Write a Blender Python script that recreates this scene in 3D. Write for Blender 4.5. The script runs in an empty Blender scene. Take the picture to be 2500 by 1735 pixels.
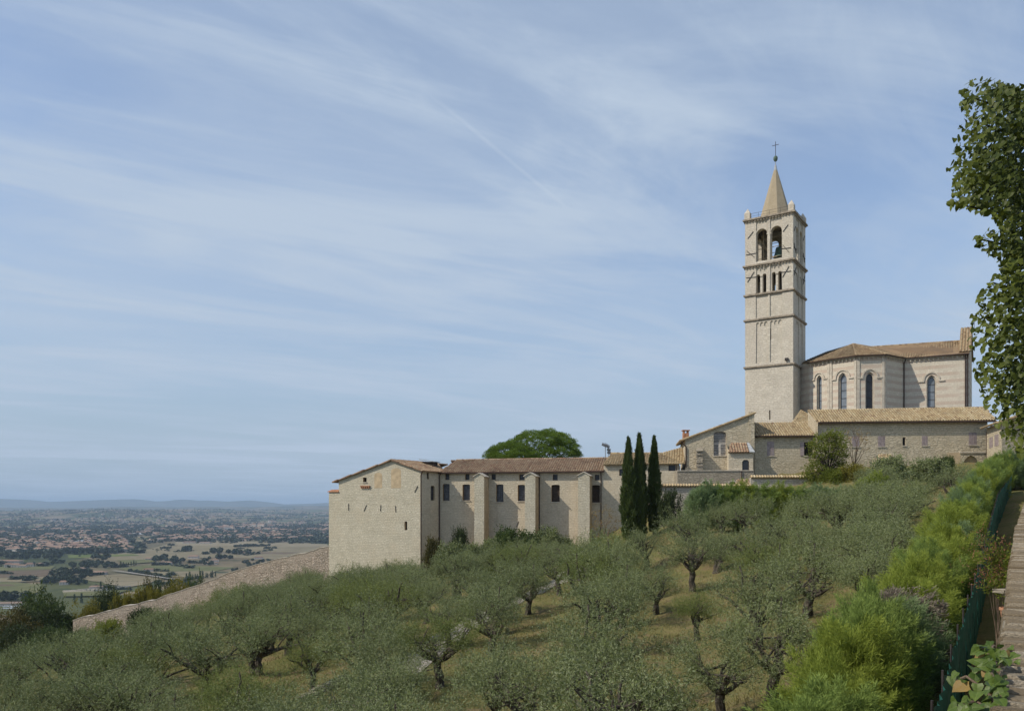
import bpy, bmesh, math, random
import numpy as np
from mathutils import Vector, Matrix
from mathutils.geometry import tessellate_polygon

rng = np.random.default_rng(7)
random.seed(7)
R = math.radians
scene = bpy.context.scene
COL = scene.collection

# ------------------------------------------------------------------ camera
F, HY, CX = 1944.0, 1235.0, 1250.0          # focal length and horizon, in photograph pixels
cam_data = bpy.data.cameras.new('camera')
cam_data.sensor_width = 36.0
cam_data.lens = 36.0 * F / 2500.0
cam_data.shift_y = (HY - 867.5) / 2500.0
cam_data.clip_start = 0.1
cam_data.clip_end = 120000.0
cam = bpy.data.objects.new('camera', cam_data)
cam.rotation_euler = (R(90), 0, 0)
cam.location = (0, 0, 0)
COL.objects.link(cam)
scene.camera = cam

# ------------------------------------------------------------------ light
SUN_AZ = Vector((-0.95, -0.31, 0)).normalized()
SUN_EL = R(42)
sun_dir = Vector((SUN_AZ.x * math.cos(SUN_EL), SUN_AZ.y * math.cos(SUN_EL), math.sin(SUN_EL)))
sd = bpy.data.lights.new('sun', 'SUN')
sd.energy = 2.9
sd.angle = R(0.5)
sd.color = (1.0, 0.905, 0.77)
so = bpy.data.objects.new('sun', sd)
so.rotation_euler = sun_dir.to_track_quat('Z', 'Y').to_euler()
so.location = (-60, -30, 80)
COL.objects.link(so)

scene.view_settings.view_transform = 'Standard'
scene.view_settings.look = 'None'
scene.view_settings.exposure = 0.36
scene.view_settings.gamma = 1.0
scene.view_settings.use_curve_mapping = False
cy = scene.cycles
cy.max_bounces = 6
cy.diffuse_bounces = 3
cy.glossy_bounces = 2
cy.transmission_bounces = 3
cy.transparent_max_bounces = 6
cy.volume_bounces = 0
cy.use_denoising = True
cy.denoiser = 'OPENIMAGEDENOISE'
cy.denoising_input_passes = 'RGB_ALBEDO_NORMAL'
cy.denoising_prefilter = 'ACCURATE'
cy.sample_clamp_indirect = 6.0


def NN(nt, typ, ins=None, **attrs):
    n = nt.nodes.new(typ)
    for k, v in attrs.items():
        setattr(n, k, v)
    for k, v in (ins or {}).items():
        s = n.inputs[k]
        if isinstance(v, bpy.types.NodeSocket):
            nt.links.new(v, s)
        else:
            s.default_value = v
    return n


def mth(nt, op, a, b=0.0, c=0.0, clamp=False):
    n = NN(nt, 'ShaderNodeMath', {0: a, 1: b, 2: c}, operation=op)
    n.use_clamp = clamp
    return n.outputs[0]


def mixc(nt, fac, a, b, blend='MIX'):
    n = nt.nodes.new('ShaderNodeMix')
    n.data_type = 'RGBA'
    n.blend_type = blend
    for sock, v in ((n.inputs[0], fac), (n.inputs[6], a), (n.inputs[7], b)):
        if isinstance(v, bpy.types.NodeSocket):
            nt.links.new(v, sock)
        else:
            sock.default_value = v if not isinstance(v, tuple) or len(v) != 3 else (*v, 1)
    return n.outputs[2]


def ramp(nt, fac, lo, hi):
    n = NN(nt, 'ShaderNodeMapRange', {0: fac, 1: lo, 2: hi, 3: 0.0, 4: 1.0}, interpolation_type='SMOOTHSTEP')
    return n.outputs[0]


world = bpy.data.worlds.new('World')
scene.world = world
world.use_nodes = True
wt = world.node_tree
wt.nodes.clear()
sky = NN(wt, 'ShaderNodeTexSky', sky_type='NISHITA')
sky.sun_disc = False
sky.sun_elevation = SUN_EL
sky.sun_rotation = math.atan2(SUN_AZ.x, SUN_AZ.y)
sky.altitude = 400
sky.air_density = 1.0
sky.dust_density = 1.0
sky.ozone_density = 2.0
tc = NN(wt, 'ShaderNodeTexCoord')
sep = NN(wt, 'ShaderNodeSeparateXYZ', {0: tc.outputs['Generated']})
zc = mth(wt, 'ADD', mth(wt, 'MAXIMUM', sep.outputs[2], 0.0), 0.06)
qx = mth(wt, 'DIVIDE', sep.outputs[0], zc)
qy = mth(wt, 'DIVIDE', sep.outputs[1], zc)
q = NN(wt, 'ShaderNodeCombineXYZ', {0: qx, 1: qy, 2: 0.0}).outputs[0]
# wispy high cloud: streaks in a high sheet running to the right and away
def streak(rot, sx, sy, scale, detail, rough, dist, off):
    m0 = NN(wt, 'ShaderNodeMapping', {'Vector': q, 'Rotation': (0, 0, R(rot))}, vector_type='POINT')
    m = NN(wt, 'ShaderNodeMapping', {'Vector': m0.outputs[0], 'Location': off, 'Scale': (sx, sy, 1)}, vector_type='POINT')
    return NN(wt, 'ShaderNodeTexNoise', {'Vector': m.outputs[0], 'Scale': scale, 'Detail': detail, 'Roughness': rough,
                                         'Distortion': dist}).outputs[0]
s1 = streak(-30, 0.42, 1.25, 1.0, 9, 0.6, 1.1, (3.1, 1.7, 0))
s2 = streak(-42, 0.45, 1.5, 1.9, 10, 0.64, 0.8, (0.4, 5.2, 0))
s3 = streak(10, 0.8, 0.9, 0.55, 6, 0.55, 0.5, (7.0, 2.0, 0))
cl = mth(wt, 'MULTIPLY', ramp(wt, s1, 0.42, 0.66), 0.55)
cl = mth(wt, 'ADD', cl, mth(wt, 'MULTIPLY', ramp(wt, s2, 0.44, 0.70), 0.22))
cl = mth(wt, 'ADD', cl, mth(wt, 'MULTIPLY', ramp(wt, s3, 0.30, 0.66), 0.46))
s4 = streak(-26, 0.30, 2.6, 1.35, 8, 0.6, 0.7, (5.3, 0.6, 0))
cl = mth(wt, 'ADD', cl, mth(wt, 'MULTIPLY', mth(wt, 'MULTIPLY', ramp(wt, s4, 0.52, 0.76), ramp(wt, s3, 0.30, 0.55)), 0.36))
# an old vapour trail, thin and fading at both ends
ax, ay, bx_, by_ = -0.213, 1.65, 0.26, 2.46
tl = math.hypot(bx_ - ax, by_ - ay)
tux, tuy = (bx_ - ax) / tl, (by_ - ay) / tl
dx = mth(wt, 'SUBTRACT', qx, ax)
dy = mth(wt, 'SUBTRACT', qy, ay)
al = mth(wt, 'ADD', mth(wt, 'MULTIPLY', dx, tux), mth(wt, 'MULTIPLY', dy, tuy))
ac = mth(wt, 'ABSOLUTE', mth(wt, 'ADD', mth(wt, 'SUBTRACT', mth(wt, 'MULTIPLY', dx, -tuy), mth(wt, 'MULTIPLY', dy, -tux)),
                             mth(wt, 'MULTIPLY', mth(wt, 'SUBTRACT', s2, 0.5), 0.03)))
tr = mth(wt, 'SUBTRACT', 1.0, ramp(wt, ac, 0.001, 0.011))
tr = mth(wt, 'MULTIPLY', tr, mth(wt, 'MULTIPLY', ramp(wt, al, 0.0, 0.25), mth(wt, 'SUBTRACT', 1.0, ramp(wt, al, tl - 0.25, tl + 0.02))))
cl = mth(wt, 'ADD', cl, mth(wt, 'MULTIPLY', tr, 0.16), clamp=True)
tint = mixc(wt, 1.0, sky.outputs[0], (1.0, 0.97, 1.0), 'MULTIPLY')
veil = mth(wt, 'ADD', 0.27, mth(wt, 'MULTIPLY', mth(wt, 'SUBTRACT', 1.0, ramp(wt, sep.outputs[2], -0.05, 0.42)), 0.74))
tint = mixc(wt, veil, tint, (2.12, 2.74, 3.44))
skyc = mixc(wt, cl, tint, (2.85, 3.42, 4.20))
bg = NN(wt, 'ShaderNodeBackground', {'Color': skyc, 'Strength': 0.135})
wo = NN(wt, 'ShaderNodeOutputWorld', {'Surface': bg.outputs[0]})
world.name = 'sky'

# ------------------------------------------------------------------ helpers
V = Vector


def P(px, py, Y):
    return V(((px - CX) / F * Y, Y, (HY - py) / F * Y))


class MB:
    """collects faces and links them as ONE mesh object"""
    def __init__(s):
        s.v, s.f, s.mi, s.t = [], [], [], []

    def face(s, pts, mi=0, t=None):
        b = len(s.v)
        s.v.extend([V(p) for p in pts])
        s.f.append(tuple(range(b, b + len(pts))))
        s.mi.append(mi)
        s.t.append(random.random() if t is None else t)

    def box(s, c, ax, ay, az, mi=0, t=None):
        """c centre, ax ay az half-extent vectors"""
        c, ax, ay, az = V(c), V(ax), V(ay), V(az)
        t = random.random() if t is None else t
        k = lambda i, j, l: c + ax * i + ay * j + az * l
        for q in (((-1, -1, 1), (1, -1, 1), (1, 1, 1), (-1, 1, 1)), ((-1, 1, -1), (1, 1, -1), (1, -1, -1), (-1, -1, -1)),
                  ((-1, -1, -1), (1, -1, -1), (1, -1, 1), (-1, -1, 1)), ((1, 1, -1), (-1, 1, -1), (-1, 1, 1), (1, 1, 1)),
                  ((1, -1, -1), (1, 1, -1), (1, 1, 1), (1, -1, 1)), ((-1, 1, -1), (-1, -1, -1), (-1, -1, 1), (-1, 1, 1))):
            s.face([k(*p) for p in q], mi, t)

    def bar(s, a, b, r, mi=0, n=4, r2=None, t=None):
        a, b = V(a), V(b)
        d = b - a
        if d.length < 1e-6:
            return
        d.normalize()
        u = d.cross(V((0, 0, 1)) if abs(d.z) < 0.9 else V((1, 0, 0))).normalized()
        w = d.cross(u)
        r2 = r if r2 is None else r2
        t = random.random() if t is None else t
        ra = [a + (u * math.cos(2 * math.pi * (i + .5) / n) + w * math.sin(2 * math.pi * (i + .5) / n)) * r for i in range(n)]
        rb = [b + (u * math.cos(2 * math.pi * (i + .5) / n) + w * math.sin(2 * math.pi * (i + .5) / n)) * r2 for i in range(n)]
        for i in range(n):
            j = (i + 1) % n
            s.face([ra[i], ra[j], rb[j], rb[i]], mi, t)
        s.face(ra[::-1], mi, t)
        s.face(rb, mi, t)

    def prism(s, poly, d, mi=0, t=None):
        """polygon (3-D points, outward order) pushed back along -d"""
        d = V(d)
        back = [V(p) - d for p in poly]
        s.face(poly, mi, t)
        s.face(back[::-1], mi, t)
        n = len(poly)
        for i in range(n):
            j = (i + 1) % n
            s.face([poly[i], back[i], back[j], poly[j]], mi, t)

    def lathe(s, c, prof, n=10, mi=0):
        c = V(c)
        rings = [[c + V((r * math.cos(2 * math.pi * i / n), r * math.sin(2 * math.pi * i / n), z)) for i in range(n)] for r, z in prof]
        for a, b in zip(rings, rings[1:]):
            for i in range(n):
                j = (i + 1) % n
                s.face([a[i], a[j], b[j], b[i]], mi, 0.5)

    def mesh(s, name, mats, org):
        org = V(org)
        me = bpy.data.meshes.new(name)
        me.from_pydata([p - org for p in s.v], [], s.f)
        for m in (mats if isinstance(mats, (list, tuple)) else [mats]):
            me.materials.append(m)
        if s.f:
            me.polygons.foreach_set('material_index', s.mi)
            a = me.attributes.new('tint', 'FLOAT', 'FACE')
            a.data.foreach_set('value', s.t)
            uv = me.uv_layers.new(name='UVMap')
            buf = []
            for f in s.f:
                p = [s.v[i] for i in f]
                nrm = V((0, 0, 0))
                for i in range(len(p)):
                    nrm += p[i].cross(p[(i + 1) % len(p)])
                if nrm.length > 1e-9:
                    nrm.normalize()
                hz = V((-nrm.y, nrm.x, 0))
                if hz.length > 0.3:
                    hz.normalize()
                    up = nrm.cross(hz)
                    for q_ in p:
                        buf.extend((q_.dot(hz), q_.dot(up) if abs(nrm.z) > .05 else q_.z))
                else:
                    for q_ in p:
                        buf.extend((q_.x, q_.y))
            uv.data.foreach_set('uv', buf)
        return me

    def build(s, name, mats, parent=None, org=(0, 0, 0)):
        o = bpy.data.objects.new(name, s.mesh(name, mats, org))
        COL.objects.link(o)
        if parent is not None:
            o.parent = parent
        else:
            o.location = org
        return o


def tag(o, label=None, cat=None, group=None, kind=None):
    if label: o['label'] = label
    if cat: o['category'] = cat
    if group: o['group'] = group
    if kind: o['kind'] = kind
    return o


def thing(name, label, cat, loc=(0, 0, 0), group=None, rz=0.0):
    o = bpy.data.objects.new(name, None)
    o.empty_display_size = 0.3
    o.location = loc
    o.rotation_euler = (0, 0, rz)
    COL.objects.link(o)
    return tag(o, label, cat, group)


def part(name, me, parent, loc=(0, 0, 0), rz=0.0, sc=(1, 1, 1)):
    o = bpy.data.objects.new(name, me)
    o.location = loc
    o.rotation_euler = (0, 0, rz)
    o.scale = sc
    o.parent = parent
    COL.objects.link(o)
    return o


# ------------------------------------------------------------------ materials
def new_mat(name):
    m = bpy.data.materials.new(name)
    m.use_nodes = True
    nt = m.node_tree
    nt.nodes.clear()
    out = NN(nt, 'ShaderNodeOutputMaterial')
    return m, nt, out


def principled(nt, out, col, rough=0.9, bump=None, bstr=0.4, bdist=0.03, spec=0.2, metal=0.0):
    p = NN(nt, 'ShaderNodeBsdfPrincipled', {'Roughness': rough, 'Specular IOR Level': spec, 'Metallic': metal})
    if isinstance(col, bpy.types.NodeSocket):
        nt.links.new(col, p.inputs['Base Color'])
    else:
        p.inputs['Base Color'].default_value = (*col[:3], 1)
    if bump is not None:
        b = NN(nt, 'ShaderNodeBump', {'Height': bump, 'Strength': bstr, 'Distance': bdist})
        nt.links.new(b.outputs[0], p.inputs['Normal'])
    nt.links.new(p.outputs[0], out.inputs[0])
    return p


def noise(nt, vec, scale, detail=4, rough=0.55, dist=0.0):
    n = NN(nt, 'ShaderNodeTexNoise', {'Scale': scale, 'Detail': detail, 'Roughness': rough, 'Distortion': dist})
    if vec is not None:
        nt.links.new(vec, n.inputs['Vector'])
    return n.outputs[0]


def plain_mat(name, col, rough=0.8, var=0.25, scale=3.0, spec=0.2, metal=0.0):
    m, nt, out = new_mat(name)
    t = NN(nt, 'ShaderNodeTexCoord')
    f = noise(nt, t.outputs['Object'], scale, 5, 0.6)
    a = tuple(c * (1 - var) for c in col)
    b = tuple(min(1, c * (1 + var)) for c in col)
    principled(nt, out, mixc(nt, ramp(nt, f, 0.3, 0.7), a, b), rough, f, 0.2, 0.02, spec, metal)
    return m


def stone_mat(name, c1, c2, cm, bw=0.42, bh=0.19, mortar=0.018, wob=0.07, bump=0.9, bands=None, stain=0.35, patch=None, bd=0.05, rub=0.5):
    """coursed rubble: two stone colours, joints, stains; bands = (colour, period, offset, width)"""
    m, nt, out = new_mat(name)
    uv = NN(nt, 'ShaderNodeUVMap', uv_map='UVMap').outputs[0]
    nz = NN(nt, 'ShaderNodeTexNoise', {'Vector': uv, 'Scale': 1.6, 'Detail': 3.0})
    off = NN(nt, 'ShaderNodeVectorMath', {0: nz.outputs['Color'], 1: (.5, .5, .5)}, operation='SUBTRACT')
    off = NN(nt, 'ShaderNodeVectorMath', {0: off.outputs[0], 'Scale': wob * 3}, operation='SCALE')
    uvd = NN(nt, 'ShaderNodeVectorMath', {0: uv, 1: off.outputs[0]}, operation='ADD').outputs[0]
    br = NN(nt, 'ShaderNodeTexBrick', {'Vector': uvd, 'Color1': (0, 0, 0, 1), 'Color2': (1, 1, 1, 1), 'Mortar': (.5, .5, .5, 1), 'Scale': 1.0,
                                       'Mortar Size': mortar, 'Mortar Smooth': 0.4, 'Bias': 0.0, 'Brick Width': bw, 'Row Height': bh})
    br.offset = 0.5
    br.squash = 0.75
    br.squash_frequency = 3
    vo = NN(nt, 'ShaderNodeTexVoronoi', {'Vector': uvd, 'Scale': 2.3})
    vsep = NN(nt, 'ShaderNodeSeparateColor', {0: vo.outputs['Color']})
    bsep = NN(nt, 'ShaderNodeSeparateColor', {0: br.outputs['Color']})
    # areas of uncoursed rubble among the courses
    vm = NN(nt, 'ShaderNodeMapping', {'Vector': uvd, 'Scale': (1 / bw, 1 / bh, 1)})
    ve = NN(nt, 'ShaderNodeTexVoronoi', {'Vector': vm.outputs[0], 'Scale': 1.0, 'Randomness': 0.85}, feature='DISTANCE_TO_EDGE')
    vc = NN(nt, 'ShaderNodeTexVoronoi', {'Vector': vm.outputs[0], 'Scale': 1.0, 'Randomness': 0.85})
    vcs = NN(nt, 'ShaderNodeSeparateColor', {0: vc.outputs['Color']})
    joint_v = mth(nt, 'SUBTRACT', 1.0, ramp(nt, ve.outputs['Distance'], 0.0, 0.16))
    rmask = mth(nt, 'MULTIPLY', ramp(nt, noise(nt, uv, 0.22, 4, 0.6), 0.56 - rub * 0.16, 0.62 - rub * 0.16), min(1.0, rub * 1.6))
    fac_j = mth(nt, 'ADD', mth(nt, 'MULTIPLY', br.outputs['Fac'], mth(nt, 'SUBTRACT', 1.0, rmask)), mth(nt, 'MULTIPLY', joint_v, rmask))
    bpick = mth(nt, 'ADD', mth(nt, 'MULTIPLY', bsep.outputs[0], mth(nt, 'SUBTRACT', 1.0, rmask)), mth(nt, 'MULTIPLY', vcs.outputs[0], rmask))
    pick = mth(nt, 'ADD', mth(nt, 'MULTIPLY', bpick, 0.7), mth(nt, 'MULTIPLY', vsep.outputs[0], 0.3))
    col = mixc(nt, pick, c1, c2)
    if patch:
        pf = ramp(nt, noise(nt, uv, 0.28, 4, 0.6), 0.48, 0.62)
        col = mixc(nt, mth(nt, 'MULTIPLY', pf, patch[1]), col, patch[0])
    if bands:
        bc, per, boff, wid = bands
        us = NN(nt, 'ShaderNodeSeparateXYZ', {0: uv})
        ph = mth(nt, 'FRACT', mth(nt, 'DIVIDE', mth(nt, 'ADD', us.outputs[1], boff + 100 * per), per))
        bf = mth(nt, 'MULTIPLY', mth(nt, 'LESS_THAN', ph, wid), ramp(nt, noise(nt, uv, 0.35, 3), 0.25, 0.5))
        col = mixc(nt, mth(nt, 'MULTIPLY', bf, 0.9), col, bc)
    col = mixc(nt, mth(nt, 'MULTIPLY', fac_j, mth(nt, 'ADD', 0.35, mth(nt, 'MULTIPLY', noise(nt, uv, 1.1, 3), 0.9)), 0.0, True), col, cm)
    st = mth(nt, 'MULTIPLY', ramp(nt, noise(nt, uv, 0.55, 7, 0.65), 0.35, 0.75), stain)
    col = mixc(nt, st, col, tuple(c * 0.55 for c in c1))
    # rain streaks: tall narrow stains
    sm = NN(nt, 'ShaderNodeMapping', {'Vector': uv, 'Scale': (1.3, 0.13, 1)})
    sk = mth(nt, 'MULTIPLY', ramp(nt, noise(nt, sm.outputs[0], 1.0, 6, 0.65), 0.50, 0.72), 0.38)
    col = mixc(nt, sk, col, tuple(c * 0.6 for c in c1))
    bl = ramp(nt, noise(nt, uv, 0.33, 5, 0.65), 0.40, 0.68)
    col = mixc(nt, mth(nt, 'MULTIPLY', bl, 0.14), col, tuple(min(1, c * 1.12) for c in c2))
    fine = noise(nt, uv, 4.5, 6, 0.75)
    col = mixc(nt, 0.42, col, mixc(nt, fine, tuple(c * .4 for c in c1), tuple(min(1, c * 1.6) for c in c2)))
    h = mth(nt, 'ADD', mth(nt, 'MULTIPLY', mth(nt, 'SUBTRACT', 1.0, fac_j), 0.6),
            mth(nt, 'ADD', mth(nt, 'MULTIPLY', fine, 0.5), mth(nt, 'MULTIPLY', bpick, 0.45)))
    principled(nt, out, col, 0.93, h, bump, bd, 0.1)
    return m


def leaf_mat(name, dark, light, under=None, trans=0.25, rough=0.55, spec=0.25, osc=1.0):
    """foliage: colour from each leaf's own tint and from the plant, pale underside"""
    m, nt, out = new_mat(name)
    at = NN(nt, 'ShaderNodeAttribute', attribute_name='tint')
    oi = NN(nt, 'ShaderNodeObjectInfo')
    f = mth(nt, 'ADD', mth(nt, 'MULTIPLY', at.outputs['Fac'], 0.75), mth(nt, 'MULTIPLY', oi.outputs['Random'], 0.25 * osc), clamp=True)
    col = mixc(nt, f, dark, light)
    if under:
        ge = NN(nt, 'ShaderNodeNewGeometry')
        col = mixc(nt, mth(nt, 'MULTIPLY', ge.outputs['Backfacing'], 0.8), col, under)
    p = NN(nt, 'ShaderNodeBsdfPrincipled', {'Base Color': col, 'Roughness': rough, 'Specular IOR Level': spec})
    tb = NN(nt, 'ShaderNodeBsdfTranslucent', {'Color': mixc(nt, 0.4, col, light)})
    mx = NN(nt, 'ShaderNodeMixShader', {0: trans, 1: p.outputs[0], 2: tb.outputs[0]})
    nt.links.new(mx.outputs[0], out.inputs[0])
    return m


def tint_mat(name, stops, rough=0.85, nscale=6.0, nmix=0.35, dark=(0.05, 0.045, 0.04), bump=0.3):
    """each piece its own colour along the stops, with grain and grime"""
    m, nt, out = new_mat(name)
    at = NN(nt, 'ShaderNodeAttribute', attribute_name='tint')
    cr = NN(nt, 'ShaderNodeValToRGB', {0: at.outputs['Fac']})
    el = cr.color_ramp.elements
    while len(el) < len(stops):
        el.new(0.5)
    for e, (pos, c) in zip(el, stops):
        e.position = pos
        e.color = (*c, 1)
    t = NN(nt, 'ShaderNodeTexCoord')
    f = noise(nt, t.outputs['Object'], nscale, 5, 0.65)
    f2 = noise(nt, t.outputs['Object'], 0.5, 4, 0.6)
    col = mixc(nt, mth(nt, 'MULTIPLY', ramp(nt, f, 0.35, 0.75), nmix), cr.outputs[0], dark)
    col = mixc(nt, mth(nt, 'MULTIPLY', ramp(nt, f2, 0.45, 0.7), nmix * 0.8), col, dark)
    principled(nt, out, col, rough, f, bump, 0.02, 0.15)
    return m


M = {}
M['stone_block'] = stone_mat('pale_coursed_limestone', (0.43, 0.365, 0.27), (0.70, 0.625, 0.50), (0.21, 0.17, 0.115), 0.52, 0.24, 0.028, 0.10, 1.0, patch=((0.54, 0.43, 0.30), 0.5), rub=0.42)
M['stone_wing'] = stone_mat('warm_coursed_limestone', (0.45, 0.38, 0.28), (0.67, 0.59, 0.465), (0.29, 0.235, 0.165), 0.56, 0.25, 0.020, 0.09, 0.8, patch=((0.56, 0.44, 0.31), 0.5), rub=0.5)
M['stone_hall'] = stone_mat('tan_rubble_stone', (0.38, 0.31, 0.215), (0.67, 0.58, 0.44), (0.17, 0.135, 0.09), 0.55, 0.24, 0.030, 0.12, 1.0, patch=((0.48, 0.36, 0.22), 0.4), rub=0.9)
M['stone_church'] = stone_mat('cream_and_pink_ashlar', (0.53, 0.455, 0.36), (0.68, 0.605, 0.505), (0.40, 0.34, 0.28), 0.62, 0.30, 0.016, 0.03, 0.5, bands=((0.43, 0.275, 0.21), 1.15, 0.2, 0.45), stain=0.3, rub=0.0)
M['stone_tower'] = stone_mat('pale_tower_ashlar', (0.47, 0.395, 0.31), (0.72, 0.645, 0.54), (0.28, 0.23, 0.18), 0.62, 0.30, 0.024, 0.06, 0.8, stain=0.4, patch=((0.54, 0.44, 0.37), 0.55), rub=0.4)
M['stone_dark'] = stone_mat('weathered_dark_stone', (0.22, 0.19, 0.14), (0.48, 0.43, 0.345), (0.09, 0.075, 0.055), 0.45, 0.22, 0.04, 0.1, 1.0, stain=0.6, rub=0.8)
M['stone_retain'] = stone_mat('grey_retaining_stone', (0.31, 0.28, 0.225), (0.60, 0.55, 0.47), (0.12, 0.10, 0.075), 0.5, 0.26, 0.04, 0.1, 1.0, stain=0.4, rub=0.6)
M['stone_long'] = stone_mat('pinkish_rubble_stone', (0.37, 0.285, 0.22), (0.66, 0.555, 0.45), (0.17, 0.125, 0.095), 0.46, 0.25, 0.04, 0.15, 1.0, stain=0.35, patch=((0.58, 0.43, 0.34), 0.6), bd=0.16, rub=0.7)
M['plaster'] = plain_mat('tan_plaster', (0.46, 0.365, 0.24), 0.9, 0.15, 1.5)
M['trim'] = plain_mat('pale_dressed_stone', (0.50, 0.45, 0.37), 0.9, 0.18, 2.5)
M['cornice'] = plain_mat('weathered_cornice_stone', (0.30, 0.255, 0.20), 0.9, 0.35, 2.0)
M['spire'] = stone_mat('ochre_spire_brick', (0.32, 0.265, 0.185), (0.42, 0.36, 0.26), (0.30, 0.22, 0.11), 0.35, 0.16, 0.012, 0.04, 0.4, stain=0.35)
M['tile_red'] = tint_mat('mixed_red_roof_tile', [(0, (0.20, 0.14, 0.10)), (.25, (0.36, 0.225, 0.145)), (.5, (0.44, 0.32, 0.205)), (.8, (0.50, 0.40, 0.275)), (1, (0.31, 0.155, 0.10))])
M['tile_tan'] = tint_mat('sandy_roof_tile', [(0, (0.27, 0.19, 0.11)), (.3, (0.46, 0.35, 0.20)), (.6, (0.53, 0.42, 0.25)), (.85, (0.58, 0.49, 0.32)), (1, (0.37, 0.26, 0.17))])
M['tile_church'] = tint_mat('brown_church_tile', [(0, (0.22, 0.15, 0.09)), (.3, (0.38, 0.27, 0.16)), (.6, (0.46, 0.35, 0.21)), (.85, (0.50, 0.40, 0.26)), (1, (0.30, 0.19, 0.12))])
M['wood_dark'] = plain_mat('dark_brown_wood', (0.06, 0.045, 0.035), 0.7)
M['wood_grey'] = plain_mat('greyed_shutter_wood', (0.33, 0.275, 0.27), 0.8, 0.2)
M['iron'] = plain_mat('dark_iron', (0.045, 0.04, 0.04), 0.6, 0.3)
M['pipe'] = plain_mat('brown_drainpipe', (0.055, 0.035, 0.03), 0.5, 0.25)
M['steel'] = plain_mat('galvanised_steel', (0.35, 0.37, 0.39), 0.45, 0.15, metal=0.5)
M['verdigris'] = plain_mat('verdigris_copper', (0.10, 0.15, 0.12), 0.6)
M['lead'] = plain_mat('lead_sheet', (0.36, 0.38, 0.39), 0.6)
M['pane_dark'] = plain_mat('dark_window_glass', (0.022, 0.022, 0.026), 0.18, 0.3, 1.5, spec=0.5)
M['pane_grey'] = plain_mat('grey_window_glass', (0.085, 0.085, 0.095), 0.22, 0.35, 1.5, spec=0.6)
M['pane_sky'] = plain_mat('painted_sky_reflection_glass', (0.17, 0.20, 0.235), 0.28, 0.18, 1.2, spec=0.6)  # lancet glass: the sky's reflection is painted into its blue-grey base colour
M['pane_black'] = plain_mat('unlit_opening', (0.015, 0.013, 0.012), 0.9)
M['curtain'] = plain_mat('pale_window_frame', (0.50, 0.47, 0.42), 0.8)
M['brick'] = plain_mat('red_brick', (0.38, 0.19, 0.11), 0.9, 0.3)

# ------------------------------------------------------------------ terrain
FT = [(5, -3.9), (12, -3.6), (15.6, -3.4), (20.4, -3.0), (26.3, -2.57), (35, -1.7), (42.7, -.83), (56, .58), (85, 3.3), (95, 4.2)]


def fence_x(y):
    return 0.6357 * y - 1.45 + max(0.0, y - 60) * .03


def fence_top(y):
    return float(np.interp(y, [a for a, b in FT], [b for a, b in FT]))


CTRL = []
for y in (4, 9, 15, 21, 27, 35, 43, 56, 70, 85):
    CTRL.append((fence_x(y), y, fence_top(y) - 1.9))
CTRL += [(16.5, 45, -6.3), (13.1, 58, -6.2), (17.5, 68, -5.6), (9, 50, -6.8), (4.75, 40, -7.6), (9, 28, -6.65),
         (-24.3, 70, -11.8), (11.5, 117, -6.1), (8.7, 100, -7.2), (-13, 118, -11), (-29, 123, -12.8), (-49.6, 88, -17.3), (-40, 104, -15.6), (-48, 124, -17.8), (-72, 129, -24.5),
         (-34, 55, -13), (-4.5, 35, -9), (-20, 35, -11.5), (-60, 60, -18.5), (-10, 70, -10), (0, 60, -8.6), (0, 90, -8.8), (-15, 100, -11.3),
         (19.75, 80, -2.9), (35, 85, -1.3), (28, 86, -2.2), (16.5, 100, -4.3), (21.8, 106, -1.9), (31.6, 106, -0.3), (36, 75, -1.6), (45, 88, 1.3),
         (43, 109, 4.3), (55, 107, 4.8), (66, 103, 5.2), (36, 108, 2.6), (24, 116, 0.5), (85, 100, 6.0), (0, 125, -7), (20, 125, 2),
         (0, 12, -7.0), (-15, 15, -9.3), (-40, 25, -13.6), (-70, 30, -20), (0, 4, -6.6), (-72, 100, -24.5), (-70, 150, -29.0), (-48, 148, -23.5), (-85, 80, -27),
         (50, 140, 7), (80, 140, 8), (95, 75, 5), (44, 60, -.6), (30, 42, -2.6), (20, 28, -4.3), (12, 15, -5.3), (9, 6, -5.8), (36, 42, -2.6), (60, 80, 2.2)]
_c = np.array(CTRL)


def _phi(r2):
    return np.where(r2 > 1e-9, 0.5 * r2 * np.log(r2 + 1e-12), 0.0)


_n = len(_c)
_A = np.zeros((_n + 3, _n + 3))
_d2 = ((_c[:, None, :2] - _c[None, :, :2]) ** 2).sum(-1)
_A[:_n, :_n] = _phi(_d2) + np.eye(_n) * 30.0
_A[:_n, _n] = 1
_A[:_n, _n + 1:] = _c[:, :2]
_A[_n, :_n] = 1
_A[_n + 1:, :_n] = _c[:, :2].T
_w = np.linalg.solve(_A, np.concatenate([_c[:, 2], np.zeros(3)]))
PLAIN = -160.0


def H(x, y):
    """height of the hillside"""
    x = np.asarray(x, float)
    y = np.asarray(y, float)
    xc = np.clip(x, -88, 96)
    yc = np.clip(y, 2, 142)
    r2 = (xc[..., None] - _c[:, 0]) ** 2 + (yc[..., None] - _c[:, 1]) ** 2
    z = (_phi(r2) * _w[:_n]).sum(-1) + _w[_n] + _w[_n + 1] * xc + _w[_n + 2] * yc
    z = z + 0.18 * np.sin(x * .9 + .4 * y) * np.sin(y * .7) + 0.1 * np.sin(x * 2.1 - y * 1.3)
    z = z - 0.36 * np.maximum(0, -88 - x) - 0.30 * np.maximum(0, y - 142) * np.clip((40 - x) / 60, 0, 1) - 0.30 * np.maximum(0, y - 190)
    return np.maximum(z, PLAIN - 8)


def Hs(x, y):
    return float(H(np.array([x]), np.array([y]))[0])


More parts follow.
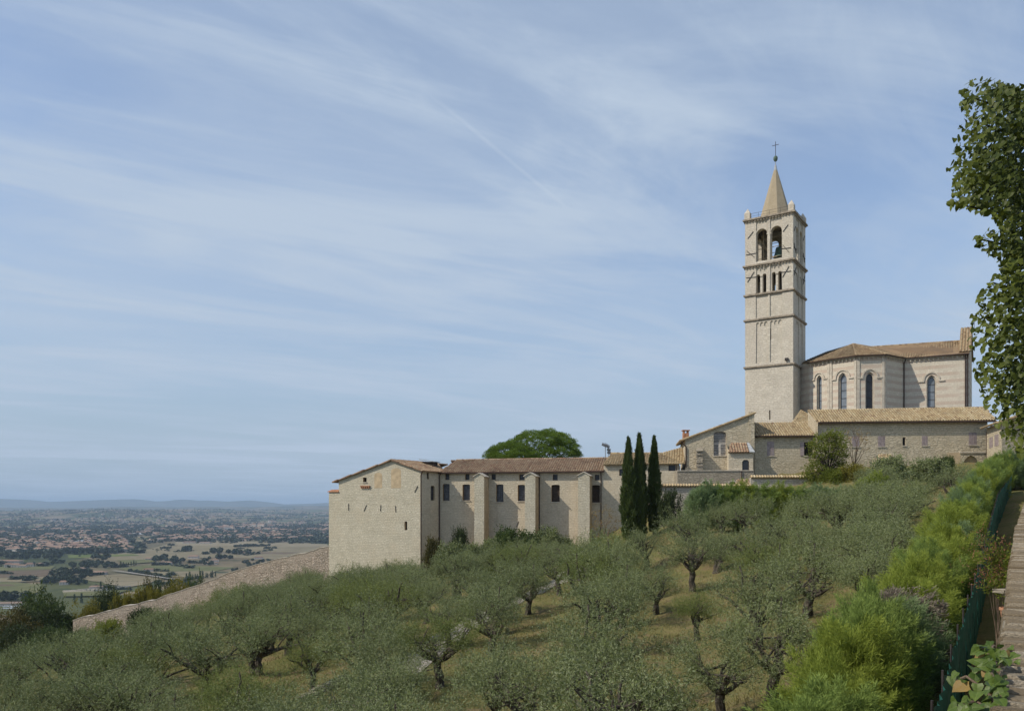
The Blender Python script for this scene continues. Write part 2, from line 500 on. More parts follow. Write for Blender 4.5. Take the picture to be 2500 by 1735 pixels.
def ground_hit(px, py, y0=6.0, y1=400.0):
    ts = np.linspace(y0, y1, 1600)
    xs = (px - CX) / F * ts
    zs = (HY - py) / F * ts
    b = np.nonzero(zs < H(xs, ts))[0]
    if len(b) == 0:
        return None
    y = ts[b[0]]
    return V(((px - CX) / F * y, y, Hs((px - CX) / F * y, y)))


def grid_mesh(name, xs, ys, hf, mat, skip=None):
    X, Y = np.meshgrid(xs, ys)
    Z = hf(X, Y)
    nx, ny = len(xs), len(ys)
    co = np.stack([X, Y, Z], -1).reshape(-1, 3)
    i = np.arange(nx * ny).reshape(ny, nx)
    q_ = np.stack([i[:-1, :-1], i[:-1, 1:], i[1:, 1:], i[1:, :-1]], -1).reshape(-1, 4)
    me = np_mesh(name, co, q_)
    me.materials.append(mat)
    me.polygons.foreach_set('use_smooth', np.ones(len(me.polygons), bool))
    o = bpy.data.objects.new(name, me)
    COL.objects.link(o)
    return o


def np_mesh(name, co, faces, tint=None):
    """fast mesh from arrays; faces (n,k)"""
    me = bpy.data.meshes.new(name)
    n, k = faces.shape
    me.vertices.add(len(co))
    me.vertices.foreach_set('co', np.ascontiguousarray(co, np.float32).ravel())
    me.loops.add(n * k)
    me.loops.foreach_set('vertex_index', np.ascontiguousarray(faces, np.int32).ravel())
    me.polygons.add(n)
    me.polygons.foreach_set('loop_start', np.arange(n, dtype=np.int32) * k)
    me.polygons.foreach_set('loop_total', np.full(n, k, np.int32))
    if tint is not None:
        a = me.attributes.new('tint', 'FLOAT', 'FACE')
        a.data.foreach_set('value', np.ascontiguousarray(tint, np.float32))
    me.update(calc_edges=True)
    return me


def ground_material():
    m, nt, out = new_mat('dry_orchard_grass')
    t = NN(nt, 'ShaderNodeTexCoord').outputs['Object']
    a = noise(nt, t, 0.16, 5, 0.6)
    b = noise(nt, t, 0.8, 6, 0.7)
    c = noise(nt, t, 7.0, 5, 0.75)
    col = mixc(nt, ramp(nt, a, 0.42, 0.66), (0.095, 0.118, 0.028), (0.225, 0.195, 0.075))
    col = mixc(nt, mth(nt, 'MULTIPLY', ramp(nt, b, 0.51, 0.60), 0.9), col, (0.21, 0.145, 0.085))
    col = mixc(nt, mth(nt, 'MULTIPLY', ramp(nt, b, 0.47, 0.36), 0.9), col, (0.085, 0.115, 0.02))
    col = mixc(nt, 0.5, col, mixc(nt, c, (0.045, 0.042, 0.018), (0.40, 0.33, 0.16)))
    principled(nt, out, col, 0.95, mth(nt, 'ADD', c, b), 1.0, 0.12, 0.05)
    return m


M['ground'] = ground_material()
gx = np.unique(np.concatenate([np.arange(-100, 105, 1.0), -100 - np.geomspace(1, 900, 40), 105 + np.geomspace(1, 300, 25)]))
gy = np.unique(np.concatenate([np.arange(-2, 150, 1.0), [-30, -18, -10, -5], 150 + np.geomspace(1, 800, 40)]))
hill = grid_mesh('hillside', gx, gy, H, M['ground'])
tag(hill, kind='structure')


# the plain, one sheet to the horizon
def plain_h(X, Y):
    r = np.hypot(X, Y)
    k = np.clip((r - 7600) / 2500, 0, 1) * np.clip((24000 - r) / 8000, 0, 1)
    s = np.sin
    z = 38 * (s(X / 900 + 1.3) * s(Y / 1100 + X / 2500) + 0.7 * s(X / 430 + 2.1 + Y / 900) * s(Y / 700) + 0.5 * s(X / 230 - Y / 340)) + 44
    tilt = np.clip((r - 7600) / 6000, 0, 1) * 48
    return PLAIN - 0.0 * r + k * np.maximum(z * .75 + tilt, 0)


def plain_material():
    m, nt, out = new_mat('patchwork_of_fields')
    t = NN(nt, 'ShaderNodeTexCoord').outputs['Object']
    mp = NN(nt, 'ShaderNodeMapping', {'Vector': t, 'Rotation': (0, 0, 0.5), 'Scale': (1 / 260, 1 / 420, 0)})
    vo = NN(nt, 'ShaderNodeTexVoronoi', {'Vector': mp.outputs[0], 'Scale': 1.0, 'Randomness': 0.8}, distance='CHEBYCHEV')
    sp = NN(nt, 'ShaderNodeSeparateColor', {0: vo.outputs['Color']})
    cr = NN(nt, 'ShaderNodeValToRGB', {0: sp.outputs[0]})
    cr.color_ramp.interpolation = 'CONSTANT'
    el = cr.color_ramp.elements
    cols = [(0.0, (0.17, 0.135, 0.085)), (.2, (0.085, 0.095, 0.04)), (.36, (0.20, 0.16, 0.10)), (.55, (0.06, 0.075, 0.035)), (.68, (0.15, 0.12, 0.075)),
            (.82, (0.12, 0.125, 0.055)), (.92, (0.23, 0.19, 0.12))]
    while len(el) < len(cols):
        el.new(0.5)
    for e, (p_, c_) in zip(el, cols):
        e.position = p_
        e.color = (*c_, 1)
    f = noise(nt, t, 0.01, 6, 0.65)
    g = noise(nt, t, 0.0012, 5, 0.6)
    col = mixc(nt, ramp(nt, f, 0.55, 0.7), cr.outputs[0], (0.045, 0.06, 0.03))
    col = mixc(nt, mth(nt, 'MULTIPLY', ramp(nt, g, 0.45, 0.6), 0.6), col, (0.05, 0.062, 0.032))
    principled(nt, out, col, 0.95, None, spec=0.05)
    return m


M['plain'] = plain_material()
px_ = np.unique(np.concatenate([np.linspace(-16000, 16000, 160), -16000 - np.geomspace(200, 30000, 24), 16000 + np.geomspace(200, 30000, 24)]))
py_ = np.unique(np.concatenate([np.linspace(-2000, 7000, 30), np.linspace(7000, 26000, 150), np.linspace(26500, 60000, 20)]))
pl = grid_mesh('valley_plain', px_, py_, plain_h, M['plain'])
tag(pl, kind='structure')


# far hill ranges: heights along a line, with a rounded cross-section
def range_mesh(name, Yc, wid, pts, seed, colr):
    pxs = [p[0] for p in pts]
    zs = [(HY - p[1]) / F * Yc for p in pts]
    xs = np.linspace((pxs[0] - CX) / F * Yc, (pxs[-1] - CX) / F * Yc, 260)
    ys = np.linspace(Yc - wid, Yc + wid, 25)
    ph = np.random.default_rng(seed).uniform(0, 6, 8)

    def hf(X, Y):
        top = np.interp(X / Yc * F + CX, pxs, zs)
        c = np.cos(np.clip((Y - Yc) / wid, -1, 1) * math.pi / 2) ** 1.4
        bump = sum(np.sin(X / (wid / (2 + k)) + ph[k] + (Y - Yc) / (wid / (1.5 + k))) / (k + 2) for k in range(6))
        return PLAIN - 5 + (top - PLAIN + 5) * c * (1 + 0.10 * bump * (1 - c * .75))
    m, nt, out = new_mat(name + '_cover')
    t = NN(nt, 'ShaderNodeTexCoord').outputs['Object']
    f = noise(nt, t, 0.0018, 7, 0.65)
    principled(nt, out, mixc(nt, ramp(nt, f, 0.4, 0.62), (0.04, 0.055, 0.03), colr), 0.95, None, spec=0.05)
    o = grid_mesh(name, xs, ys, hf, m)
    tag(o, kind='structure')


range_mesh('far_hills', 26000, 3600, [(-900, 1216), (-300, 1212), (0, 1216), (60, 1219), (110, 1225), (180, 1223), (250, 1220), (330, 1217), (370, 1223), (420, 1222), (452, 1218), (480, 1223),
           (500, 1221), (520, 1222), (560, 1224), (610, 1221), (640, 1224), (690, 1231), (760, 1229), (800, 1227), (900, 1226), (1100, 1224), (1500, 1222), (2600, 1215), (3400, 1215)], 3, (0.09, 0.09, 0.05))
range_mesh('near_hills', 17500, 2400, [(-900, 1238), (-100, 1237), (60, 1239), (200, 1240), (300, 1236), (420, 1237), (520, 1236), (620, 1237), (700, 1235), (800, 1234), (1000, 1236), (2500, 1232), (3400, 1232)], 5, (0.16, 0.13, 0.08))


# fields that can be told apart, each a sheet a little above the plain
def plain_pt(px, py, dz=0.0):
    Y = -PLAIN * F / (py - HY)
    return V(((px - CX) / F * Y, Y, PLAIN + dz))


def field_material(name, a, b, stripe=9.0, ang=0.4):
    m, nt, out = new_mat(name)
    t = NN(nt, 'ShaderNodeTexCoord').outputs['Object']
    f = noise(nt, t, 0.012, 6, 0.6)
    mp = NN(nt, 'ShaderNodeMapping', {'Vector': t, 'Rotation': (0, 0, ang), 'Scale': (1 / stripe, 0.004, 1)})
    g = noise(nt, mp.outputs[0], 1.0, 2)
    k = mth(nt, 'ADD', mth(nt, 'MULTIPLY', f, 0.65), mth(nt, 'MULTIPLY', g, 0.35))
    principled(nt, out, mixc(nt, ramp(nt, k, 0.36, 0.62), a, b), 0.95, None, spec=0.05)
    return m


FM = {'tan': field_material('stubble_field', (0.165, 0.14, 0.085), (0.22, 0.19, 0.12)), 'pale': field_material('pale_ploughed_field', (0.20, 0.17, 0.11), (0.25, 0.215, 0.145)),
      'green': field_material('green_crop', (0.085, 0.115, 0.03), (0.14, 0.16, 0.055)), 'olive': field_material('grazed_field', (0.095, 0.108, 0.045), (0.15, 0.148, 0.07)),
      'brown': field_material('dark_ploughed_field', (0.105, 0.08, 0.055), (0.155, 0.12, 0.08)), 'road': field_material('pale_country_road', (0.26, 0.25, 0.22), (0.32, 0.30, 0.27))}


def z5(pts):
    return [(x / 2.805, 1180 + y / 2.805) for x, y in pts]


FIELDS = [('tan', [(1160, 410), (1480, 386), (2250, 420), (2250, 440), (1950, 520), (1500, 505), (1000, 520), (760, 522), (500, 506), (960, 465)]),
          ('pale', [(1200, 400), (1480, 388), (1800, 400), (2240, 415), (2240, 432), (1600, 428), (1220, 425)]),
          ('brown', [(1480, 470), (2060, 470), (1960, 484), (1560, 478)]),
          ('green', [(465, 490), (930, 484), (955, 492), (600, 508), (470, 512)]),
          ('olive', [(810, 582), (1060, 555), (1620, 575), (1480, 600), (900, 605)]),
          ('tan', [(900, 606), (1480, 601), (1380, 650), (1180, 640)]),
          ('tan', [(520, 640), (840, 622), (1150, 652), (1060, 668), (700, 676), (630, 672)]),
          ('pale', [(700, 678), (1060, 669), (1010, 690), (880, 712), (720, 690)]),
          ('olive', [(-150, 575), (380, 566), (350, 590), (-150, 608)]), ('brown', [(-200, 609), (350, 592), (320, 640), (-200, 652)]),
          ('tan', [(-200, 653), (320, 642), (340, 668), (120, 680), (-200, 672)]), ('olive', [(-250, 673), (120, 682), (300, 700), (290, 740), (200, 770), (-250, 760)]),
          ('brown', [(-100, 695), (70, 697), (110, 706), (-100, 712)]), ('olive', [(430, 752), (880, 735), (760, 775), (440, 780)]),
          ('olive', [(800, 530), (1010, 524), (1080, 540), (860, 556)])]
for n_, (k_, pts) in enumerate(FIELDS):
    mb = MB()
    mb.face([plain_pt(x, y, 0.5 + 0.15 * n_) for x, y in z5(pts)][::-1], 0, .5)
    o = mb.build('field', FM[k_])
    if sum((o.data.polygons[0].normal.z,)) < 0:
        o.data.flip_normals()
    tag(o, kind='structure')


def strip(name, pts, w, dz, mat):
    mb = MB()
    for a, b in zip(pts, pts[1:]):
        d = (b - a)
        n = V((-d.y, d.x, 0)).normalized() * w / 2
        mb.face([a - n + V((0, 0, dz)), b - n + V((0, 0, dz)), b + n + V((0, 0, dz)), a + n + V((0, 0, dz))], 0, .5)
    return tag(mb.build(name, mat), kind='structure')


strip('country_road', [plain_pt(*p) for p in z5([(780, 605), (880, 618), (1000, 636), (1170, 662), (1240, 675)])], 9, 4.2, FM['road'])
strip('country_road', [plain_pt(*p) for p in z5([(2055, 330), (2078, 352), (2100, 378)])], 14, 4.4, FM['road'])

# ------------------------------------------------------------------ building helpers
class Fac:
    """a vertical wall plane: s metres along it, z up"""
    def __init__(s, p0, ang=None, p1=None):
        s.p0 = V((p0[0], p0[1], 0))
        if p1 is not None:
            d = V((p1[0] - p0[0], p1[1] - p0[1], 0))
            s.L = d.length
            s.u = d.normalized()
        else:
            s.u = V((math.cos(R(ang)), math.sin(R(ang)), 0))
            s.L = None
        s.n = V((s.u.y, -s.u.x, 0))

    def hit(s, px, py, off=0.0):
        d = V(((px - CX) / F, 1, 0))
        o = s.p0 + s.n * off
        den = d.x * s.u.y - d.y * s.u.x
        t = (o.x * s.u.y - o.y * s.u.x) / den
        q_ = d * t - o
        return q_.dot(s.u), (HY - py) / F * t

    def pt(s, a, z, off=0.0):
        p = s.p0 + s.u * a + s.n * off
        return V((p.x, p.y, z))

    def shift(s, off):
        f = Fac((0, 0), 0)
        f.p0, f.u, f.n, f.L = s.p0 + s.n * off, s.u, s.n, s.L
        return f


def area2(p):
    return sum(p[i][0] * p[(i + 1) % len(p)][1] - p[(i + 1) % len(p)][0] * p[i][1] for i in range(len(p)))


def ccw(p):
    return list(p) if area2(p) > 0 else list(p)[::-1]


def wall(mb, fac, outline, holes=(), depth=0.3, mi=0, rmi=0, off=0.0, back=None):
    """outline and holes in (s,z); reveals go inward by depth; back = material slot that closes the holes"""
    out = ccw(outline)
    hs = [ccw(h)[::-1] for h in holes]
    loops = [[V((a, b, 0)) for a, b in l] for l in [out] + hs]
    flat = [p for l in loops for p in l]
    for tri in tessellate_polygon(loops):
        p = [(flat[i].x, flat[i].y) for i in tri]
        if abs(area2(p)) < 1e-7:
            continue
        mb.face([fac.pt(a, b, off) for a, b in ccw(p)], mi, .5)
    ds = depth if isinstance(depth, (list, tuple)) else [depth] * len(hs)
    for h, d in zip(hs, ds):
        n = len(h)
        for i in range(n):
            a, b = h[i], h[(i + 1) % n]
            mb.face([fac.pt(*a, off), fac.pt(*b, off), fac.pt(*b, off - d), fac.pt(*a, off - d)], rmi, .5)
        if back is not None:
            mb.face([fac.pt(a, b, off - d) for a, b in h[::-1]], back, .5)


def rect(s0, z0, s1, z1):
    return [(s0, z0), (s1, z0), (s1, z1), (s0, z1)]


def arch(s0, z0, s1, z1, n=8, pointed=False, rise=None):
    """z1 is the crown of the arch"""
    w = s1 - s0
    r = (w * 0.8 if pointed else w / 2) if rise is None else rise
    zs = z1 - r
    pts = [(s0, z0), (s1, z0)]
    for i in range(n + 1):
        a = math.pi * i / n
        x = (s0 + s1) / 2 + math.cos(a) * w / 2
        if pointed:
            k = 1 - abs(math.cos(a))
            z = zs + r * math.sqrt(max(0, 1 - (1 - k) ** 2)) * (0.85 + 0.15 * k)
        else:
            z = zs + r * math.sin(a)
        pts.append((x, z))
    return pts


def prect(fac, x0, y0, x1, y1, off=0.0):
    a, b = fac.hit((x0), (y0 + y1) / 2, off), fac.hit(x1, (y0 + y1) / 2, off)
    zt = fac.hit((x0 + x1) / 2, y0, off)[1]
    zb = fac.hit((x0 + x1) / 2, y1, off)[1]
    return a[0], zb, b[0], zt


def window(parent, org, fac, hole, depth, kind, off=0.0, label=None, name='window'):
    """joinery inside a wall hole: frame, pane, bars or shutters"""
    s0, s1 = min(p[0] for p in hole), max(p[0] for p in hole)
    z0, z1 = min(p[1] for p in hole), max(p[1] for p in hole)
    o_ = off - depth + 0.03
    cs, cz = (s0 + s1) / 2, (z0 + z1) / 2
    fm = MB()
    fw = 0.07
    for a, b, c, d in ((s0, z0, s0 + fw, z1), (s1 - fw, z0, s1, z1), (s0 + fw, z0, s1 - fw, z0 + fw), (s0 + fw, z1 - fw, s1 - fw, z1)):
        fm.box(fac.pt((a + c) / 2, (b + d) / 2, o_ + .03), fac.u * (c - a) / 2, fac.n * .03, V((0, 0, (d - b) / 2)))
    sill = MB()
    mats = {'dark': M['wood_dark'], 'grille': M['wood_dark'], 'big': M['curtain'], 'shutter': M['wood_grey'], 'lancet': M['iron'], 'half': M['wood_dark'], 'wood': M['wood_dark'], 'black': M['wood_dark']}
    fo = fm.build(name, mats[kind], parent, org)
    if label:
        fo['label'] = label
    pm = MB()
    pm.face([fac.pt(a, b, o_) for a, b in ccw(hole)], 0, .5)
    pm.build('pane', M['pane_sky'] if kind == 'lancet' else M['wood_dark'] if kind == 'wood' else M['pane_black'] if kind in ('black', 'shutter') else M['pane_grey'] if kind in ('half', 'grille', 'big') else M['pane_dark'], fo, org)
    if kind in ('grille', 'big', 'lancet', 'half'):
        g = MB()
        th = .018 if kind != 'lancet' else .03
        if kind == 'lancet':
            nv, nh = 0, 5
        elif kind == 'big':
            nv, nh = 9, 13
        else:
            nv, nh = 3, max(2, int((z1 - z0) / .35))
        for i in range(1, nv + 1):
            x = s0 + (s1 - s0) * i / (nv + 1)
            g.box(fac.pt(x, cz, o_ + .08), fac.u * th, fac.n * .012, V((0, 0, (z1 - z0) / 2)))
        for i in range(1, nh + 1):
            z = z0 + (z1 - z0) * i / (nh + 1)
            g.box(fac.pt(cs, z, o_ + .105), fac.u * ((s1 - s0) / 2), fac.n * .01, V((0, 0, th)))
        if kind == 'big':
            g.box(fac.pt(cs, z0 + (z1 - z0) * .5, o_ + .06), fac.u * ((s1 - s0) / 2), fac.n * .03, V((0, 0, .1)))
            g.box(fac.pt(cs, z0 + (z1 - z0) * .25, o_ + .07), fac.u * .13, fac.n * .03, V((0, 0, (z1 - z0) * .25)))
        g.build('grille', M['curtain'] if kind == 'big' else M['iron'], fo, org)
    if kind == 'shutter':
        for sgn in (-1, 1):
            g = MB()
            w = (s1 - s0) / 2 - .03
            c = cs + sgn * (w / 2 + .012)
            g.box(fac.pt(c, cz, o_ + .10), fac.u * (w / 2), fac.n * .02, V((0, 0, (z1 - z0) / 2 - .04)))
            nsl = 9
            for i in range(nsl):
                z = z0 + (z1 - z0) * (i + .5) / nsl
                g.box(fac.pt(c, z, o_ + .13), fac.u * (w / 2 - .07), fac.n * .012 + V((0, 0, .01)), V((0, 0, (z1 - z0) / nsl * .3)))
            g.build('shutter', M['wood_grey'], fo, org)
    return fo


def pane_box(mb, fac, s0, z0, s1, z1, o0, o1, mi=0):
    mb.box(fac.pt((s0 + s1) / 2, (z0 + z1) / 2, (o0 + o1) / 2), fac.u * ((s1 - s0) / 2), fac.n * ((o1 - o0) / 2), V((0, 0, (z1 - z0) / 2)), mi)


def sill_part(parent, org, fac, s0, s1, z, mat=None):
    mb = MB()
    pane_box(mb, fac, s0 - .1, z - .12, s1 + .1, z - .004, 0.002, .12)
    mb.build('sill', mat or M['trim'], parent, org)


def tiles(parent, org, poly, udir, mat, per=0.36, ex=0.42, name='roof_tiles', seed=1, lift=0.05):
    """rows of half-round tiles over a planar polygon; udir runs along the eave"""
    rg = random.Random(seed)
    poly = [V(p) for p in poly]
    nrm = V((0, 0, 0))
    for i in range(len(poly)):
        nrm += poly[i].cross(poly[(i + 1) % len(poly)])
    nrm.normalize()
    if nrm.z < 0:
        nrm = -nrm
        poly = poly[::-1]
    u = V(udir)
    u = (u - nrm * u.dot(nrm)).normalized()
    v = nrm.cross(u)
    o = poly[0]
    pp = [((p - o).dot(u), (p - o).dot(v)) for p in poly]
    mb = MB()
    mb.face([p + nrm * 0.01 for p in poly], 0, 0.12)
    mb.face([p - nrm * 0.12 for p in poly][::-1], 0, 0.0)
    for i in range(len(poly)):
        j = (i + 1) % len(poly)
        mb.face([poly[i] + nrm * .01, poly[i] - nrm * .12, poly[j] - nrm * .12, poly[j] + nrm * .01], 0, 0.1)
    s0, s1 = min(p[0] for p in pp), max(p[0] for p in pp)
    n = max(1, int((s1 - s0) / per))
    per = (s1 - s0) / n
    for c in range(n):
        s = s0 + (c + .5) * per
        xs = []
        for i in range(len(pp)):
            a, b = pp[i], pp[(i + 1) % len(pp)]
            if (a[0] - s) * (b[0] - s) < 0:
                xs.append(a[1] + (b[1] - a[1]) * (s - a[0]) / (b[0] - a[0]))
        if len(xs) < 2:
            continue
        lo, hi = min(xs), max(xs)
        m = max(1, int(round((hi - lo) / ex)))
        e = (hi - lo) / m
        colt = rg.random()
        for k in range(m):
            a, b = lo + k * e - .06, lo + (k + 1) * e
            t = min(1, max(0, rg.gauss(.5, .27) * .75 + colt * .25))
            r0, r1 = per * .40, per * .33
            jit = rg.uniform(-.025, .025)
            l0, l1 = lift + .03 + rg.uniform(0, .02), lift
            ring0, ring1 = [], []
            for q_ in range(5):
                an = math.pi * q_ / 4
                ring0.append(o + u * (s + jit + math.cos(an) * r0) + v * a + nrm * (l0 - .04 + math.sin(an) * r0 * .75))
                ring1.append(o + u * (s + math.cos(an) * r1) + v * b + nrm * (l1 - .04 + math.sin(an) * r1 * .75))
            for q_ in range(4):
                mb.face([ring0[q_], ring1[q_], ring1[q_ + 1], ring0[q_ + 1]], 0, t)
            if k == 0:
                mb.face(ring0, 0, t * .6)
    ob = mb.build(name, mat, parent, org)
    ob['kind'] = 'stuff'
    return ob


def ridge_tiles(parent, org, a, b, mat, r=0.16, seed=3):
    rg = random.Random(seed)
    a, b = V(a), V(b)
    n = max(1, int((b - a).length / .42))
    mb = MB()
    for i in range(n):
        p, q_ = a.lerp(b, i / n), a.lerp(b, (i + 1.1) / n)
        mb.bar(p + V((0, 0, rg.uniform(0, .03))), q_, r, 0, 6, r * .85, rg.random())
    o = mb.build('ridge_tiles', mat, parent, org)
    o['kind'] = 'stuff'


def drainpipe(parent, org, pts, r=0.07):
    mb = MB()
    for a, b in zip(pts, pts[1:]):
        mb.bar(a, b, r, 0, 6)
    return mb.build('drainpipe', M['pipe'], parent, org)


def back_faces(mb, pts2, zb, zt, mi=0):
    """plain closing walls through a list of plan points (clockwise seen from above), tops interpolated"""
    for (a, ta), (b, tb) in zip(zip(pts2, zt), list(zip(pts2, zt))[1:]):
        mb.face([V((a[0], a[1], zb)), V((b[0], b[1], zb)), V((b[0], b[1], tb)), V((a[0], a[1], ta))], mi, .5)


# ------------------------------------------------------------------ monastery wing
WF = Fac((13.6, 118.0), -13.0)                    # s=0 at its right end, negative to the left
sL = WF.hit(1074, 1200)[0]
ZE = 5.3
org = V((1.2, 120.9, -8))
wing = thing('monastery_wing', 'long tan stone monastery wing with red tiled roof and three tall buttresses', 'building', org)
wins_low = [(1082.6, 1182, 1097.2, 1221.5), (1131, 1183.3, 1147, 1221), (1213, 1183.3, 1228.7, 1224.3), (1266, 1184.3, 1281.2, 1222.6), (1348, 1184.3, 1366, 1224.3), (1447, 1185, 1464.2, 1226)]
wins_up = [(1086.8, 1156.5, 1097.2, 1171), (1135.6, 1156.5, 1146.3, 1171), (1199.8, 1156.5, 1210.2, 1170.4), (1267.6, 1157.2, 1280.6, 1171.5), (1349.4, 1157.2, 1361.5, 1172), (1452, 1158.2, 1463.4, 1172)]
kinds = ['grille', 'grille', 'half', 'half', 'wood', 'wood']
mb = MB()
holes, specs = [], []
for r_, k_ in zip(wins_low, kinds):
    a = prect(WF, *r_)
    h = arch(a[0] - .12, a[1], a[2] + .02, a[3] + .10, 5, rise=.09)
    holes.append(h)
    specs.append((h, .55, k_))
for r_ in wins_up:
    a = prect(WF, *r_)
    h = rect(*a)
    holes.append(h)
    specs.append((h, .45, 'grille'))
wall(mb, WF, rect(sL, -13, 0.0, ZE + .05), holes, [d for _, d, _ in specs], 0, 1)
bx = lambda s, d: WF.pt(s, 0, d)
back_faces(mb, [bx(0, 0)[:2], bx(0, -11)[:2], bx(sL, -11)[:2]], -13, [ZE + .05, ZE, ZE])
mb.face([WF.pt(0, ZE, 0), WF.pt(0, ZE, -11), WF.pt(0, 7.5, -5.5)], 0, .5)
mb.build('wall', [M['stone_wing'], M['plaster']], wing, org)
for h, d, k_ in specs:
    window(wing, org, WF, h, d, k_)
for h, d, k_ in specs[:6]:
    sill_part(wing, org, WF, min(p[0] for p in h), max(p[0] for p in h), min(p[1] for p in h))
eL, eR = sL - .2, 0.1
zr = 7.45
A, B = WF.pt(eL, ZE - .12, .55), WF.pt(eR, ZE - .12, .55)
C, D = WF.pt(eR, zr, -5.6), WF.pt(sL + 1.0, zr, -5.6)
tiles(wing, org, [A, B, C, D], WF.u, M['tile_red'], seed=11)
tiles(wing, org, [WF.pt(eR, ZE - .3, -11.4), WF.pt(sL, ZE - .3, -11.4), WF.pt(sL, zr - .02, -5.62), C + V((0, 0, -.02))], -WF.u, M['tile_red'], seed=12)
ridge_tiles(wing, org, D, C, M['tile_red'])
# buttresses with little gabled caps
for x0, x1, xs_, yc in ((1158, 1182, 1190, 1157), (1281.6, 1307, 1314.5, 1156), (1411, 1439.5, 1445.5, 1155)):
    FB = WF.shift(2.75)
    a, b = FB.hit(x0, 1200)[0], FB.hit(x1, 1200)[0]
    zt = FB.hit((x0 + x1) / 2, yc + 4)[1]
    mb = MB()
    mb.face([FB.pt(a, -13, .25), FB.pt(b, -13, .25), FB.pt(b, -1.5, 0), FB.pt(a, -1.5, 0)], 0)
    mb.face([FB.pt(a, -1.5), FB.pt(b, -1.5), FB.pt(b, zt), FB.pt((a + b) / 2, zt + .42), FB.pt(a, zt)], 0)
    for s_, fl in ((a, False), (b, True)):
        fpts = [FB.pt(s_, -13, .25), FB.pt(s_, -13, -2.76), FB.pt(s_, zt, -2.76), FB.pt(s_, zt, 0), FB.pt(s_, -1.5, 0)]
        mb.face(fpts if fl else fpts[::-1], 1)
    bt = mb.build('buttress', [M['stone_retain'] if False else M['stone_block'], M['plaster']], wing, org)
    cp = MB()
    m_ = (a + b) / 2
    for s0_, s1_ in ((a - .22, m_), (b + .22, m_)):
        p = [FB.pt(s0_, zt - .06, .15), FB.pt(s1_, zt + .50, .15), FB.pt(s1_, zt + .50, -2.74), FB.pt(s0_, zt - .06, -2.74)]
        if s0_ > s1_:
            p = p[::-1]
        cp.prism(p[::-1], V((0, 0, .12)) if True else 0)
    cp.build('cap', M['trim'], bt, org)
for x_ in (1191.5, 1317, 1467.5):
    s_ = WF.hit(x_, 1250)[0]
    drainpipe(wing, org, [WF.pt(s_, ZE - .25, .45), WF.pt(s_, ZE - .7, .12), WF.pt(s_, -4.3, .12), WF.pt(s_ + .15, -4.7, .3)], .075)
gut = MB()
gut.bar(WF.pt(eL + .1, ZE - .22, .62), WF.pt(eR, ZE - .22, .62), .085, 0, 6)
gut.build('gutter', M['pipe'], wing, org)
an = MB()
a0, a1 = WF.hit(1261, 1286), WF.hit(1266, 1272)
an.bar(WF.pt(*a0, .04), WF.pt(*a1, .04), .05)
an.build('tie_anchor', M['iron'], wing, org)

# ------------------------------------------------------------------ gabled end block
BF = Fac((-13.7, 119.5), -22.0)
bl = BF.hit(803, 1300)[0]
bk = BF.hit(827, 1180)[0]
ev = BF.hit(820, 1174)
pk = BF.hit(957, 1123)
er = BF.hit(1027, 1147)
sh = BF.hit(815, 1199)[1]
org = V((-21, 123, -13))
block = thing('gabled_block', 'tall pale stone gabled block standing at the end of the monastery wing', 'building', org)
mb = MB()
slope = lambda s_: pk[1] + (ev[1] - pk[1]) * (pk[0] - s_) / (pk[0] - ev[0]) if s_ < pk[0] else pk[1] + (er[1] - pk[1]) * (s_ - pk[0]) / (er[0] - pk[0])
outl = [(bl, -20), (0, -20), (0, slope(0) - .1), (pk[0], pk[1] - .1), (bk, slope(bk) - .1), (bk, sh), (bl, sh)]
w1 = prect(BF, 886, 1165, 895, 1176.5)
w2 = prect(BF, 987.5, 1272, 994, 1293.5)
hl = [rect(*w1), rect(*w2)]
wall(mb, BF, outl, hl, [.5, .55], 0, 1)
SW = Fac((-13.7, 119.5), p1=(-11.2, 123.7))
sws = [prect(SW, 1042, 1153.5, 1047.5, 1169), prect(SW, 1051.5, 1185, 1061.5, 1221)]
shl = [rect(*sws[0]), arch(*sws[1], 5, rise=.2)]
wall(mb, SW, rect(0, -20, SW.L, er[1]), shl, .35, 2, 1)
wdir = SW.u
q0 = BF.pt(0, 0)
bL = BF.pt(bl, 0)
back_faces(mb, [(bL + wdir * 20)[:2], bL[:2]], -20, [sh, sh])
mb.build('wall', [M['stone_block'], M['plaster'], M['stone_wing']], block, org)
for h, d, f_ in ((hl[0], .5, BF), (hl[1], .55, BF), (shl[0], .35, SW), (shl[1], .35, SW)):
    window(block, org, f_, h, d, 'black' if f_ is BF else 'grille')
ov = -BF.u * 0
F0 = .35
rl = BF.pt(ev[0] - .5, slope(ev[0] - .5), F0)
rp = BF.pt(pk[0], pk[1] + .05, F0)
rr = BF.pt(er[0] + .45, slope(er[0] + .45), F0)
L_ = 15.0
tiles(block, org, [rr, rr + wdir * 5.7, rp + wdir * 12, rp], wdir, M['tile_red'], seed=21)
tiles(block, org, [rl + wdir * L_, rl, rp, rp + wdir * L_], -wdir, M['tile_red'], seed=22)
ridge_tiles(block, org, rp, rp + wdir * 12, M['tile_red'])
mb = MB()
mb.prism([BF.pt(bl - .15, sh, .18), BF.pt(bk + .05, sh, .18), BF.pt(bk + .05, sh + .35, -.9), BF.pt(bl - .15, sh + .3, -.9)][::1], V((0, 0, .1)))
mb.build('shoulder_tiles', M['brick'], block, org)
for (x0, x1, y0, y1) in ((914, 933, 1153, 1191), (955, 979, 1142, 1191)):       # filled-in openings
    a = prect(BF, x0, y0, x1, y1)
    mb = MB()
    mb.prism([BF.pt(s_, z_, .012) for s_, z_ in ccw(arch(*a, 6, rise=.4))], BF.n * .03)
    mb.build('blocked_opening', M['plaster'], block, org)
mb = MB()
s0_, z0_ = BF.hit(881, 1187)
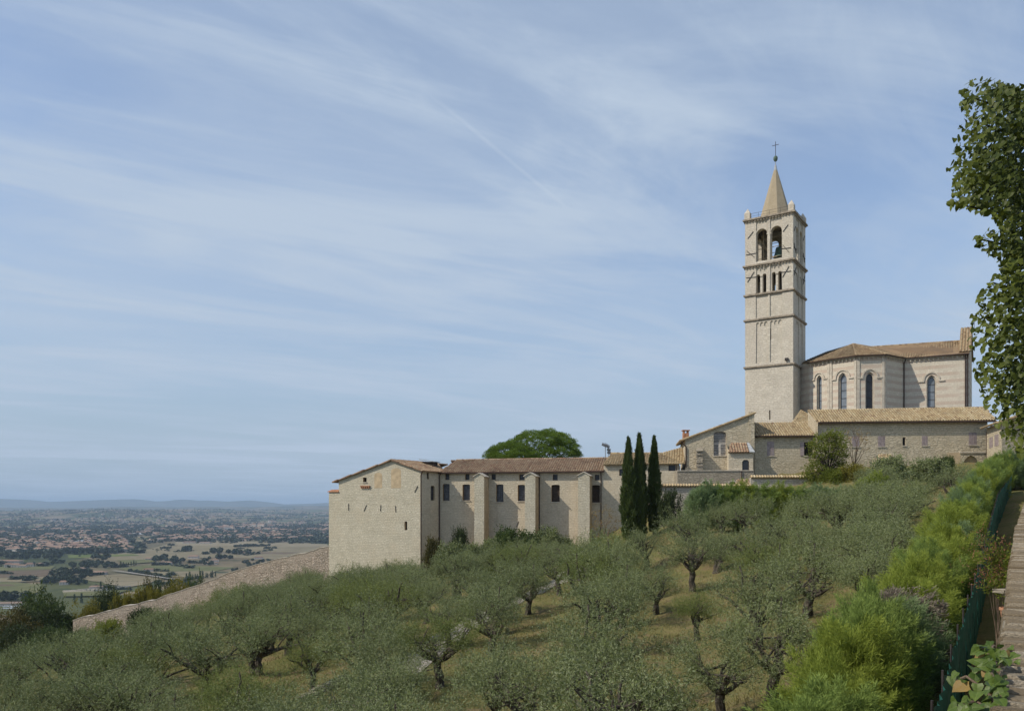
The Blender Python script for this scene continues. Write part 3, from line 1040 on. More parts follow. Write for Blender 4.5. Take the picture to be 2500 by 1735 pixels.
s1_, _ = BF.hit(904, 1187)
pane_box(mb, BF, s0_, z0_, s1_, z0_ + .12, .0, .28)
for i in range(5):
    x = s0_ + (s1_ - s0_) * (i + .5) / 5
    pane_box(mb, BF, x - .08, z0_ - .3, x + .08, z0_ - .004, .0, .22)
mb.build('corbel', M['brick'], block, org)
sill_part(block, org, BF, w1[0], w1[2], w1[1])
for xa, ya, xb, yb in ((851, 1229, 851.5, 1246), (889, 1247, 895, 1232), (929, 1247, 930, 1232), (966.5, 1250, 965.5, 1234), (1012.5, 1201, 1020, 1186)):
    mb = MB()
    mb.bar(BF.pt(*BF.hit(xa, ya), .05), BF.pt(*BF.hit(xb, yb), .05), .05)
    mb.build('tie_anchor', M['iron'], block, org)
drainpipe(block, org, [BF.pt(.38, er[1] - .2, .2), BF.pt(.1, er[1] - .75, .1), BF.pt(.1, -16, .1)], .085)
drainpipe(block, org, [SW.pt(SW.L - .25, er[1] - .2, .4), SW.pt(SW.L - .3, er[1] - .8, .12), SW.pt(SW.L - .3, -12, .12)], .075)
# roof hatch between the two roofs
hc = P(1050, 1131, 127)
mb = MB()
mb.box(hc + V((0, 0, -.2)), V((.95, -.2, 0)), V((.2, .8, 0)), V((0, 0, .45)), 0)
mb.box(hc + V((-.1, 0, .42)), V((1.3, -.28, -.2)), V((.3, 1.1, 0)), V((0, 0, .06)), 1)
mb.build('roof_hatch', [M['wood_dark'], M['lead']], block, org)

# ------------------------------------------------------------------ link building, right of the wing
rE = WF.hit(1657, 1150)[0]
ZL = WF.hit(1500, 1133)[1]
org = WF.pt(rE / 2, -5, -3)
link = thing('link_building', 'low stone building behind the cypresses, its tiled roof climbing to the right', 'building', org)
lw = [(1511.7, 1144, 1524, 1161, 'dark'), (1517, 1184.5, 1527, 1227, 'wood'), (1632, 1134.5, 1649.5, 1149, 'dark')]
holes = []
for x0, y0, x1, y1, k_ in lw:
    a = prect(WF, x0, y0, x1, y1)
    holes.append(arch(*a, 5, rise=.15) if k_ != 'dark' or x0 < 1600 else rect(*a))
mb = MB()
wall(mb, WF, rect(0.003, -9, rE, ZL + .1), holes, .45, 0, 1)
back_faces(mb, [WF.pt(rE, 0)[:2], WF.pt(rE, 0, -9)[:2], WF.pt(0, 0, -9)[:2], WF.pt(0, 0, -.01)[:2]], -9, [ZL + .1, ZL, ZL, ZL + .1])
mb.build('wall', [M['stone_wing'], M['plaster']], link, org)
for h, (x0, y0, x1, y1, k_) in zip(holes, lw):
    window(link, org, WF, h, .45, k_)
e0 = WF.pt(-.05, WF.hit(1474, 1134)[1], .5)
e1 = WF.pt(rE + .9, WF.hit(1669, 1131)[1], .5)
t0 = WF.pt(.5, (HY - 1107) / F * 124, -5.5)
t1 = WF.pt(WF.hit(1612, 1100, -5.5)[0], (HY - 1106.5) / F * 122, -5.5)
t2 = WF.pt(rE + .6, (HY - 1091) / F * 121, -5.5)
tiles(link, org, [e0, e1, t1, t0], WF.u, M['tile_tan'], seed=31)
tiles(link, org, [t1, e1, t2], WF.u, M['tile_tan'], seed=32)
ridge_tiles(link, org, t0, t1, M['tile_tan'])
drainpipe(link, org, [WF.pt(WF.hit(1652, 1140)[0], ZL - .2, .5), WF.pt(WF.hit(1652, 1140)[0], ZL - .9, .12), WF.pt(WF.hit(1652, 1140)[0], -1, .12)], .08)

# ------------------------------------------------------------------ hall with the single-pitch gable
HF = Fac((24.9, 115.6), -8.0)
hr = HF.hit(1841, 1100)[0]
hl_ = HF.hit(1673, 1100)[0]
hev = HF.hit(1663, 1074)
hpk = HF.hit(1836, 1010)
org = V((30, 115, 3))
hall = thing('gabled_hall', 'tan stone hall with a half gable and a tall white barred window', 'building', org)
hs_ = lambda s_: hev[1] + (hpk[1] - hev[1]) * (s_ - hev[0]) / (hpk[0] - hev[0])
a = prect(HF, 1742, 1057, 1773, 1111.5)
bigw = arch(a[0], a[1], a[2], a[3] + .25, 6, rise=.35)
mb = MB()
wall(mb, HF, [(hl_, -2), (hr, -2), (hr, hs_(hr) - .15), (hl_, hs_(hl_) - .15)], [bigw], .55, 0, 1)
back_faces(mb, [HF.pt(hr, 0)[:2], HF.pt(hr, 0, -10)[:2], HF.pt(hl_, 0, -10)[:2], HF.pt(hl_, 0)[:2]], -2, [hs_(hr) - .15, hs_(hr) - .15, hs_(hl_) - .15, hs_(hl_) - .15])
mb.build('wall', [M['stone_hall'], M['plaster']], hall, org)
window(hall, org, HF, bigw, .5, 'big')
sill_part(hall, org, HF, a[0], a[2], a[1])
ra, rb = HF.pt(hev[0] - .1, hev[1] - .05, .3), HF.pt(hr + .25, hs_(hr + .25), .3)
tiles(hall, org, [ra - HF.n * 10, ra, rb, rb - HF.n * 10], -HF.n * -1, M['tile_tan'], seed=41)
mb = MB()
pane_box(mb, HF, hr - .75, hs_(hr) - 1.6, hr + .02, hs_(hr) + .22, -.6, .1)
pane_box(mb, HF, hr - .55, 8.0, hr + .05, hs_(hr) - 1.62, -.6, .12)
mb.build('pier', M['stone_hall'], hall, org)
# lean-to with a small tiled roof
LF = HF.shift(1.9)
x0, x1 = LF.hit(1779, 1110)[0], LF.hit(1838.5, 1110)[0]
zb_, zt_ = LF.hit(1800, 1149.5)[1], LF.hit(1800, 1103)[1]
mb = MB()
dr = prect(LF, 1812, 1122, 1829, 1148)
dh = [(dr[0], dr[1]), (dr[2], dr[1]), (dr[2], dr[3] - .25), (dr[2] - .25, dr[3]), (dr[0] + .25, dr[3]), (dr[0], dr[3] - .25)]
wall(mb, LF, rect(x0, zb_ - 1.5, x1, zt_), [dh], .2, 0, 0)
mb.face([LF.pt(x0, zb_ - 1.5, -1.9), LF.pt(x0, zb_ - 1.5), LF.pt(x0, zt_), LF.pt(x0, zt_ + 1.1, -1.9)], 0)
mb.face([LF.pt(x1, zb_ - 1.5), LF.pt(x1, zb_ - 1.5, -1.9), LF.pt(x1, zt_ + 1.1, -1.9), LF.pt(x1, zt_)], 0)
lt = mb.build('lean_to', [M['stone_wing']], hall, org)
window(lt, org, LF, dh, .18, 'dark', name='doorway')
ea, eb = LF.pt(x0 - .15, zt_ - .05, .35), LF.pt(x1 - .55, zt_ - .05, .35)
ta, tb = LF.pt(x0 + .55, LF.hit(1800, 1081, -1.85)[1], -1.85), LF.pt(x1 - .6, LF.hit(1800, 1081, -1.85)[1], -1.85)
tiles(lt, org, [ea, eb, tb, ta], LF.u, M['tile_red'], seed=42)
mb = MB()
mb.prism([eb + V((.02, 0, .06)), LF.pt(x1 + .2, zt_ + .02, .35), tb + LF.u * .3 + V((0, 0, .06)), tb + V((.02, 0, .06))], V((0, 0, .08)))
mb.build('lead_sheet', M['lead'], lt, org)
# toothed stub of a broken wall
mb = MB()
rg = random.Random(4)
sx = HF.hit(1707, 1125)[0]
zb2, zt2 = HF.hit(1707, 1149)[1] - 1.5, HF.hit(1707, 1101)[1]
z = zb2
while z < zt2 - .12:
    hh = rg.uniform(.16, .3)
    dpt = 1.25 + rg.uniform(-.15, .2)
    pane_box(mb, HF, sx - .42 + rg.uniform(-.1, .05), z, sx + .40, z + hh - .008, .003, dpt)
    z += hh
mb.prism([HF.pt(sx - .55, zt2, 1.5), HF.pt(sx + .45, zt2, 1.5), HF.pt(sx + .45, zt2 + .5, .01), HF.pt(sx - .4, zt2 + .5, .01)], V((0, 0, .12)))
mb.build('broken_wall_stub', M['stone_dark'], hall, org)
drainpipe(hall, org, [HF.pt(hev[0], hev[1] - .2, .25), HF.pt(hl_ + .1, hev[1] - 1.0, .12), HF.pt(hl_ + .1, zb2 + 2, .12)], .085)
ch = MB()
cc = P(1674, 1066, 121)
ch.box(cc, V((.42, 0, 0)), V((0, .4, 0)), V((0, 0, .55)))
for sx_ in (-.3, .3):
    ch.box(cc + V((sx_, 0, .72)), V((.1, 0, 0)), V((0, .35, 0)), V((0, 0, .16)))
ch.box(cc + V((0, 0, .96)), V((.55, 0, 0)), V((0, .5, 0)), V((0, 0, .07)))
ch.build('chimney', M['brick'], hall, org)

# ------------------------------------------------------------------ middle house
MF = Fac((35.1, 115.1), -4.0)
m0, m1 = MF.hit(1842, 1100)[0], MF.hit(2012, 1100)[0]
ze_ = MF.hit(1930, 1064)[1]
org = V((41, 118.5, 4))
house = thing('tiled_house', 'stone house below the bell tower with a sandy tiled roof and one open shutter', 'building', org)
a, b = prect(MF, 1872.5, 1077, 1890, 1112), prect(MF, 1963, 1079, 1985, 1112)
mh = [arch(*a, 5, rise=.2), rect(*b)]
mb = MB()
wall(mb, MF, rect(m0, -1, m1, ze_ + .1), mh, .28, 0, 0)
back_faces(mb, [MF.pt(m1, 0)[:2], MF.pt(m1, 0, -8)[:2], MF.pt(m0, 0, -8)[:2], MF.pt(m0, 0)[:2]], -1, [ze_ + .1] * 4)
mb.build('wall', [M['stone_hall']], house, org)
window(house, org, MF, mh[0], .12, 'shutter', label='closed grey shuttered window')
window(house, org, MF, mh[1], .25, 'black', label='open dark window')
mb = MB()
pane_box(mb, MF, b[0] - .55, b[1], b[0] - .02, b[3], .02, .09)
mb.build('shutter', M['wood_grey'], house, org)
for q_ in (a, b):
    sill_part(house, org, MF, q_[0], q_[2], q_[1])
ea, eb = MF.pt(m0 - .25, ze_, .55), MF.pt(MF.hit(2023, 1063, .5)[0], ze_, .55)
ta, tb = MF.pt(m0 + .1, (HY - 1032) / F * 119.2, -4.2), MF.pt(MF.hit(1998, 1031, -4.2)[0], (HY - 1031) / F * 119.0, -4.2)
tiles(house, org, [ea, eb, tb, ta], MF.u, M['tile_tan'], seed=51)
gut = MB()
gut.bar(ea + V((0, -.08, -.1)), eb + V((0, -.08, -.1)), .08, 0, 6)
gut.build('gutter', M['pipe'], house, org)
tiles(house, org, [P(1932, 1034, 121), P(1986, 1033, 121), P(1982, 1016, 125), P(1956, 1002, 130)], V((1, 0, 0)), M['tile_tan'], seed=52)

# ------------------------------------------------------------------ long lower convent range
CF = Fac((43.0, 113.9), -4.5)
c0, c1 = CF.hit(1992, 1090)[0], CF.hit(2411, 1090)[0]
zc_ = 12.0
org = V((55, 112.5, 4))
convent = thing('convent_range', 'long low stone building below the apse with grey shutters and sandy tiles', 'building', org)
cw = [(2080, 1064, 2098, 1089.5, 'shutter'), (2143, 1064, 2161, 1089.5, 'shutter'), (2203.5, 1067.5, 2211, 1087, 'black'), (2250.5, 1063.5, 2265, 1087, 'shutter'), (2365, 1055, 2385, 1086, 'shutter')]
holes = [rect(*prect(CF, *w_[:4])) for w_ in cw]
ad = prect(CF, 2345, 1111, 2397, 1150)
holes.append(arch(*ad, 10, pointed=True))
mb = MB()
wall(mb, CF, rect(c0, -1, c1, zc_ + .1), holes, [.14, .14, .4, .14, .14, .5], 0, 0, back=None)
back_faces(mb, [CF.pt(c1, 0)[:2], CF.pt(c1, 0, -7)[:2], CF.pt(c0, 0, -7)[:2], CF.pt(c0, 0)[:2]], -1, [zc_ + .1] * 4)
mb.face([CF.pt(s_, z_, -.5) for s_, z_ in ccw(holes[-1])], 1)
mb.build('wall', [M['stone_hall'], M['plaster']], convent, org)
for h, w_ in zip(holes, cw):
    window(convent, org, CF, h, .14 if w_[4] == 'shutter' else .35, w_[4])
    sill_part(convent, org, CF, min(p[0] for p in h), max(p[0] for p in h), min(p[1] for p in h))
mb = MB()
x0, z0 = CF.hit(2342, 1104)
pane_box(mb, CF, x0, z0 - .1, c1 - .3, z0 + .08, .003, .14)
mb.build('string_course', M['trim'], convent, org)
for (x0, y0, x1, y1) in ((2243, 1060, 2277, 1112), (2312, 1104, 2345, 1150)):
    a = prect(CF, x0, y0, x1, y1)
    if x0 < 2300:
        continue
    mb = MB()
    mb.prism([CF.pt(*p, .012) for p in rect(*a)], CF.n * .03)
    mb.build('plaster_patch', M['plaster'], convent, org)
ea, eb = CF.pt(c0 + .1, CF.hit(1993, 1030, .6)[1], .6), CF.pt(CF.hit(2433, 1027, .6)[0], CF.hit(2433, 1026.5, .6)[1], .6)
ta, tb = CF.pt(c0 - .1, (HY - 1003) / F * 117.9, -3.6), CF.pt(CF.hit(2406, 995, -3.6)[0], (HY - 996) / F * 116.1, -3.6)
tiles(convent, org, [ea, eb, tb, ta], CF.u, M['tile_tan'], seed=61)
ridge_tiles(convent, org, ta, tb, M['tile_tan'])
mb = MB()
mb.face([ea + V((0, 0, -.15)), ta + V((0, 0, -.15)), V((ta.x, ta.y, 8)), V((ea.x + .1, ea.y + .6, 8))], 0)
mb.build('gable_wall', M['stone_hall'], convent, org)
gut = MB()
gut.bar(ea + V((0, -.1, -.12)), eb + V((0, -.1, -.12)), .09, 0, 6)
gut.build('gutter', M['pipe'], convent, org)
drainpipe(convent, org, [CF.pt(c1 + .6, zc_ - .3, .5), CF.pt(c1 - .15, zc_ - 1.6, .12), CF.pt(c1 - .15, 3, .12)], .085)

# ------------------------------------------------------------------ house at the right end
EF = Fac((65.3, 109.5), p1=(63.1, 102.6))
EG = Fac((63.1, 102.6), 6.0)
org = V((68, 105, 5))
endh = thing('corner_house', 'pale stone house beside the tree with two narrow shuttered windows', 'building', org)
eh = [rect(*prect(EF, 2415, 1067, 2424, 1093)), rect(*prect(EF, 2428, 1060, 2438, 1089))]
mb = MB()
wall(mb, EF, rect(0, 0, EF.L, 10.76), eh, .14, 0, 0)
wall(mb, EG, [(0, 0), (14, 0), (14, 10.8), (7, 13.3), (0, 10.76)], [], .1, 0, 0)
mb.build('wall', [M['stone_hall']], endh, org)
for h in eh:
    window(endh, org, EF, h, .14, 'shutter')
q1, q2 = EF.pt(-.5, 10.7, .7), EF.pt(EF.L + .6, 10.7, .7)
r1, r2 = EF.pt(-.5, 13.4, -7), EF.pt(EF.L + .6, 13.4, -7)
tiles(endh, org, [q1, q2, r2, r1], EF.u, M['tile_tan'], seed=71)
tiles(endh, org, [EF.pt(EF.L + .6, 10.7, -14.5), EF.pt(-.5, 10.7, -14.5), r1, r2], EF.u, M['tile_tan'], seed=72)

# ------------------------------------------------------------------ terrace and garden walls
TF = Fac((23.6, 112.6), -3.0)
x0, x1 = TF.hit(1654, 1160)[0], TF.hit(1840, 1160)[0]
zt_ = TF.hit(1750, 1149.5)[1]
org = V((29, 112.5, 0))
terr = thing('terrace_wall', 'dark weathered stone terrace wall with two low arches below the hall', 'wall', org)
a1, a2 = prect(TF, 1713, 1173, 1733, 1200), prect(TF, 1778, 1175, 1800, 1200)
ths = [arch(*a1), arch(*a2)]
mb = MB()
wall(mb, TF, rect(x0, -2, x1, zt_), ths, .6, 0, 0, back=1)
mb.face([TF.pt(x0, -2, -4), TF.pt(x0, -2), TF.pt(x0, zt_), TF.pt(x0, zt_, -4)], 0)
mb.face([TF.pt(x0, zt_), TF.pt(x1, zt_), TF.pt(x1, zt_ + .003, -6), TF.pt(x0, zt_ + .003, -4)], 0)
mb.build('wall', [M['stone_dark'], M['pane_black']], terr, org)
for h in ths:
    mb = MB()
    hh = ccw(h)[2:]
    k = len(hh)
    for i in range(k - 1):
        cxm = (min(p[0] for p in h) + max(p[0] for p in h)) / 2
        czm = hh[0][1]
        f_ = lambda p, g: (cxm + (p[0] - cxm) * g, czm + (p[1] - czm) * g)
        mb.prism([TF.pt(*hh[i], .06), TF.pt(*f_(hh[i], 1.35), .06), TF.pt(*f_(hh[i + 1], 1.35), .06), TF.pt(*hh[i + 1], .06)][::-1], TF.n * .1)
    mb.build('arch_ring', M['trim'], terr, org)
mb = MB()
pane_box(mb, TF, x0 - .05, zt_ + .006, x1, zt_ + .13, -.5, .1)
mb.build('coping', M['trim'], terr, org)
drainpipe(terr, org, [TF.pt(TF.hit(1810, 1160)[0], zt_, .1), TF.pt(TF.hit(1810, 1160)[0], 1, .1)], .06)


def capped_wall(label, p0, ang, xa, xb, ytop, zbot, org, off=.25):
    f_ = Fac(p0, ang)
    a, b = f_.hit(xa, ytop)[0], f_.hit(xb, ytop)[0]
    zt = f_.hit((xa + xb) / 2, ytop + 5)[1]
    t = thing('garden_wall', label, 'wall', org, 'tile capped garden walls')
    mb = MB()
    mb.face([f_.pt(a, zbot), f_.pt(b, zbot), f_.pt(b, zt), f_.pt(a, zt)], 0)
    mb.face([f_.pt(a, zbot, -.6), f_.pt(a, zbot), f_.pt(a, zt), f_.pt(a, zt, -.6)], 0)
    mb.face([f_.pt(b, zbot), f_.pt(b, zbot, -.6), f_.pt(b, zt, -.6), f_.pt(b, zt)], 0)
    mb.face([f_.pt(b, zbot, -.6), f_.pt(a, zbot, -.6), f_.pt(a, zt, -.6), f_.pt(b, zt, -.6)], 0)
    mb.build('wall', M['stone_retain'], t, org)
    tiles(t, org, [f_.pt(a, zt - .02, off), f_.pt(b, zt - .02, off), f_.pt(b, zt + .28, -.3), f_.pt(a, zt + .28, -.3)], f_.u, M['tile_tan'], seed=int(xa), name='cap_tiles')
    tiles(t, org, [f_.pt(b, zt - .02, -.85), f_.pt(a, zt - .02, -.85), f_.pt(a, zt + .28, -.31), f_.pt(b, zt + .28, -.31)], -f_.u, M['tile_tan'], seed=int(xa) + 1, name='cap_tiles')
    return t


capped_wall('grey stone garden wall with tile capping, left beside the cypresses', (19.5, 106), -1.0, 1606, 1836, 1181, -5, V((26, 106, -1)))
capped_wall('short tile capped garden wall below the middle house, next to the green tree', (33, 107.5), -1.0, 1833, 1972, 1160, -4, V((36, 107.5, 0)))
org = V((32.5, 109.5, 0))
sm = thing('tiled_shed', 'tiny tiled shed roof showing above the garden wall below the hall', 'shed', org)
mb = MB()
mb.box(V((32.6, 110, .9)), V((.8, 0, 0)), V((0, .7, 0)), V((0, 0, 1.85)))
mb.build('wall', M['stone_hall'], sm, org)
tiles(sm, org, [P(1796, 1181, 109), P(1831, 1181, 109), P(1831, 1170, 110.9), P(1799, 1170, 110.9)], V((1, 0, 0)), M['tile_red'], seed=77)
org = P(2158, 1130, 108)
sm = thing('tiled_shed', 'small sandy tiled shed roof peeping over shrubs by the convent wall', 'shed', org)
mb = MB()
mb.box(org + V((0, .6, -.6)), V((1.0, 0, 0)), V((0, .7, 0)), V((0, 0, 1.3)))
mb.build('wall', M['stone_hall'], sm, org)
tiles(sm, org, [P(2138, 1123, 107.6), P(2180, 1123, 107.6), P(2175, 1109, 109.6), P(2146, 1109, 109.6)], V((1, 0, 0)), M['tile_tan'], seed=78)

# ------------------------------------------------------------------ long wall falling to the left
org = V((-51, 129.5, -18))
lwall = thing('boundary_wall', 'long pinkish rubble wall falling downhill to the left of the gabled block', 'wall', org)
wp0, wp1 = V((-29.0, 125.75, 0)), V((-73.7, 133.5, 0))
tops = [(803, 1333), (588, 1387), (517, 1415), (392, 1458), (249, 1494), (178, 1513)]
LWF = Fac((wp1.x, wp1.y), p1=(wp0.x, wp0.y))
tp = sorted([LWF.hit(*p) for p in tops])
fine = []
for i in range(60):
    s_ = tp[0][0] + (tp[-1][0] - tp[0][0]) * i / 59
    fine.append((s_, float(np.interp(s_, [t[0] for t in tp], [t[1] for t in tp])) + random.uniform(-.06, .06) + .12 * math.sin(i * .9) * math.sin(i * .37)))
mb, cp = MB(), MB()
for (a, za), (b, zb) in zip(fine, fine[1:]):
    mb.face([LWF.pt(a, -30), LWF.pt(b, -30), LWF.pt(b, zb), LWF.pt(a, za)], 0)
    mb.face([LWF.pt(b, -24, -.9), LWF.pt(a, -24, -.9), LWF.pt(a, za, -.9), LWF.pt(b, zb, -.9)], 0)
    cp.prism([LWF.pt(a, za + .06, .05), LWF.pt(b, zb + .06, .05), LWF.pt(b, zb + .09, -.95), LWF.pt(a, za + .09, -.95)], V((0, 0, .09)))
s_, z_ = fine[0]
mb.face([LWF.pt(s_, -24, -.9), LWF.pt(s_, -24), LWF.pt(s_, z_), LWF.pt(s_, z_, -.9)], 0)
mb.build('wall', M['stone_long'], lwall, org)
cp.build('coping', M['trim'], lwall, org)

# ------------------------------------------------------------------ bell tower
tu, tv = V((math.cos(R(-34)), math.sin(R(-34)), 0)), V((-math.sin(R(-34)), math.cos(R(-34)), 0))
TS = 7.9
TA = V((39.35, 134.4, 0))
TB = TA + tu * TS
TC_ = TB + tv * TS
TD = TA + tv * TS
FACES = [Fac(TA[:2], p1=TB[:2]), Fac(TB[:2], p1=TC_[:2]), Fac(TC_[:2], p1=TD[:2]), Fac(TD[:2], p1=TA[:2])]
FL = FACES[0]
tc_ = (TA + TC_) / 2
org = V((tc_.x, tc_.y, 10))
tower = thing('bell_tower', 'tall square pale stone bell tower with a pointed spire and a cross on top', 'tower', org)
ZL_ = [23.3, 31.2, 35.4, 40.3, 48.08]


def scallop(s0, z0, s1, z1, n):
    w = (s1 - s0) / n
    pts = [(s0, z0), (s1, z0)]
    for k in range(n):
        c = s1 - w * (k + .5)
        for i in range(6):
            a = math.pi * (0.06 + .88 * i / 5)
            pts.append((c + math.cos(a) * w * .40, z1 - w * .40 + math.sin(a) * w * .40))
        if k < n - 1:
            pts.append((s1 - w * (k + 1) + w * .08, z1 - w * .75))
            pts.append((s1 - w * (k + 1) - w * .08, z1 - w * .75))
    return pts


PAN = [(1.8, 3.82), (4.12, 6.12)]
mb = MB()
for fi, f_ in enumerate(FACES):
    slit0 = [rect(4.0, 14.3, 4.22, 15.9)] if fi == 0 else []
    wall(mb, f_, rect(0, 5, TS, ZL_[0]), slit0, .5, 0, 0)
    for l in range(4):
        z0, z1 = ZL_[l], ZL_[l + 1]
        if l == 0:
            ps = [scallop(a, z0 + .55, b, z1 - .5, 3) for a, b in PAN]
            op = [rect(4.05, 27.6, 4.3, 29.5)] if fi == 0 else []
        elif l == 1:
            ps = [rect(a, z0 + .25, b, z1 - .25) for a, b in PAN]
            op = []
        elif l == 2:
            ps = [scallop(a, z0 + .18, b, z1 - .42, 3) for a, b in PAN]
            op = [arch(a, z0 + .22, b, z0 + 3.35, 8) for a, b in ((1.84, 2.50), (2.87, 3.50), (4.40, 5.06), (5.43, 6.06))]
        else:
            ps = [scallop(a, z0 + .5, b, z1 - .35, 4) for a, b in PAN]
            op = [arch(1.86, z0 + .62, 3.66, z0 + 5.95, 10), arch(4.26, z0 + .62, 6.06, z0 + 5.95, 10)]
        wall(mb, f_, rect(0, z0, TS, z1), ps, .16, 0, 0)
        wall(mb, f_, rect(0.02, z0, TS - .02, z1), op, .8, 0, 0, off=-.16)
tower_wall = mb.build('wall', M['stone_tower'], tower, org)
for z in ZL_:
    mb = MB()
    e = .34 if z > 40 else .24
    mb.box(tc_ + V((0, 0, z)), tu * (TS / 2 + e), tv * (TS / 2 + e), V((0, 0, .13)))
    mb.box(tc_ + V((0, 0, z - .2)), tu * (TS / 2 + e * .45), tv * (TS / 2 + e * .45), V((0, 0, .068)))
    if z > 40:
        for f_ in FACES:
            for i in range(16):
                s_ = TS * (i + .5) / 16
                pane_box(mb, f_, s_ - .1, z - .44, s_ + .1, z - .272, .003, .22)
    mb.build('cornice', M['cornice'], tower, org)
for f_ in FACES[:2]:
    for l, cx_, w_, top in ((2, 2.685, .12, 2.95), (2, 5.245, .12, 2.95), (3, 3.96, .2, 4.85)):
        mb = MB()
        b0 = f_.pt(cx_, ZL_[l] + (.22 if l == 2 else .62), -.42)
        hh = top - (.22 if l == 2 else .62)
        mb.lathe(b0, [(w_ * 1.5, 0), (w_ * 1.5, .16), (w_, .26), (w_ * .92, hh - .4), (w_ * 1.05, hh - .34), (w_ * 1.7, hh)], 10)
        mb.box(b0 + V((0, 0, hh + .1)), f_.u * w_ * 1.9, f_.n * .38, V((0, 0, .1)))
        mb.build('column', M['trim'], tower, org)
    for cs_, w_, zc0 in ((2.76, 1.80, 46.25 - .9), (5.16, 1.80, 46.25 - .9)):
        mb = MB()
        for i in range(10):
            a0_, a1_ = math.pi * i / 10, math.pi * (i + 1) / 10
            p = lambda a, r: f_.pt(cs_ + math.cos(a) * r, zc0 + math.sin(a) * r, -.06)
            mb.prism([p(a0_, .93), p(a0_, 1.1), p(a1_, 1.1), p(a1_, .93)], f_.n * .12)
        mb.build('archivolt', M['trim'], tower, org)
# iron ties
zx = lambda x, y: (1780 + x / 3.471, 320 + y / 3.47)
TIES = [[(158, 912), (205, 852)], [(457, 853), (500, 793)], [(150, 1015), (215, 1070)], [(145, 1050), (240, 1032)], [(455, 965), (505, 1025)], [(435, 998), (525, 988)],
        [(157, 1280), (213, 1192)], [(145, 1243), (240, 1235)], [(452, 1240), (508, 1145)], [(435, 1198), (525, 1185)]]
for a, b in TIES:
    for fi in (0, 1):
        p = [FL.hit(*zx(*q_)) for q_ in (a, b)]
        mb = MB()
        mb.bar(FACES[fi].pt(*p[0], .06), FACES[fi].pt(*p[1], .06), .055)
        mb.build('tie_anchor', M['iron'], tower, org)
# bell, its frame and a light scaffold in the belfry
mb = MB()
bc = tc_ + tu * .5 + V((0, 0, 42.2))
mb.lathe(bc, [(.02, 1.75), (.35, 1.7), (.5, 1.4), (.58, .8), (.75, .3), (.95, 0), (.9, -.02), (.1, .1)], 14)
mb.build('bell', M['verdigris'], tower, org)
mb = MB()
for x in (-1.6, 2.2):
    for y in (-1.6, 1.6):
        b0 = tc_ + tu * x + tv * y
        mb.bar(b0 + V((0, 0, 40.4)), b0 + V((0, 0, 46.4)), .09)
for z in (41.9, 43.6, 45.2):
    for y in (-1.6, 1.6):
        mb.bar(tc_ + tu * -2.6 + tv * y + V((0, 0, z)), tc_ + tu * 2.6 + tv * y + V((0, 0, z + .1)), .06)
    for x in (-1.6, 2.2):
        mb.bar(tc_ + tu * x + tv * -2.4 + V((0, 0, z + .2)), tc_ + tu * x + tv * 2.4 + V((0, 0, z + .2)), .06)
mb.bar(tc_ + tu * -2 - tv * 2 + V((0, 0, 45)), tc_ + tu * .6 - tv * 1.2 + V((0, 0, 41)), .07)
mb.build('bell_frame', M['plaster'], tower, org)
# spire
n8 = 8
mb = MB()
zb_, za_, rb_ = 48.1, 57.7, 2.8
for i in range(n8):
    a0_, a1_ = 2 * math.pi * (i + .5) / 8 + R(-34), 2 * math.pi * (i + 1.5) / 8 + R(-34)
    lv = 6
    for k in range(lv):
        r0, r1 = rb_ * (1 - k / lv) + .12 * k / lv, rb_ * (1 - (k + 1) / lv) + .12 * (k + 1) / lv
        q0_, q1_ = zb_ + (za_ - zb_) * k / lv, zb_ + (za_ - zb_) * (k + 1) / lv
        c_ = lambda a, r, z: V((tc_.x + math.cos(a) * r, tc_.y + math.sin(a) * r, z))
        mb.face([c_(a0_, r0, q0_), c_(a1_, r0, q0_), c_(a1_, r1, q1_), c_(a0_, r1, q1_)], 0, .5)
spire = mb.build('spire', M['spire'], tower, org)
mb = MB()
top = tc_ + V((0, 0, za_))
mb.lathe(top, [(.32, -.75), (.2, -.2), (.17, .1), (.08, .25), (.045, .9), (.04, .95)], 10)
mb.build('finial', M['lead'], spire, org)
mb = MB()
mb.lathe(top + V((0, 0, 1.35)), [(.05, -.52), (.24, -.4), (.36, -.1), (.36, .2), (.22, .42), (.05, .5)], 12)
mb.build('ball', M['verdigris'], spire, org)
mb = MB()
mb.bar(top + V((0, 0, 1.8)), top + V((0, 0, 4.25)), .05)
mb.bar(top + V((0, 0, 3.65)) - tu * .55, top + V((0, 0, 3.65)) + tu * .55, .05)
mb.build('cross', M['iron'], spire, org)
for sx_ in (-1, 1):
    for sy_ in (-1, 1):
        b0 = tc_ + tu * sx_ * (TS / 2 - .35) + tv * sy_ * (TS / 2 - .35) + V((0, 0, 48.2))
        mb = MB()
        mb.box(b0 + V((0, 0, .55)), tu * .46, tv * .46, V((0, 0, .55)))
        k4 = [b0 + V((0, 0, 1.1)) + tu * a * .46 + tv * b * .46 for a, b in ((-1, -1), (1, -1), (1, 1), (-1, 1))]
        ap = b0 + V((0, 0, 1.95))
        for i in range(4):
            mb.face([k4[i], k4[(i + 1) % 4], ap], 0)
        mb.build('pinnacle', M['trim'], tower, org)
mb = MB()
for a, b in ((TA, TB), (TB, TC_), (TC_, TD), (TD, TA)):
    a_, b_ = a.lerp(tc_, .08) + V((0, 0, 49.2)), b.lerp(tc_, .08) + V((0, 0, 49.2))
    mb.bar(a_, b_, .025)
    mb.bar(a_ - V((0, 0, .45)), b_ - V((0, 0, .45)), .02)
    for t_ in (.25, .5, .75):
        q_ = a_.lerp(b_, t_)
        mb.bar(q_ - V((0, 0, 1.0)), q_, .025)
mb.build('railing', M['iron'], tower, org)
fl_ = MB()
hp = FL.hit(1921, 877)
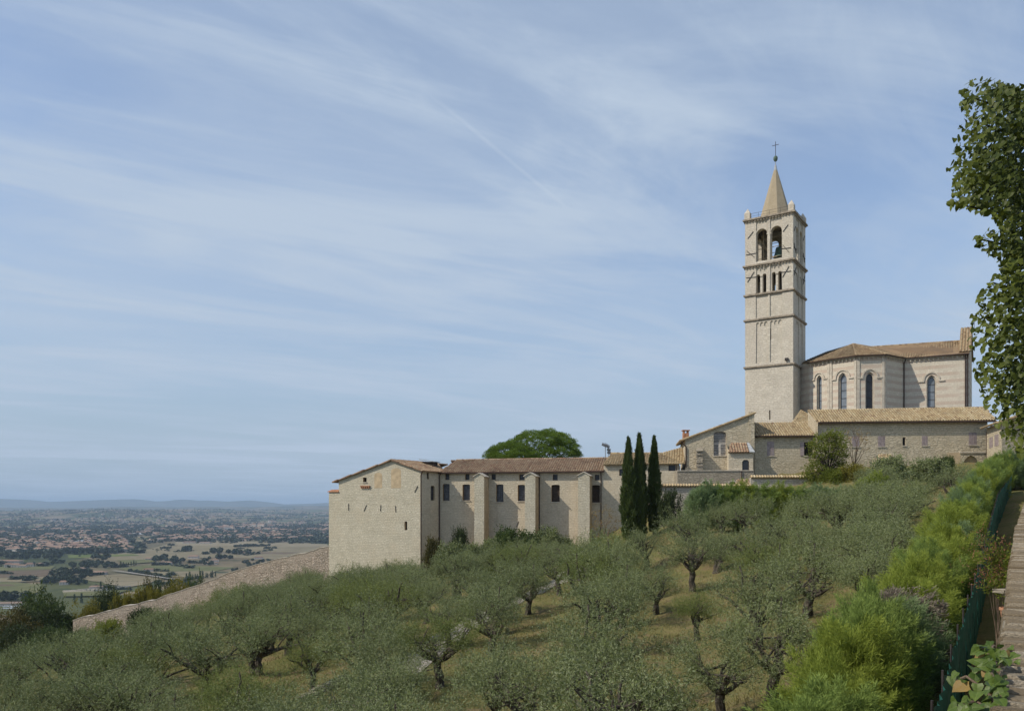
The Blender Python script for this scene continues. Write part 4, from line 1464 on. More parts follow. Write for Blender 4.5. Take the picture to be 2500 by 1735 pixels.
fl_.box(FL.pt(hp[0], hp[1], .2), FL.u * .25, FL.n * .18, V((0, 0, .2)))
fl_.build('floodlight', M['iron'], tower, org)

# ------------------------------------------------------------------ church: apse and transept
KA = 0.9
AP = [(52.8 * KA, 152.5 * KA), (54.7 * KA, 146.4 * KA), (57.1 * KA, 143.1 * KA), (60.4 * KA, 139.5 * KA), (64.8 * KA, 138.5 * KA), (69.8 * KA, 141.9 * KA), (78.8 * KA, 137.2 * KA)]
ZA = 26.4 * KA
SWD = V((.53, .85, 0)).normalized()
org = V((59, 134, 6))
church = thing('church_apse', 'polygonal church apse and transept of cream and pink stone bands with lancet windows', 'church', org)
z2 = lambda x, y: (1780 + x / 3.194, 740 + y / 3.194)
segf = [Fac(a, p1=b) for a, b in zip(AP, AP[1:])]
end_ = V((AP[-1][0], AP[-1][1], 0)) + SWD * 10
segf.append(Fac(AP[-1], p1=end_[:2]))
LAN = {1: (683, 562, 722, 900, 'pane_sky'), 2: (851, 541, 919, 880, 'pane_sky'), 3: (1062, 535, 1133, 880, 'pane_dark'), 5: (1540, 560, 1616, 880, 'pane_sky')}
mb = MB()
lan = []
for i, f_ in enumerate(segf):
    holes, ds = [], []
    if i in LAN:
        x0, y0, x1, y1, k_ = LAN[i]
        a = prect(f_, *z2(x0, y0), *z2(x1, y1))
        h = arch(a[0], a[1] - 1, a[2], a[3], 10, pointed=True)
        holes, ds = [h], [.3]
        ins = .13 * (a[2] - a[0])
        h2 = arch(a[0] + ins, a[1] - .9, a[2] - ins, a[3] - .25, 10, pointed=True)
        lan.append((f_, h2, k_, a))
        wall(mb, f_, [(p[0] + (.001), p[1]) for p in h], [h2], .3, 1, 1, off=-.3)
    wall(mb, f_, rect(0, 4, f_.L, ZA), holes, ds, 0, 1)
wallo = mb.build('wall', [M['stone_church'], M['trim']], church, org)
for f_, h2, k_, a in lan:
    w_ = window(church, org, f_, h2, .3, 'lancet', off=-.3, name='lancet_window')
    if k_ == 'pane_dark':
        for c_ in w_.children:
            if c_.name.startswith('pane'):
                c_.data.materials[0] = M['pane_dark']
        w_['label'] = 'dark unlit lancet window'
    # hood mould and its string course
    hm = MB()
    cs_, hw = (a[0] + a[2]) / 2, (a[2] - a[0]) / 2
    zs_ = a[3] - hw * 1.25
    nA = 12
    def hp_(i, g, o_):
        al_ = math.pi * i / nA
        return f_.pt(cs_ + math.cos(al_) * (hw + g), zs_ + math.sin(al_) * (hw * 1.25 + g), o_)
    for i in range(nA):
        hm.prism([hp_(i, .32, .16), hp_(i, .55, .16), hp_(i + 1, .55, .16), hp_(i + 1, .32, .16)], f_.n * .155)
    for s0_, s1_ in ((max(.05, cs_ - hw - 1.15) if k_ != 'x' else 0, cs_ - hw - .32), (cs_ + hw + .32, min(f_.L - .05, cs_ + hw + 1.15))):
        if s1_ > s0_:
            pane_box(hm, f_, s0_, zs_ - .2, s1_, zs_, .003, .17)
    hm.build('hood_mould', M['trim'], church, org)
# corner strips, corbel table, eaves
for i in range(2, 5):
    p = V((AP[i][0], AP[i][1], 0))
    f_ = segf[i]
    g_ = segf[i - 1]
    mb = MB()
    pane_box(mb, f_, .02, 4, .42, ZA - .75, .004, .12)
    pane_box(mb, g_, g_.L - .42, 4, g_.L - .02, ZA - .75, .004, .12)
    mb.build('corner_strip', M['trim'], church, org)
for i in range(1, 6):
    f_ = segf[i]
    mb = MB()
    n_ = int(f_.L / .62)
    for k in range(n_):
        s_ = f_.L * (k + .5) / n_
        pane_box(mb, f_, s_ - .1, ZA - .72, s_ + .1, ZA - .42, .003, .24)
    pane_box(mb, f_, 0.05, ZA - .415, f_.L - .05, ZA - .15, .003, .3)
    mb.build('corbel_table', M['trim'], church, org)
apex = P(2082, 839, 146.5 * KA)
ev_ = []
for i in range(1, 6):
    a_ = (segf[i - 1].n + segf[i].n).normalized() * .55 if i > 0 else segf[i].n * .5
    ev_.append(V((AP[i][0], AP[i][1], ZA - .1)) + a_)
RR = P(2364, 831, 142.5 * KA)
RL = P(2127, 847, 148.0 * KA)
eT0 = ev_[-1] + V((.3, 0, 0))
eT1 = V((AP[6][0], AP[6][1], ZA - .1)) + segf[5].n * .55
for k, (a_, b_) in enumerate(zip(ev_, ev_[1:])):
    tiles(church, org, [a_, b_, apex], b_ - a_, M['tile_church'], seed=80 + k)
    ridge_tiles(church, org, b_, apex, M['tile_church'], r=.12)
tiles(church, org, [eT0 - V((.2, 0, 0)), eT1, RR, RL], eT1 - eT0, M['tile_church'], seed=90)
tiles(church, org, [ev_[-1] - V((.05, 0, 0)), RL + V((.1, 0, .02)), apex + V((0, 0, .02))], RL - apex, M['tile_church'], seed=91)
ridge_tiles(church, org, RL, RR, M['tile_church'])
bk0 = P(1953, 886, 152 * KA)
tiles(church, org, [ev_[0] + V((0, 0, -.05)), apex + V((0, 0, -.03)), apex + V((-2, 6, -.2)), bk0], apex - bk0, M['tile_church'], seed=92)
tiles(church, org, [RR + V((5, 9, -3)), RL + V((5, 9, -3)), RL + V((0, 0, -.01)), RR + V((0, 0, -.01))], RL - RR, M['tile_church'], seed=93)
# raised end gable with tiled coping
GF = segf[6]
g0, gm, g1 = 0.0, 5.0, 10.0
mb = MB()
prof = [(g0, ZA - .1), (g1, ZA - .1), (g1, ZA + .4), (gm, 31.7 * KA), (g0, ZA + .4)]
mb.prism([GF.pt(*p, .0) for p in prof], GF.n * 1.1)
gw = mb.build('end_gable', M['stone_church'], church, org)
for s0_, s1_ in ((g0 - .3, gm), (g1 + .3, gm)):
    zz = ZA + .35
    p = [GF.pt(s0_, zz - .15, .25), GF.pt(s0_, zz - .15, -1.4), GF.pt(s1_, 31.8 * KA, -1.4), GF.pt(s1_, 31.8 * KA, .25)]
    tiles(church, org, p, GF.n, M['tile_church'], seed=95)
for i_, (s_, f_) in enumerate(((segf[4].L - .12, segf[4]), (segf[5].L - .25, segf[5]), (segf[5].L - .55, segf[5]))):
    drainpipe(church, org, [f_.pt(s_, ZA - .2, .5), f_.pt(s_, ZA - .9, .14), f_.pt(s_, 6, .14)], .085)
gt = MB()
gt.bar(eT0 + V((0, 0, -.1)) + segf[5].n * .08, eT1 + V((0, 0, -.1)) + segf[5].n * .08, .09, 0, 6)
for a_, b_ in zip(ev_, ev_[1:]):
    gt.bar(a_ + V((0, -.08, -.1)), b_ + V((0, -.08, -.1)), .08, 0, 6)
gt.build('gutter', M['pipe'], church, org)
mb = MB()
rt_ = P(2379, 795, 143 * KA)
mb.bar(rt_ - V((0, 0, .8)), rt_ + V((0, 0, 1.6)), .03)
mb.build('lightning_rod', M['iron'], church, org)
# aerial beyond the convent roof
b0 = P(2408, 1003, 122)
aer = thing('roof_aerial', 'thin metal aerial standing behind the right end of the convent roof', 'aerial', b0 - V((0, 0, 3)))
mb = MB()
mb.bar(b0 - V((0, 0, 3)), b0 + V((0, 0, 2.3)), .035)
for k in range(4):
    z = .4 + .5 * k
    mb.bar(b0 + V((-.35 - .1 * k, 0, z)), b0 + V((.35 + .1 * k, 0, z)), .02)
mb.build('mast', M['steel'], aer, b0 - V((0, 0, 3)))
# floodlight mast
b0 = P(1478, 1125, 126)
fm = thing('floodlight_mast', 'slim steel floodlight mast standing behind the monastery roof near the cypresses', 'floodlight', b0 - V((0, 0, 4)))
mb = MB()
mb.bar(b0 - V((0, 0, 4)), P(1478, 1088, 126), .07, 0, 6)
mb.bar(P(1485, 1125, 127), P(1485, 1102, 127), .06, 0, 6)
mb.build('pole', M['steel'], fm, b0 - V((0, 0, 4)))
for px__, py__, Y_ in ((1474, 1085, 125.8), (1480, 1086, 126), (1484, 1089, 126), (1486.5, 1097, 127), (1487, 1104, 127)):
    mb = MB()
    mb.box(P(px__, py__, Y_), V((.28, .05, -.12)), V((.03, .12, .08)), V((.05, -.05, .16)))
    mb.build('lamp_head', M['steel'], fm, b0 - V((0, 0, 4)))

# ------------------------------------------------------------------ foliage helpers
def unit(a):
    return a / np.maximum(np.linalg.norm(a, axis=-1, keepdims=True), 1e-9)


def leaf_quads(C, D, L, W, rg, flat=None):
    """diamond leaves: base C, direction D, length L, width W"""
    n = len(C)
    rv = rg.normal(size=(n, 3))
    if flat is not None:
        rv = rv * (1 - flat) + np.array([0, 0, 1.0]) * flat
        S = unit(np.cross(D, rv))
    else:
        S = unit(np.cross(D, rv))
    L = np.broadcast_to(L, (n,))[:, None]
    W = np.broadcast_to(W, (n,))[:, None]
    co = np.empty((n, 4, 3))
    co[:, 0] = C
    co[:, 1] = C + D * L * .45 + S * W * .5
    co[:, 2] = C + D * L
    co[:, 3] = C + D * L * .45 - S * W * .5
    return co


def crown_mesh(name, mats, clumps, cr, per_twig, twigs, twig_len, leaf, lw, seed, up=0.3, out=0.5, centre=(0, 0, 2.5), spread=0.55, droop=0.0):
    """clumps (n,3): each a spray of twigs set with leaves"""
    rg = np.random.default_rng(seed)
    clumps = np.asarray(clumps, float)
    n = len(clumps)
    od = unit(clumps - np.array(centre))
    ct = rg.uniform(0, 1, n)
    tw0 = np.repeat(clumps, twigs, 0) + rg.normal(size=(n * twigs, 3)) * cr * np.array([1, 1, .8])
    td = unit(np.repeat(od, twigs, 0) * out + rg.normal(size=(n * twigs, 3)) * spread + np.array([0, 0, up]))
    k = np.linspace(0, 1, per_twig)
    tl = twig_len * rg.uniform(.6, 1.3, (n * twigs, 1, 1))
    bend = np.array([0, 0, -droop])
    C = tw0[:, None, :] + td[:, None, :] * tl * k[None, :, None] + bend * (k[None, :, None] ** 2) * tl
    C = C.reshape(-1, 3)
    D = unit(np.repeat(td, per_twig, 0) * .7 + rg.normal(size=(len(C), 3)) * .6)
    Ls = leaf * rg.uniform(.65, 1.3, len(C))
    co = leaf_quads(C, D, Ls, Ls * lw, rg)
    t = np.repeat(ct, twigs * per_twig) * .5 + rg.uniform(0, .5, len(C))
    f = np.arange(len(C) * 4).reshape(-1, 4)
    me = np_mesh(name, co.reshape(-1, 3), f, t)
    me.materials.append(mats)
    return me


def ellipsoid_clumps(n, rx, ry, rz, c, seed, inner=.45, flat=-.35, lump=.18):
    rg = np.random.default_rng(seed)
    out = []
    ph = rg.uniform(0, 6.28, 6)
    while len(out) < n:
        d = unit(rg.normal(size=3))
        if d[2] < flat:
            continue
        az = math.atan2(d[1], d[0])
        k = 1 + lump * (math.sin(2 * az + ph[0]) + .7 * math.sin(3 * az + ph[1] + d[2] * 2) + .5 * math.sin(5 * az + ph[2] - d[2] * 3))
        r = rg.uniform(inner, 1) ** .6 * k
        out.append((c[0] + d[0] * rx * r, c[1] + d[1] * ry * r, c[2] + d[2] * rz * r))
    return np.array(out)


def tube(mb, pts, radii, n=7, gn=0.12, rg=random):
    pts = [V(p) for p in pts]
    rings = []
    for i, p in enumerate(pts):
        d = (pts[min(i + 1, len(pts) - 1)] - pts[max(i - 1, 0)]).normalized()
        u = d.cross(V((.3, 1, .2))).normalized()
        w = d.cross(u)
        rings.append([p + (u * math.cos(2 * math.pi * k / n) + w * math.sin(2 * math.pi * k / n)) * radii[i] * (1 + rg.uniform(-gn, gn)) for k in range(n)])
    for a, b in zip(rings, rings[1:]):
        for k in range(n):
            mb.face([a[k], a[(k + 1) % n], b[(k + 1) % n], b[k]], 0, .5)
    mb.face(rings[-1], 0, .5)


def limb(a, b, sag, n, rg, wob):
    a, b = V(a), V(b)
    out = []
    for i in range(n + 1):
        t = i / n
        p = a.lerp(b, t) + V((0, 0, -sag * math.sin(math.pi * t)))
        if 0 < i < n:
            p += V((rg.uniform(-wob, wob), rg.uniform(-wob, wob), rg.uniform(-wob, wob)))
        out.append(p)
    return out


def tree_wood(name, mat, clumps, seed, h=1.4, r=.22, lean=(0, 0), nl=5, stems=1, twigr=.012, sub=3):
    rg = random.Random(seed)
    mb = MB()
    for s_ in range(stems):
        ox, oy = (rg.uniform(-.25, .25), rg.uniform(-.2, .2)) if stems > 1 else (0, 0)
        fork = V((lean[0] + ox * 2, lean[1] + oy * 2, h * rg.uniform(.9, 1.1)))
        pts = limb((ox, oy, -.5), fork, 0, 5, rg, r * .3)
        tube(mb, pts, [r * 1.45, r * 1.15, r, r * .95, r * .9, r * .85], 8, .16, rg)
        pick = rg.sample(range(len(clumps)), min(nl, len(clumps)))
        for i in pick:
            c = V(clumps[i])
            mid = fork.lerp(c, .5) + V((rg.uniform(-.25, .25), rg.uniform(-.25, .25), rg.uniform(-.1, .25)))
            pt = limb(fork, mid, .08, 3, rg, .08) + limb(mid, c, -.05, 3, rg, .08)[1:]
            tube(mb, pt, [r * .6 * (1 - .13 * k) for k in range(len(pt))], 6, .1, rg)
            for q_ in range(sub):
                j = rg.randrange(len(clumps))
                c2 = V(clumps[j])
                if (c2 - mid).length < 2.2:
                    pt = limb(mid, c2, -.05, 3, rg, .07)
                    tube(mb, pt, [r * .25, r * .18, r * .12, twigr], 5, .1, rg)
    me = mb.mesh(name, mat, (0, 0, 0))
    return me


def bark_mat(name, a, b):
    m, nt, out = new_mat(name)
    t = NN(nt, 'ShaderNodeTexCoord').outputs['Object']
    mp = NN(nt, 'ShaderNodeMapping', {'Vector': t, 'Scale': (6, 6, 1.3)})
    f = noise(nt, mp.outputs[0], 2.0, 7, .7)
    principled(nt, out, mixc(nt, ramp(nt, f, .35, .7), a, b), .95, f, 1.0, .06, .1)
    return m


M['bark_olive'] = bark_mat('olive_bark', (0.045, 0.038, 0.03), (0.15, 0.13, 0.105))
M['bark_dark'] = bark_mat('dark_bark', (0.03, 0.024, 0.018), (0.09, 0.075, 0.06))
M['bark_pale'] = bark_mat('pale_twig_bark', (0.14, 0.10, 0.07), (0.25, 0.19, 0.14))
M['olive'] = leaf_mat('olive_leaves', (0.048, 0.070, 0.018), (0.215, 0.255, 0.090), (0.24, 0.27, 0.15), .14, .6, .14, 1.5)
M['olive_green'] = leaf_mat('fresh_olive_leaves', (0.080, 0.115, 0.022), (0.19, 0.22, 0.055), (0.20, 0.23, 0.09), .25, .6, .14, 1.3)
M['hedge_yellow'] = leaf_mat('yellow_green_conifer', (0.10, 0.145, 0.018), (0.36, 0.42, 0.080), None, .35, .6, .1, .6)
M['hedge_blue'] = leaf_mat('blue_green_conifer', (0.08, 0.13, 0.050), (0.28, 0.37, 0.17), None, .3, .6, .1, .6)
M['hedge_green'] = leaf_mat('mid_green_conifer', (0.075, 0.125, 0.028), (0.30, 0.39, 0.10), None, .3, .6, .1, .6)
M['cypress'] = leaf_mat('dark_cypress', (0.026, 0.044, 0.010), (0.085, 0.118, 0.030), None, .15)
M['pine'] = leaf_mat('bright_pine_needles', (0.06, 0.115, 0.012), (0.22, 0.31, 0.045), None, .3)
M['broad_dark'] = leaf_mat('dark_broadleaf', (0.020, 0.034, 0.010), (0.058, 0.080, 0.026), None, .2)
M['broad_green'] = leaf_mat('green_broadleaf', (0.032, 0.055, 0.012), (0.09, 0.13, 0.035), None, .25)
M['broad_yellow'] = leaf_mat('yellowing_broadleaf', (0.09, 0.10, 0.014), (0.28, 0.24, 0.035), None, .3)
M['broad_rust'] = leaf_mat('rusty_broadleaf', (0.032, 0.038, 0.012), (0.12, 0.105, 0.028), None, .3)
M['robinia'] = leaf_mat('robinia_leaves', (0.080, 0.115, 0.012), (0.25, 0.28, 0.045), None, .4)
M['autumn'] = leaf_mat('autumn_leaves', (0.20, 0.13, 0.04), (0.42, 0.30, 0.10), None, .3)
M['lime'] = leaf_mat('lime_tree_leaves', (0.012, 0.026, 0.005), (0.12, 0.145, 0.020), None, .2, .5, .2)
M['ivy'] = leaf_mat('ivy_leaves', (0.035, 0.072, 0.010), (0.115, 0.17, 0.025), None, .25, .45, .3)
# veins on the ivy: a pale midrib and side veins, across the leaf's own shape
nt = M['ivy'].node_tree
ivy_p = [n for n in nt.nodes if n.type == 'BSDF_PRINCIPLED'][0]
ivy_src = ivy_p.inputs['Base Color'].links[0].from_socket
ivy_o = NN(nt, 'ShaderNodeSeparateXYZ', {0: NN(nt, 'ShaderNodeTexCoord').outputs['Object']})
ivy_ay = mth(nt, 'ABSOLUTE', ivy_o.outputs[1])
ivy_side = mth(nt, 'ABSOLUTE', mth(nt, 'SUBTRACT', mth(nt, 'FRACT', mth(nt, 'MULTIPLY', mth(nt, 'SUBTRACT', ivy_o.outputs[0], mth(nt, 'MULTIPLY', ivy_ay, 0.7)), 5.0)), 0.5))
ivy_v = mth(nt, 'MAXIMUM', mth(nt, 'SUBTRACT', 1.0, ramp(nt, ivy_ay, 0.0, 0.035)), mth(nt, 'MULTIPLY', mth(nt, 'SUBTRACT', 1.0, ramp(nt, ivy_side, 0.0, 0.10)), 0.55))
ivy_n = noise(nt, NN(nt, 'ShaderNodeTexCoord').outputs['Object'], 3.0, 5, 0.7)
ivy_c = mixc(nt, mth(nt, 'MULTIPLY', ramp(nt, ivy_n, 0.4, 0.7), 0.45), ivy_src, (0.03, 0.055, 0.010))
nt.links.new(mixc(nt, mth(nt, 'MULTIPLY', ivy_v, 0.5), ivy_c, (0.20, 0.25, 0.07)), ivy_p.inputs['Base Color'])
M['twig'] = leaf_mat('brown_hedge_twigs', (0.08, 0.065, 0.045), (0.27, 0.23, 0.185), None, .05)
M['grass'] = leaf_mat('dry_grass_blades', (0.09, 0.11, 0.025), (0.30, 0.245, 0.10), None, .3)

# ------------------------------------------------------------------ olive grove
OLIVE = []
for k in range(6):
    rx = [2.7, 2.4, 2.9, 2.5, 2.6, 2.2][k]
    cl_ = ellipsoid_clumps(96, rx, rx * .95, 1.4, (0, 0, 2.55), 100 + k, .25, -.55, .26)
    crown = crown_mesh('crown', M['olive'], cl_, .25, 11, 17, .42, .105, .25, 200 + k, up=.4, out=.45, centre=(0, 0, 1.9))
    lean = [(.35, 0), (-.3, .2), (.1, 0), (-.15, -.2), (.5, .1), (0, 0)][k]
    wood = tree_wood('trunk', M['bark_olive'], cl_, 300 + k, 1.15 + .12 * (k % 3), .25, lean, 8, 1 if k not in (3,) else 2)
    OLIVE.append((crown, wood))
olive_pts = []


def plant_olive(p, label, group, k=None, sc=1.0, rz=None, fresh=False):
    k = random.randrange(6) if k is None else k
    t = thing('olive_tree', label, 'tree', p, group, random.uniform(0, 6.28) if rz is None else rz)
    s = (sc, sc, sc * random.uniform(.92, 1.08))
    c_ = part('crown', OLIVE[k][0], t, sc=s)
    if fresh:
        c_.material_slots[0].link = 'OBJECT'
        c_.material_slots[0].material = M['olive_green']
    part('trunk', OLIVE[k][1], t, sc=s)
    olive_pts.append((p.x, p.y))
    return t


OG = 'olive trees of the grove'
NAMED = [(1964, 1506, 1.05, 0, 'olive tree with a clear pale trunk on open grass, in front of the conifer hedge', False),
         (1690, 1443, .95, 2, 'round olive tree with a thin dark trunk below the bare reddish slope', False),
         (1599, 1499, .8, 4, 'small olive tree with a spindly trunk and crown swept to the left', False),
         (1752, 1397, .9, 3, 'olive tree with a thick stumpy trunk under the clipped back hedge', False),
         (1481, 1605, 1.05, 1, 'old olive tree with a thick hollow leaning trunk in the middle of the grove', False),
         (1850, 1585, .95, 5, 'olive tree with forked arms just downhill of the pale trunk on open grass', False),
         (1876, 1712, 1.0, 0, 'near olive tree with straggly twigs left of the yellow green conifers', False),
         (1463, 1790, 1.0, 4, 'near olive tree with a black forked trunk at the lower edge of the grove', False),
         (1757, 1770, .85, 2, 'low olive tree with a slim trunk at the lower edge beside the straggly one', False),
         (1700, 1565, .62, 5, 'small fresh green olive bush on the grassy middle of the slope', True),
         (1575, 1392, .85, 3, 'olive tree with a leaning trunk right behind the cypress row foot', False),
         (2092, 1328, .95, 4, 'olive tree with a tilted trunk below the dark gap in the back hedge', False),
         (1765, 1300, .75, 1, 'olive tree high on the slope touching the clipped back hedge', False),
         (574, 1565, 1.0, 0, 'olive tree with a dark leaning trunk on yellow grass below the long wall', False),
         (701, 1520, .95, 2, 'olive tree with a split trunk beside the shaded soil below the long wall', False),
         (627, 1648, .95, 3, 'three stemmed olive tree low in the grove left of the stone kerb', False),
         (760, 1614, .8, 4, 'slender olive tree with curved arms above the bushy round one', False),
         (763, 1684, .72, 5, 'bushy round olive tree on bright green grass above the stone kerb', True),
         (1156, 1478, .9, 1, 'olive tree with a slanting trunk on yellow grass below the monastery wing', False),
         (1097, 1584, .85, 2, 'olive tree with a thin upright trunk at the edge of the gravel track', False),
         (1194, 1600, .95, 0, 'olive tree with a long slanting trunk right of the gravel track', False),
         (185, 1662, .95, 3, 'olive tree with a black T shaped trunk at the lower left of the grove', False),
         (58, 1712, .95, 4, 'olive tree with a black twisted trunk in the lower left corner', False),
         (850, 1415, .62, 5, 'small dark olive tree growing against the pale gabled block', False),
         (1205, 1552, .85, 3, 'olive tree standing just beside the bend of the gravel track', False),
         (1285, 1500, .9, 0, 'olive tree hiding the middle of the gravel track', False),
         (1365, 1452, .9, 2, 'olive tree at the upper stretch of the gravel track', False)]
trunk_w = []
for px__, py__, sc_, k_, lab, fr in NAMED:
    p = ground_hit(px__, py__)
    if p is not None:
        trunk_w.append(p)
        plant_olive(p, lab, OG, k_, sc_ * float(np.interp(p.y, (26, 46), (.74, 1))), rz=0.0 if k_ in (0, 1) else None, fresh=fr)
BARE = [(1700, 1470), (1640, 1500), (1850, 1350), (1980, 1580), (1660, 1610), (1000, 1605), (860, 1715), (560, 1580), (740, 1535), (640, 1535), (1420, 1372), (1150, 1640), (1345, 1525), (20, 1640), (1900, 1540), (1740, 1330),
        (1250, 1660), (1720, 1420), (2010, 1470), (1060, 1470), (600, 1600), (1600, 1440), (1800, 1600), (1165, 1470), (1100, 1690), (1560, 1680), (1330, 1640)]
bare_w = [ground_hit(*b) for b in BARE]
bare_w = [b for b in bare_w if b is not None]
LAND = [(90, 'the brownish tree at the far left'), (215, 'the golden tree behind the wall end'), (330, 'the bamboo behind the long wall'), (440, 'the yellow green tree behind the wall'), (560, 'the middle of the long wall'),
        (690, 'the upper end of the long wall'), (800, 'the left edge of the gabled block'), (900, 'the small window of the gabled block'), (990, 'the slit window of the gabled block'), (1080, 'the shaded wall corner'),
        (1175, 'the first buttress'), (1295, 'the second buttress'), (1425, 'the third buttress'), (1560, 'the cypresses'), (1680, 'the garden wall'), (1800, 'the lean-to roof'), (1925, 'the bell tower'), (2040, 'the robinia'),
        (2150, 'the grey shutters'), (2260, 'the lancet window by the tree'), (2400, 'the convent doorway')]
ORD = ['first', 'second', 'third', 'fourth', 'fifth', 'sixth', 'seventh', 'eighth', 'ninth', 'tenth', 'eleventh', 'twelfth']
ORDN = ORD + ['thirteenth', 'fourteenth', 'fifteenth', 'sixteenth', 'seventeenth', 'eighteenth', 'nineteenth', 'twentieth', 'twenty first', 'twenty second', 'twenty third', 'twenty fourth', 'twenty fifth', 'twenty sixth', 'twenty seventh']
ENVX = [-400, 0, 170, 300, 400, 500, 600, 700, 780, 850, 960, 1030, 1100, 1180, 1300, 1390, 1440, 1500, 1560, 1640, 1700, 1780, 1850, 1950, 2000, 2060, 2130, 2300, 2400, 2600]
ENVY = [1620, 1590, 1568, 1532, 1490, 1470, 1440, 1418, 1395, 1385, 1372, 1335, 1318, 1322, 1295, 1330, 1330, 1290, 1295, 1270, 1250, 1232, 1225, 1220, 1190, 1165, 1120, 1120, 1130, 1130]


def in_grove(x, y):
    if x > fence_x(y) - 4.6:
        return False
    if y < 16 or y > 114:
        return False
    if y > 82 and x > 15:
        return False
    if x < -50 - (y - 60) * .1 and y > 60:
        return False
    # below the block and wing fronts
    if x < -13 and y > 119 - (x + 13) * .4 - 4.5:
        return False
    return abs(x) < .68 * y + 3


rg = random.Random(12)
fill = []
EXTRA = [(980, 1395), (1040, 1380), (1110, 1372), (1180, 1362), (1240, 1360), (1300, 1352), (900, 1410), (960, 1440), (1340, 1370), (1470, 1360), (1520, 1345), (1620, 1330), (1660, 1350), (1840, 1300), (1900, 1280), (1990, 1425), (1960, 1330), (2150, 1420),
         (2190, 1330), (2230, 1250), (2140, 1230), (2060, 1245), (2120, 1530), (2060, 1600), (2040, 1480), (2000, 1690), (780, 1440), (700, 1455), (640, 1475), (480, 1500), (430, 1530), (340, 1560), (760, 1470), (860, 1470), (820, 1540), (930, 1530)]
for e in EXTRA:
    p = ground_hit(*e)
    if p is not None:
        fill.append(p)
tries = 0
while tries < 9000 and len(fill) < 900:
    tries += 1
    y = rg.uniform(17, 114)
    x = rg.uniform(-.68 * y - 2, fence_x(y))
    if not in_grove(x, y):
        continue
    fill.append(V((x, y, Hs(x, y))))
keep = []
for p in fill:
    if any((p.x - a) ** 2 + (p.y - b) ** 2 < (3.75 * float(np.interp(p.y, (26, 46), (.76, 1)))) ** 2 for a, b in olive_pts):
        continue
    if any((p.x - b.x) ** 2 + (p.y - b.y) ** 2 < 2.2 ** 2 for b in bare_w):
        continue
    px__ = p.x / p.y * F + CX
    scl = rg.uniform(.82, 1.14) * float(np.interp(p.y, (26, 46), (.74, 1)))
    if HY - (p.z + 3.75 * scl) / p.y * F < float(np.interp(px__, ENVX, ENVY)) - 6:
        continue
    blk = False
    for b in trunk_w:
        if 0.5 < b.y - p.y < 8:
            t_ = p.y / b.y
            if abs(p.x - b.x * t_) < 1.9 and p.z + 3.4 > (b.z + .3) * t_:
                blk = True
    for b in bare_w:
        if 0 < b.y - p.y < 8:
            t_ = p.y / b.y
            if abs(p.x - b.x * t_) < 1.2 and p.z + 3.2 > b.z * t_:
                blk = True
    if blk:
        continue
    olive_pts.append((p.x, p.y))
    p = p.copy()
    keep.append((p, scl))
cols = {}
for a, b in olive_pts[:len(trunk_w)]:
    px__ = a / b * F + CX
    li = min(range(len(LAND)), key=lambda i: abs(LAND[i][0] - px__))
    cols.setdefault(li, []).append((V((a, b, 0)), None))
for p, scl in keep:
    px__ = p.x / p.y * F + CX
    li = min(range(len(LAND)), key=lambda i: abs(LAND[i][0] - px__))
    cols.setdefault(li, []).append((p, scl))
for li, ps in cols.items():
    ps.sort(key=lambda e: -e[0].y)
    for i, (p, scl) in enumerate(ps):
        if scl is None:
            continue
        fr = rg.random() < .14
        plant_olive(p, ('fresh green' if fr else 'silvery') + ' olive tree straight below ' + LAND[li][1] + ', ' + ORDN[min(i, 26)] + ' one down', OG, None, scl, fresh=fr)
        olive_pts.pop()

# grass tufts over the near slope
N = 120000
gy_ = rng.uniform(17, 100, N * 2)
gx_ = rng.uniform(-1, 1, N * 2) * .7 * gy_
ok = (gx_ < .6357 * gy_ - 5.0)
gx_, gy_ = gx_[ok][:N], gy_[ok][:N]
C = np.stack([gx_, gy_, H(gx_, gy_) - .03], -1)
D = unit(rng.normal(size=C.shape) * .45 + np.array([0, 0, 1.0]))
pat = np.sin(gx_ * .35 + 1) * np.sin(gy_ * .27) * .5 + .5
Lg = rng.uniform(.10, .30, len(C)) * (0.6 + .6 * pat)
co = leaf_quads(C, D, Lg, .035, rng)
me = np_mesh('grass', co.reshape(-1, 3), np.arange(len(C) * 4).reshape(-1, 4), np.clip(rng.uniform(0, 1, len(C)) * .6 + .45 * (1 - pat), 0, 1))
me.materials.append(M['grass'])
o = bpy.data.objects.new('grass', me)
COL.objects.link(o)
tag(o, kind='stuff')

# gravel track and the stone kerb beside it
M['gravel'] = plain_mat('pale_gravel', (0.25, 0.23, 0.20), .95, .3, 6.0)


def track(pts, w):
    P_ = [ground_hit(*p) for p in pts]
    P_ = [p for p in P_ if p is not None]
    d_ = []
    for a, b in zip(P_, P_[1:]):
        n = max(2, int((b - a).length / .8))
        d_ += [a.lerp(b, i / n) for i in range(n)]
    mb = MB()
    prev = None
    for a, b in zip(d_, d_[1:]):
        n = V((-(b - a).y, (b - a).x, 0)).normalized()
        row = []
        for k in range(7):
            p = a + n * w * (k / 6 - .5)
            row.append(V((p.x, p.y, Hs(p.x, p.y) + .05)))
        if prev:
            for k in range(6):
                mb.face([prev[k], prev[k + 1], row[k + 1], row[k]][::-1], 0, .5)
        prev = row
    return tag(mb.build('gravel_track', M['gravel']), kind='structure')


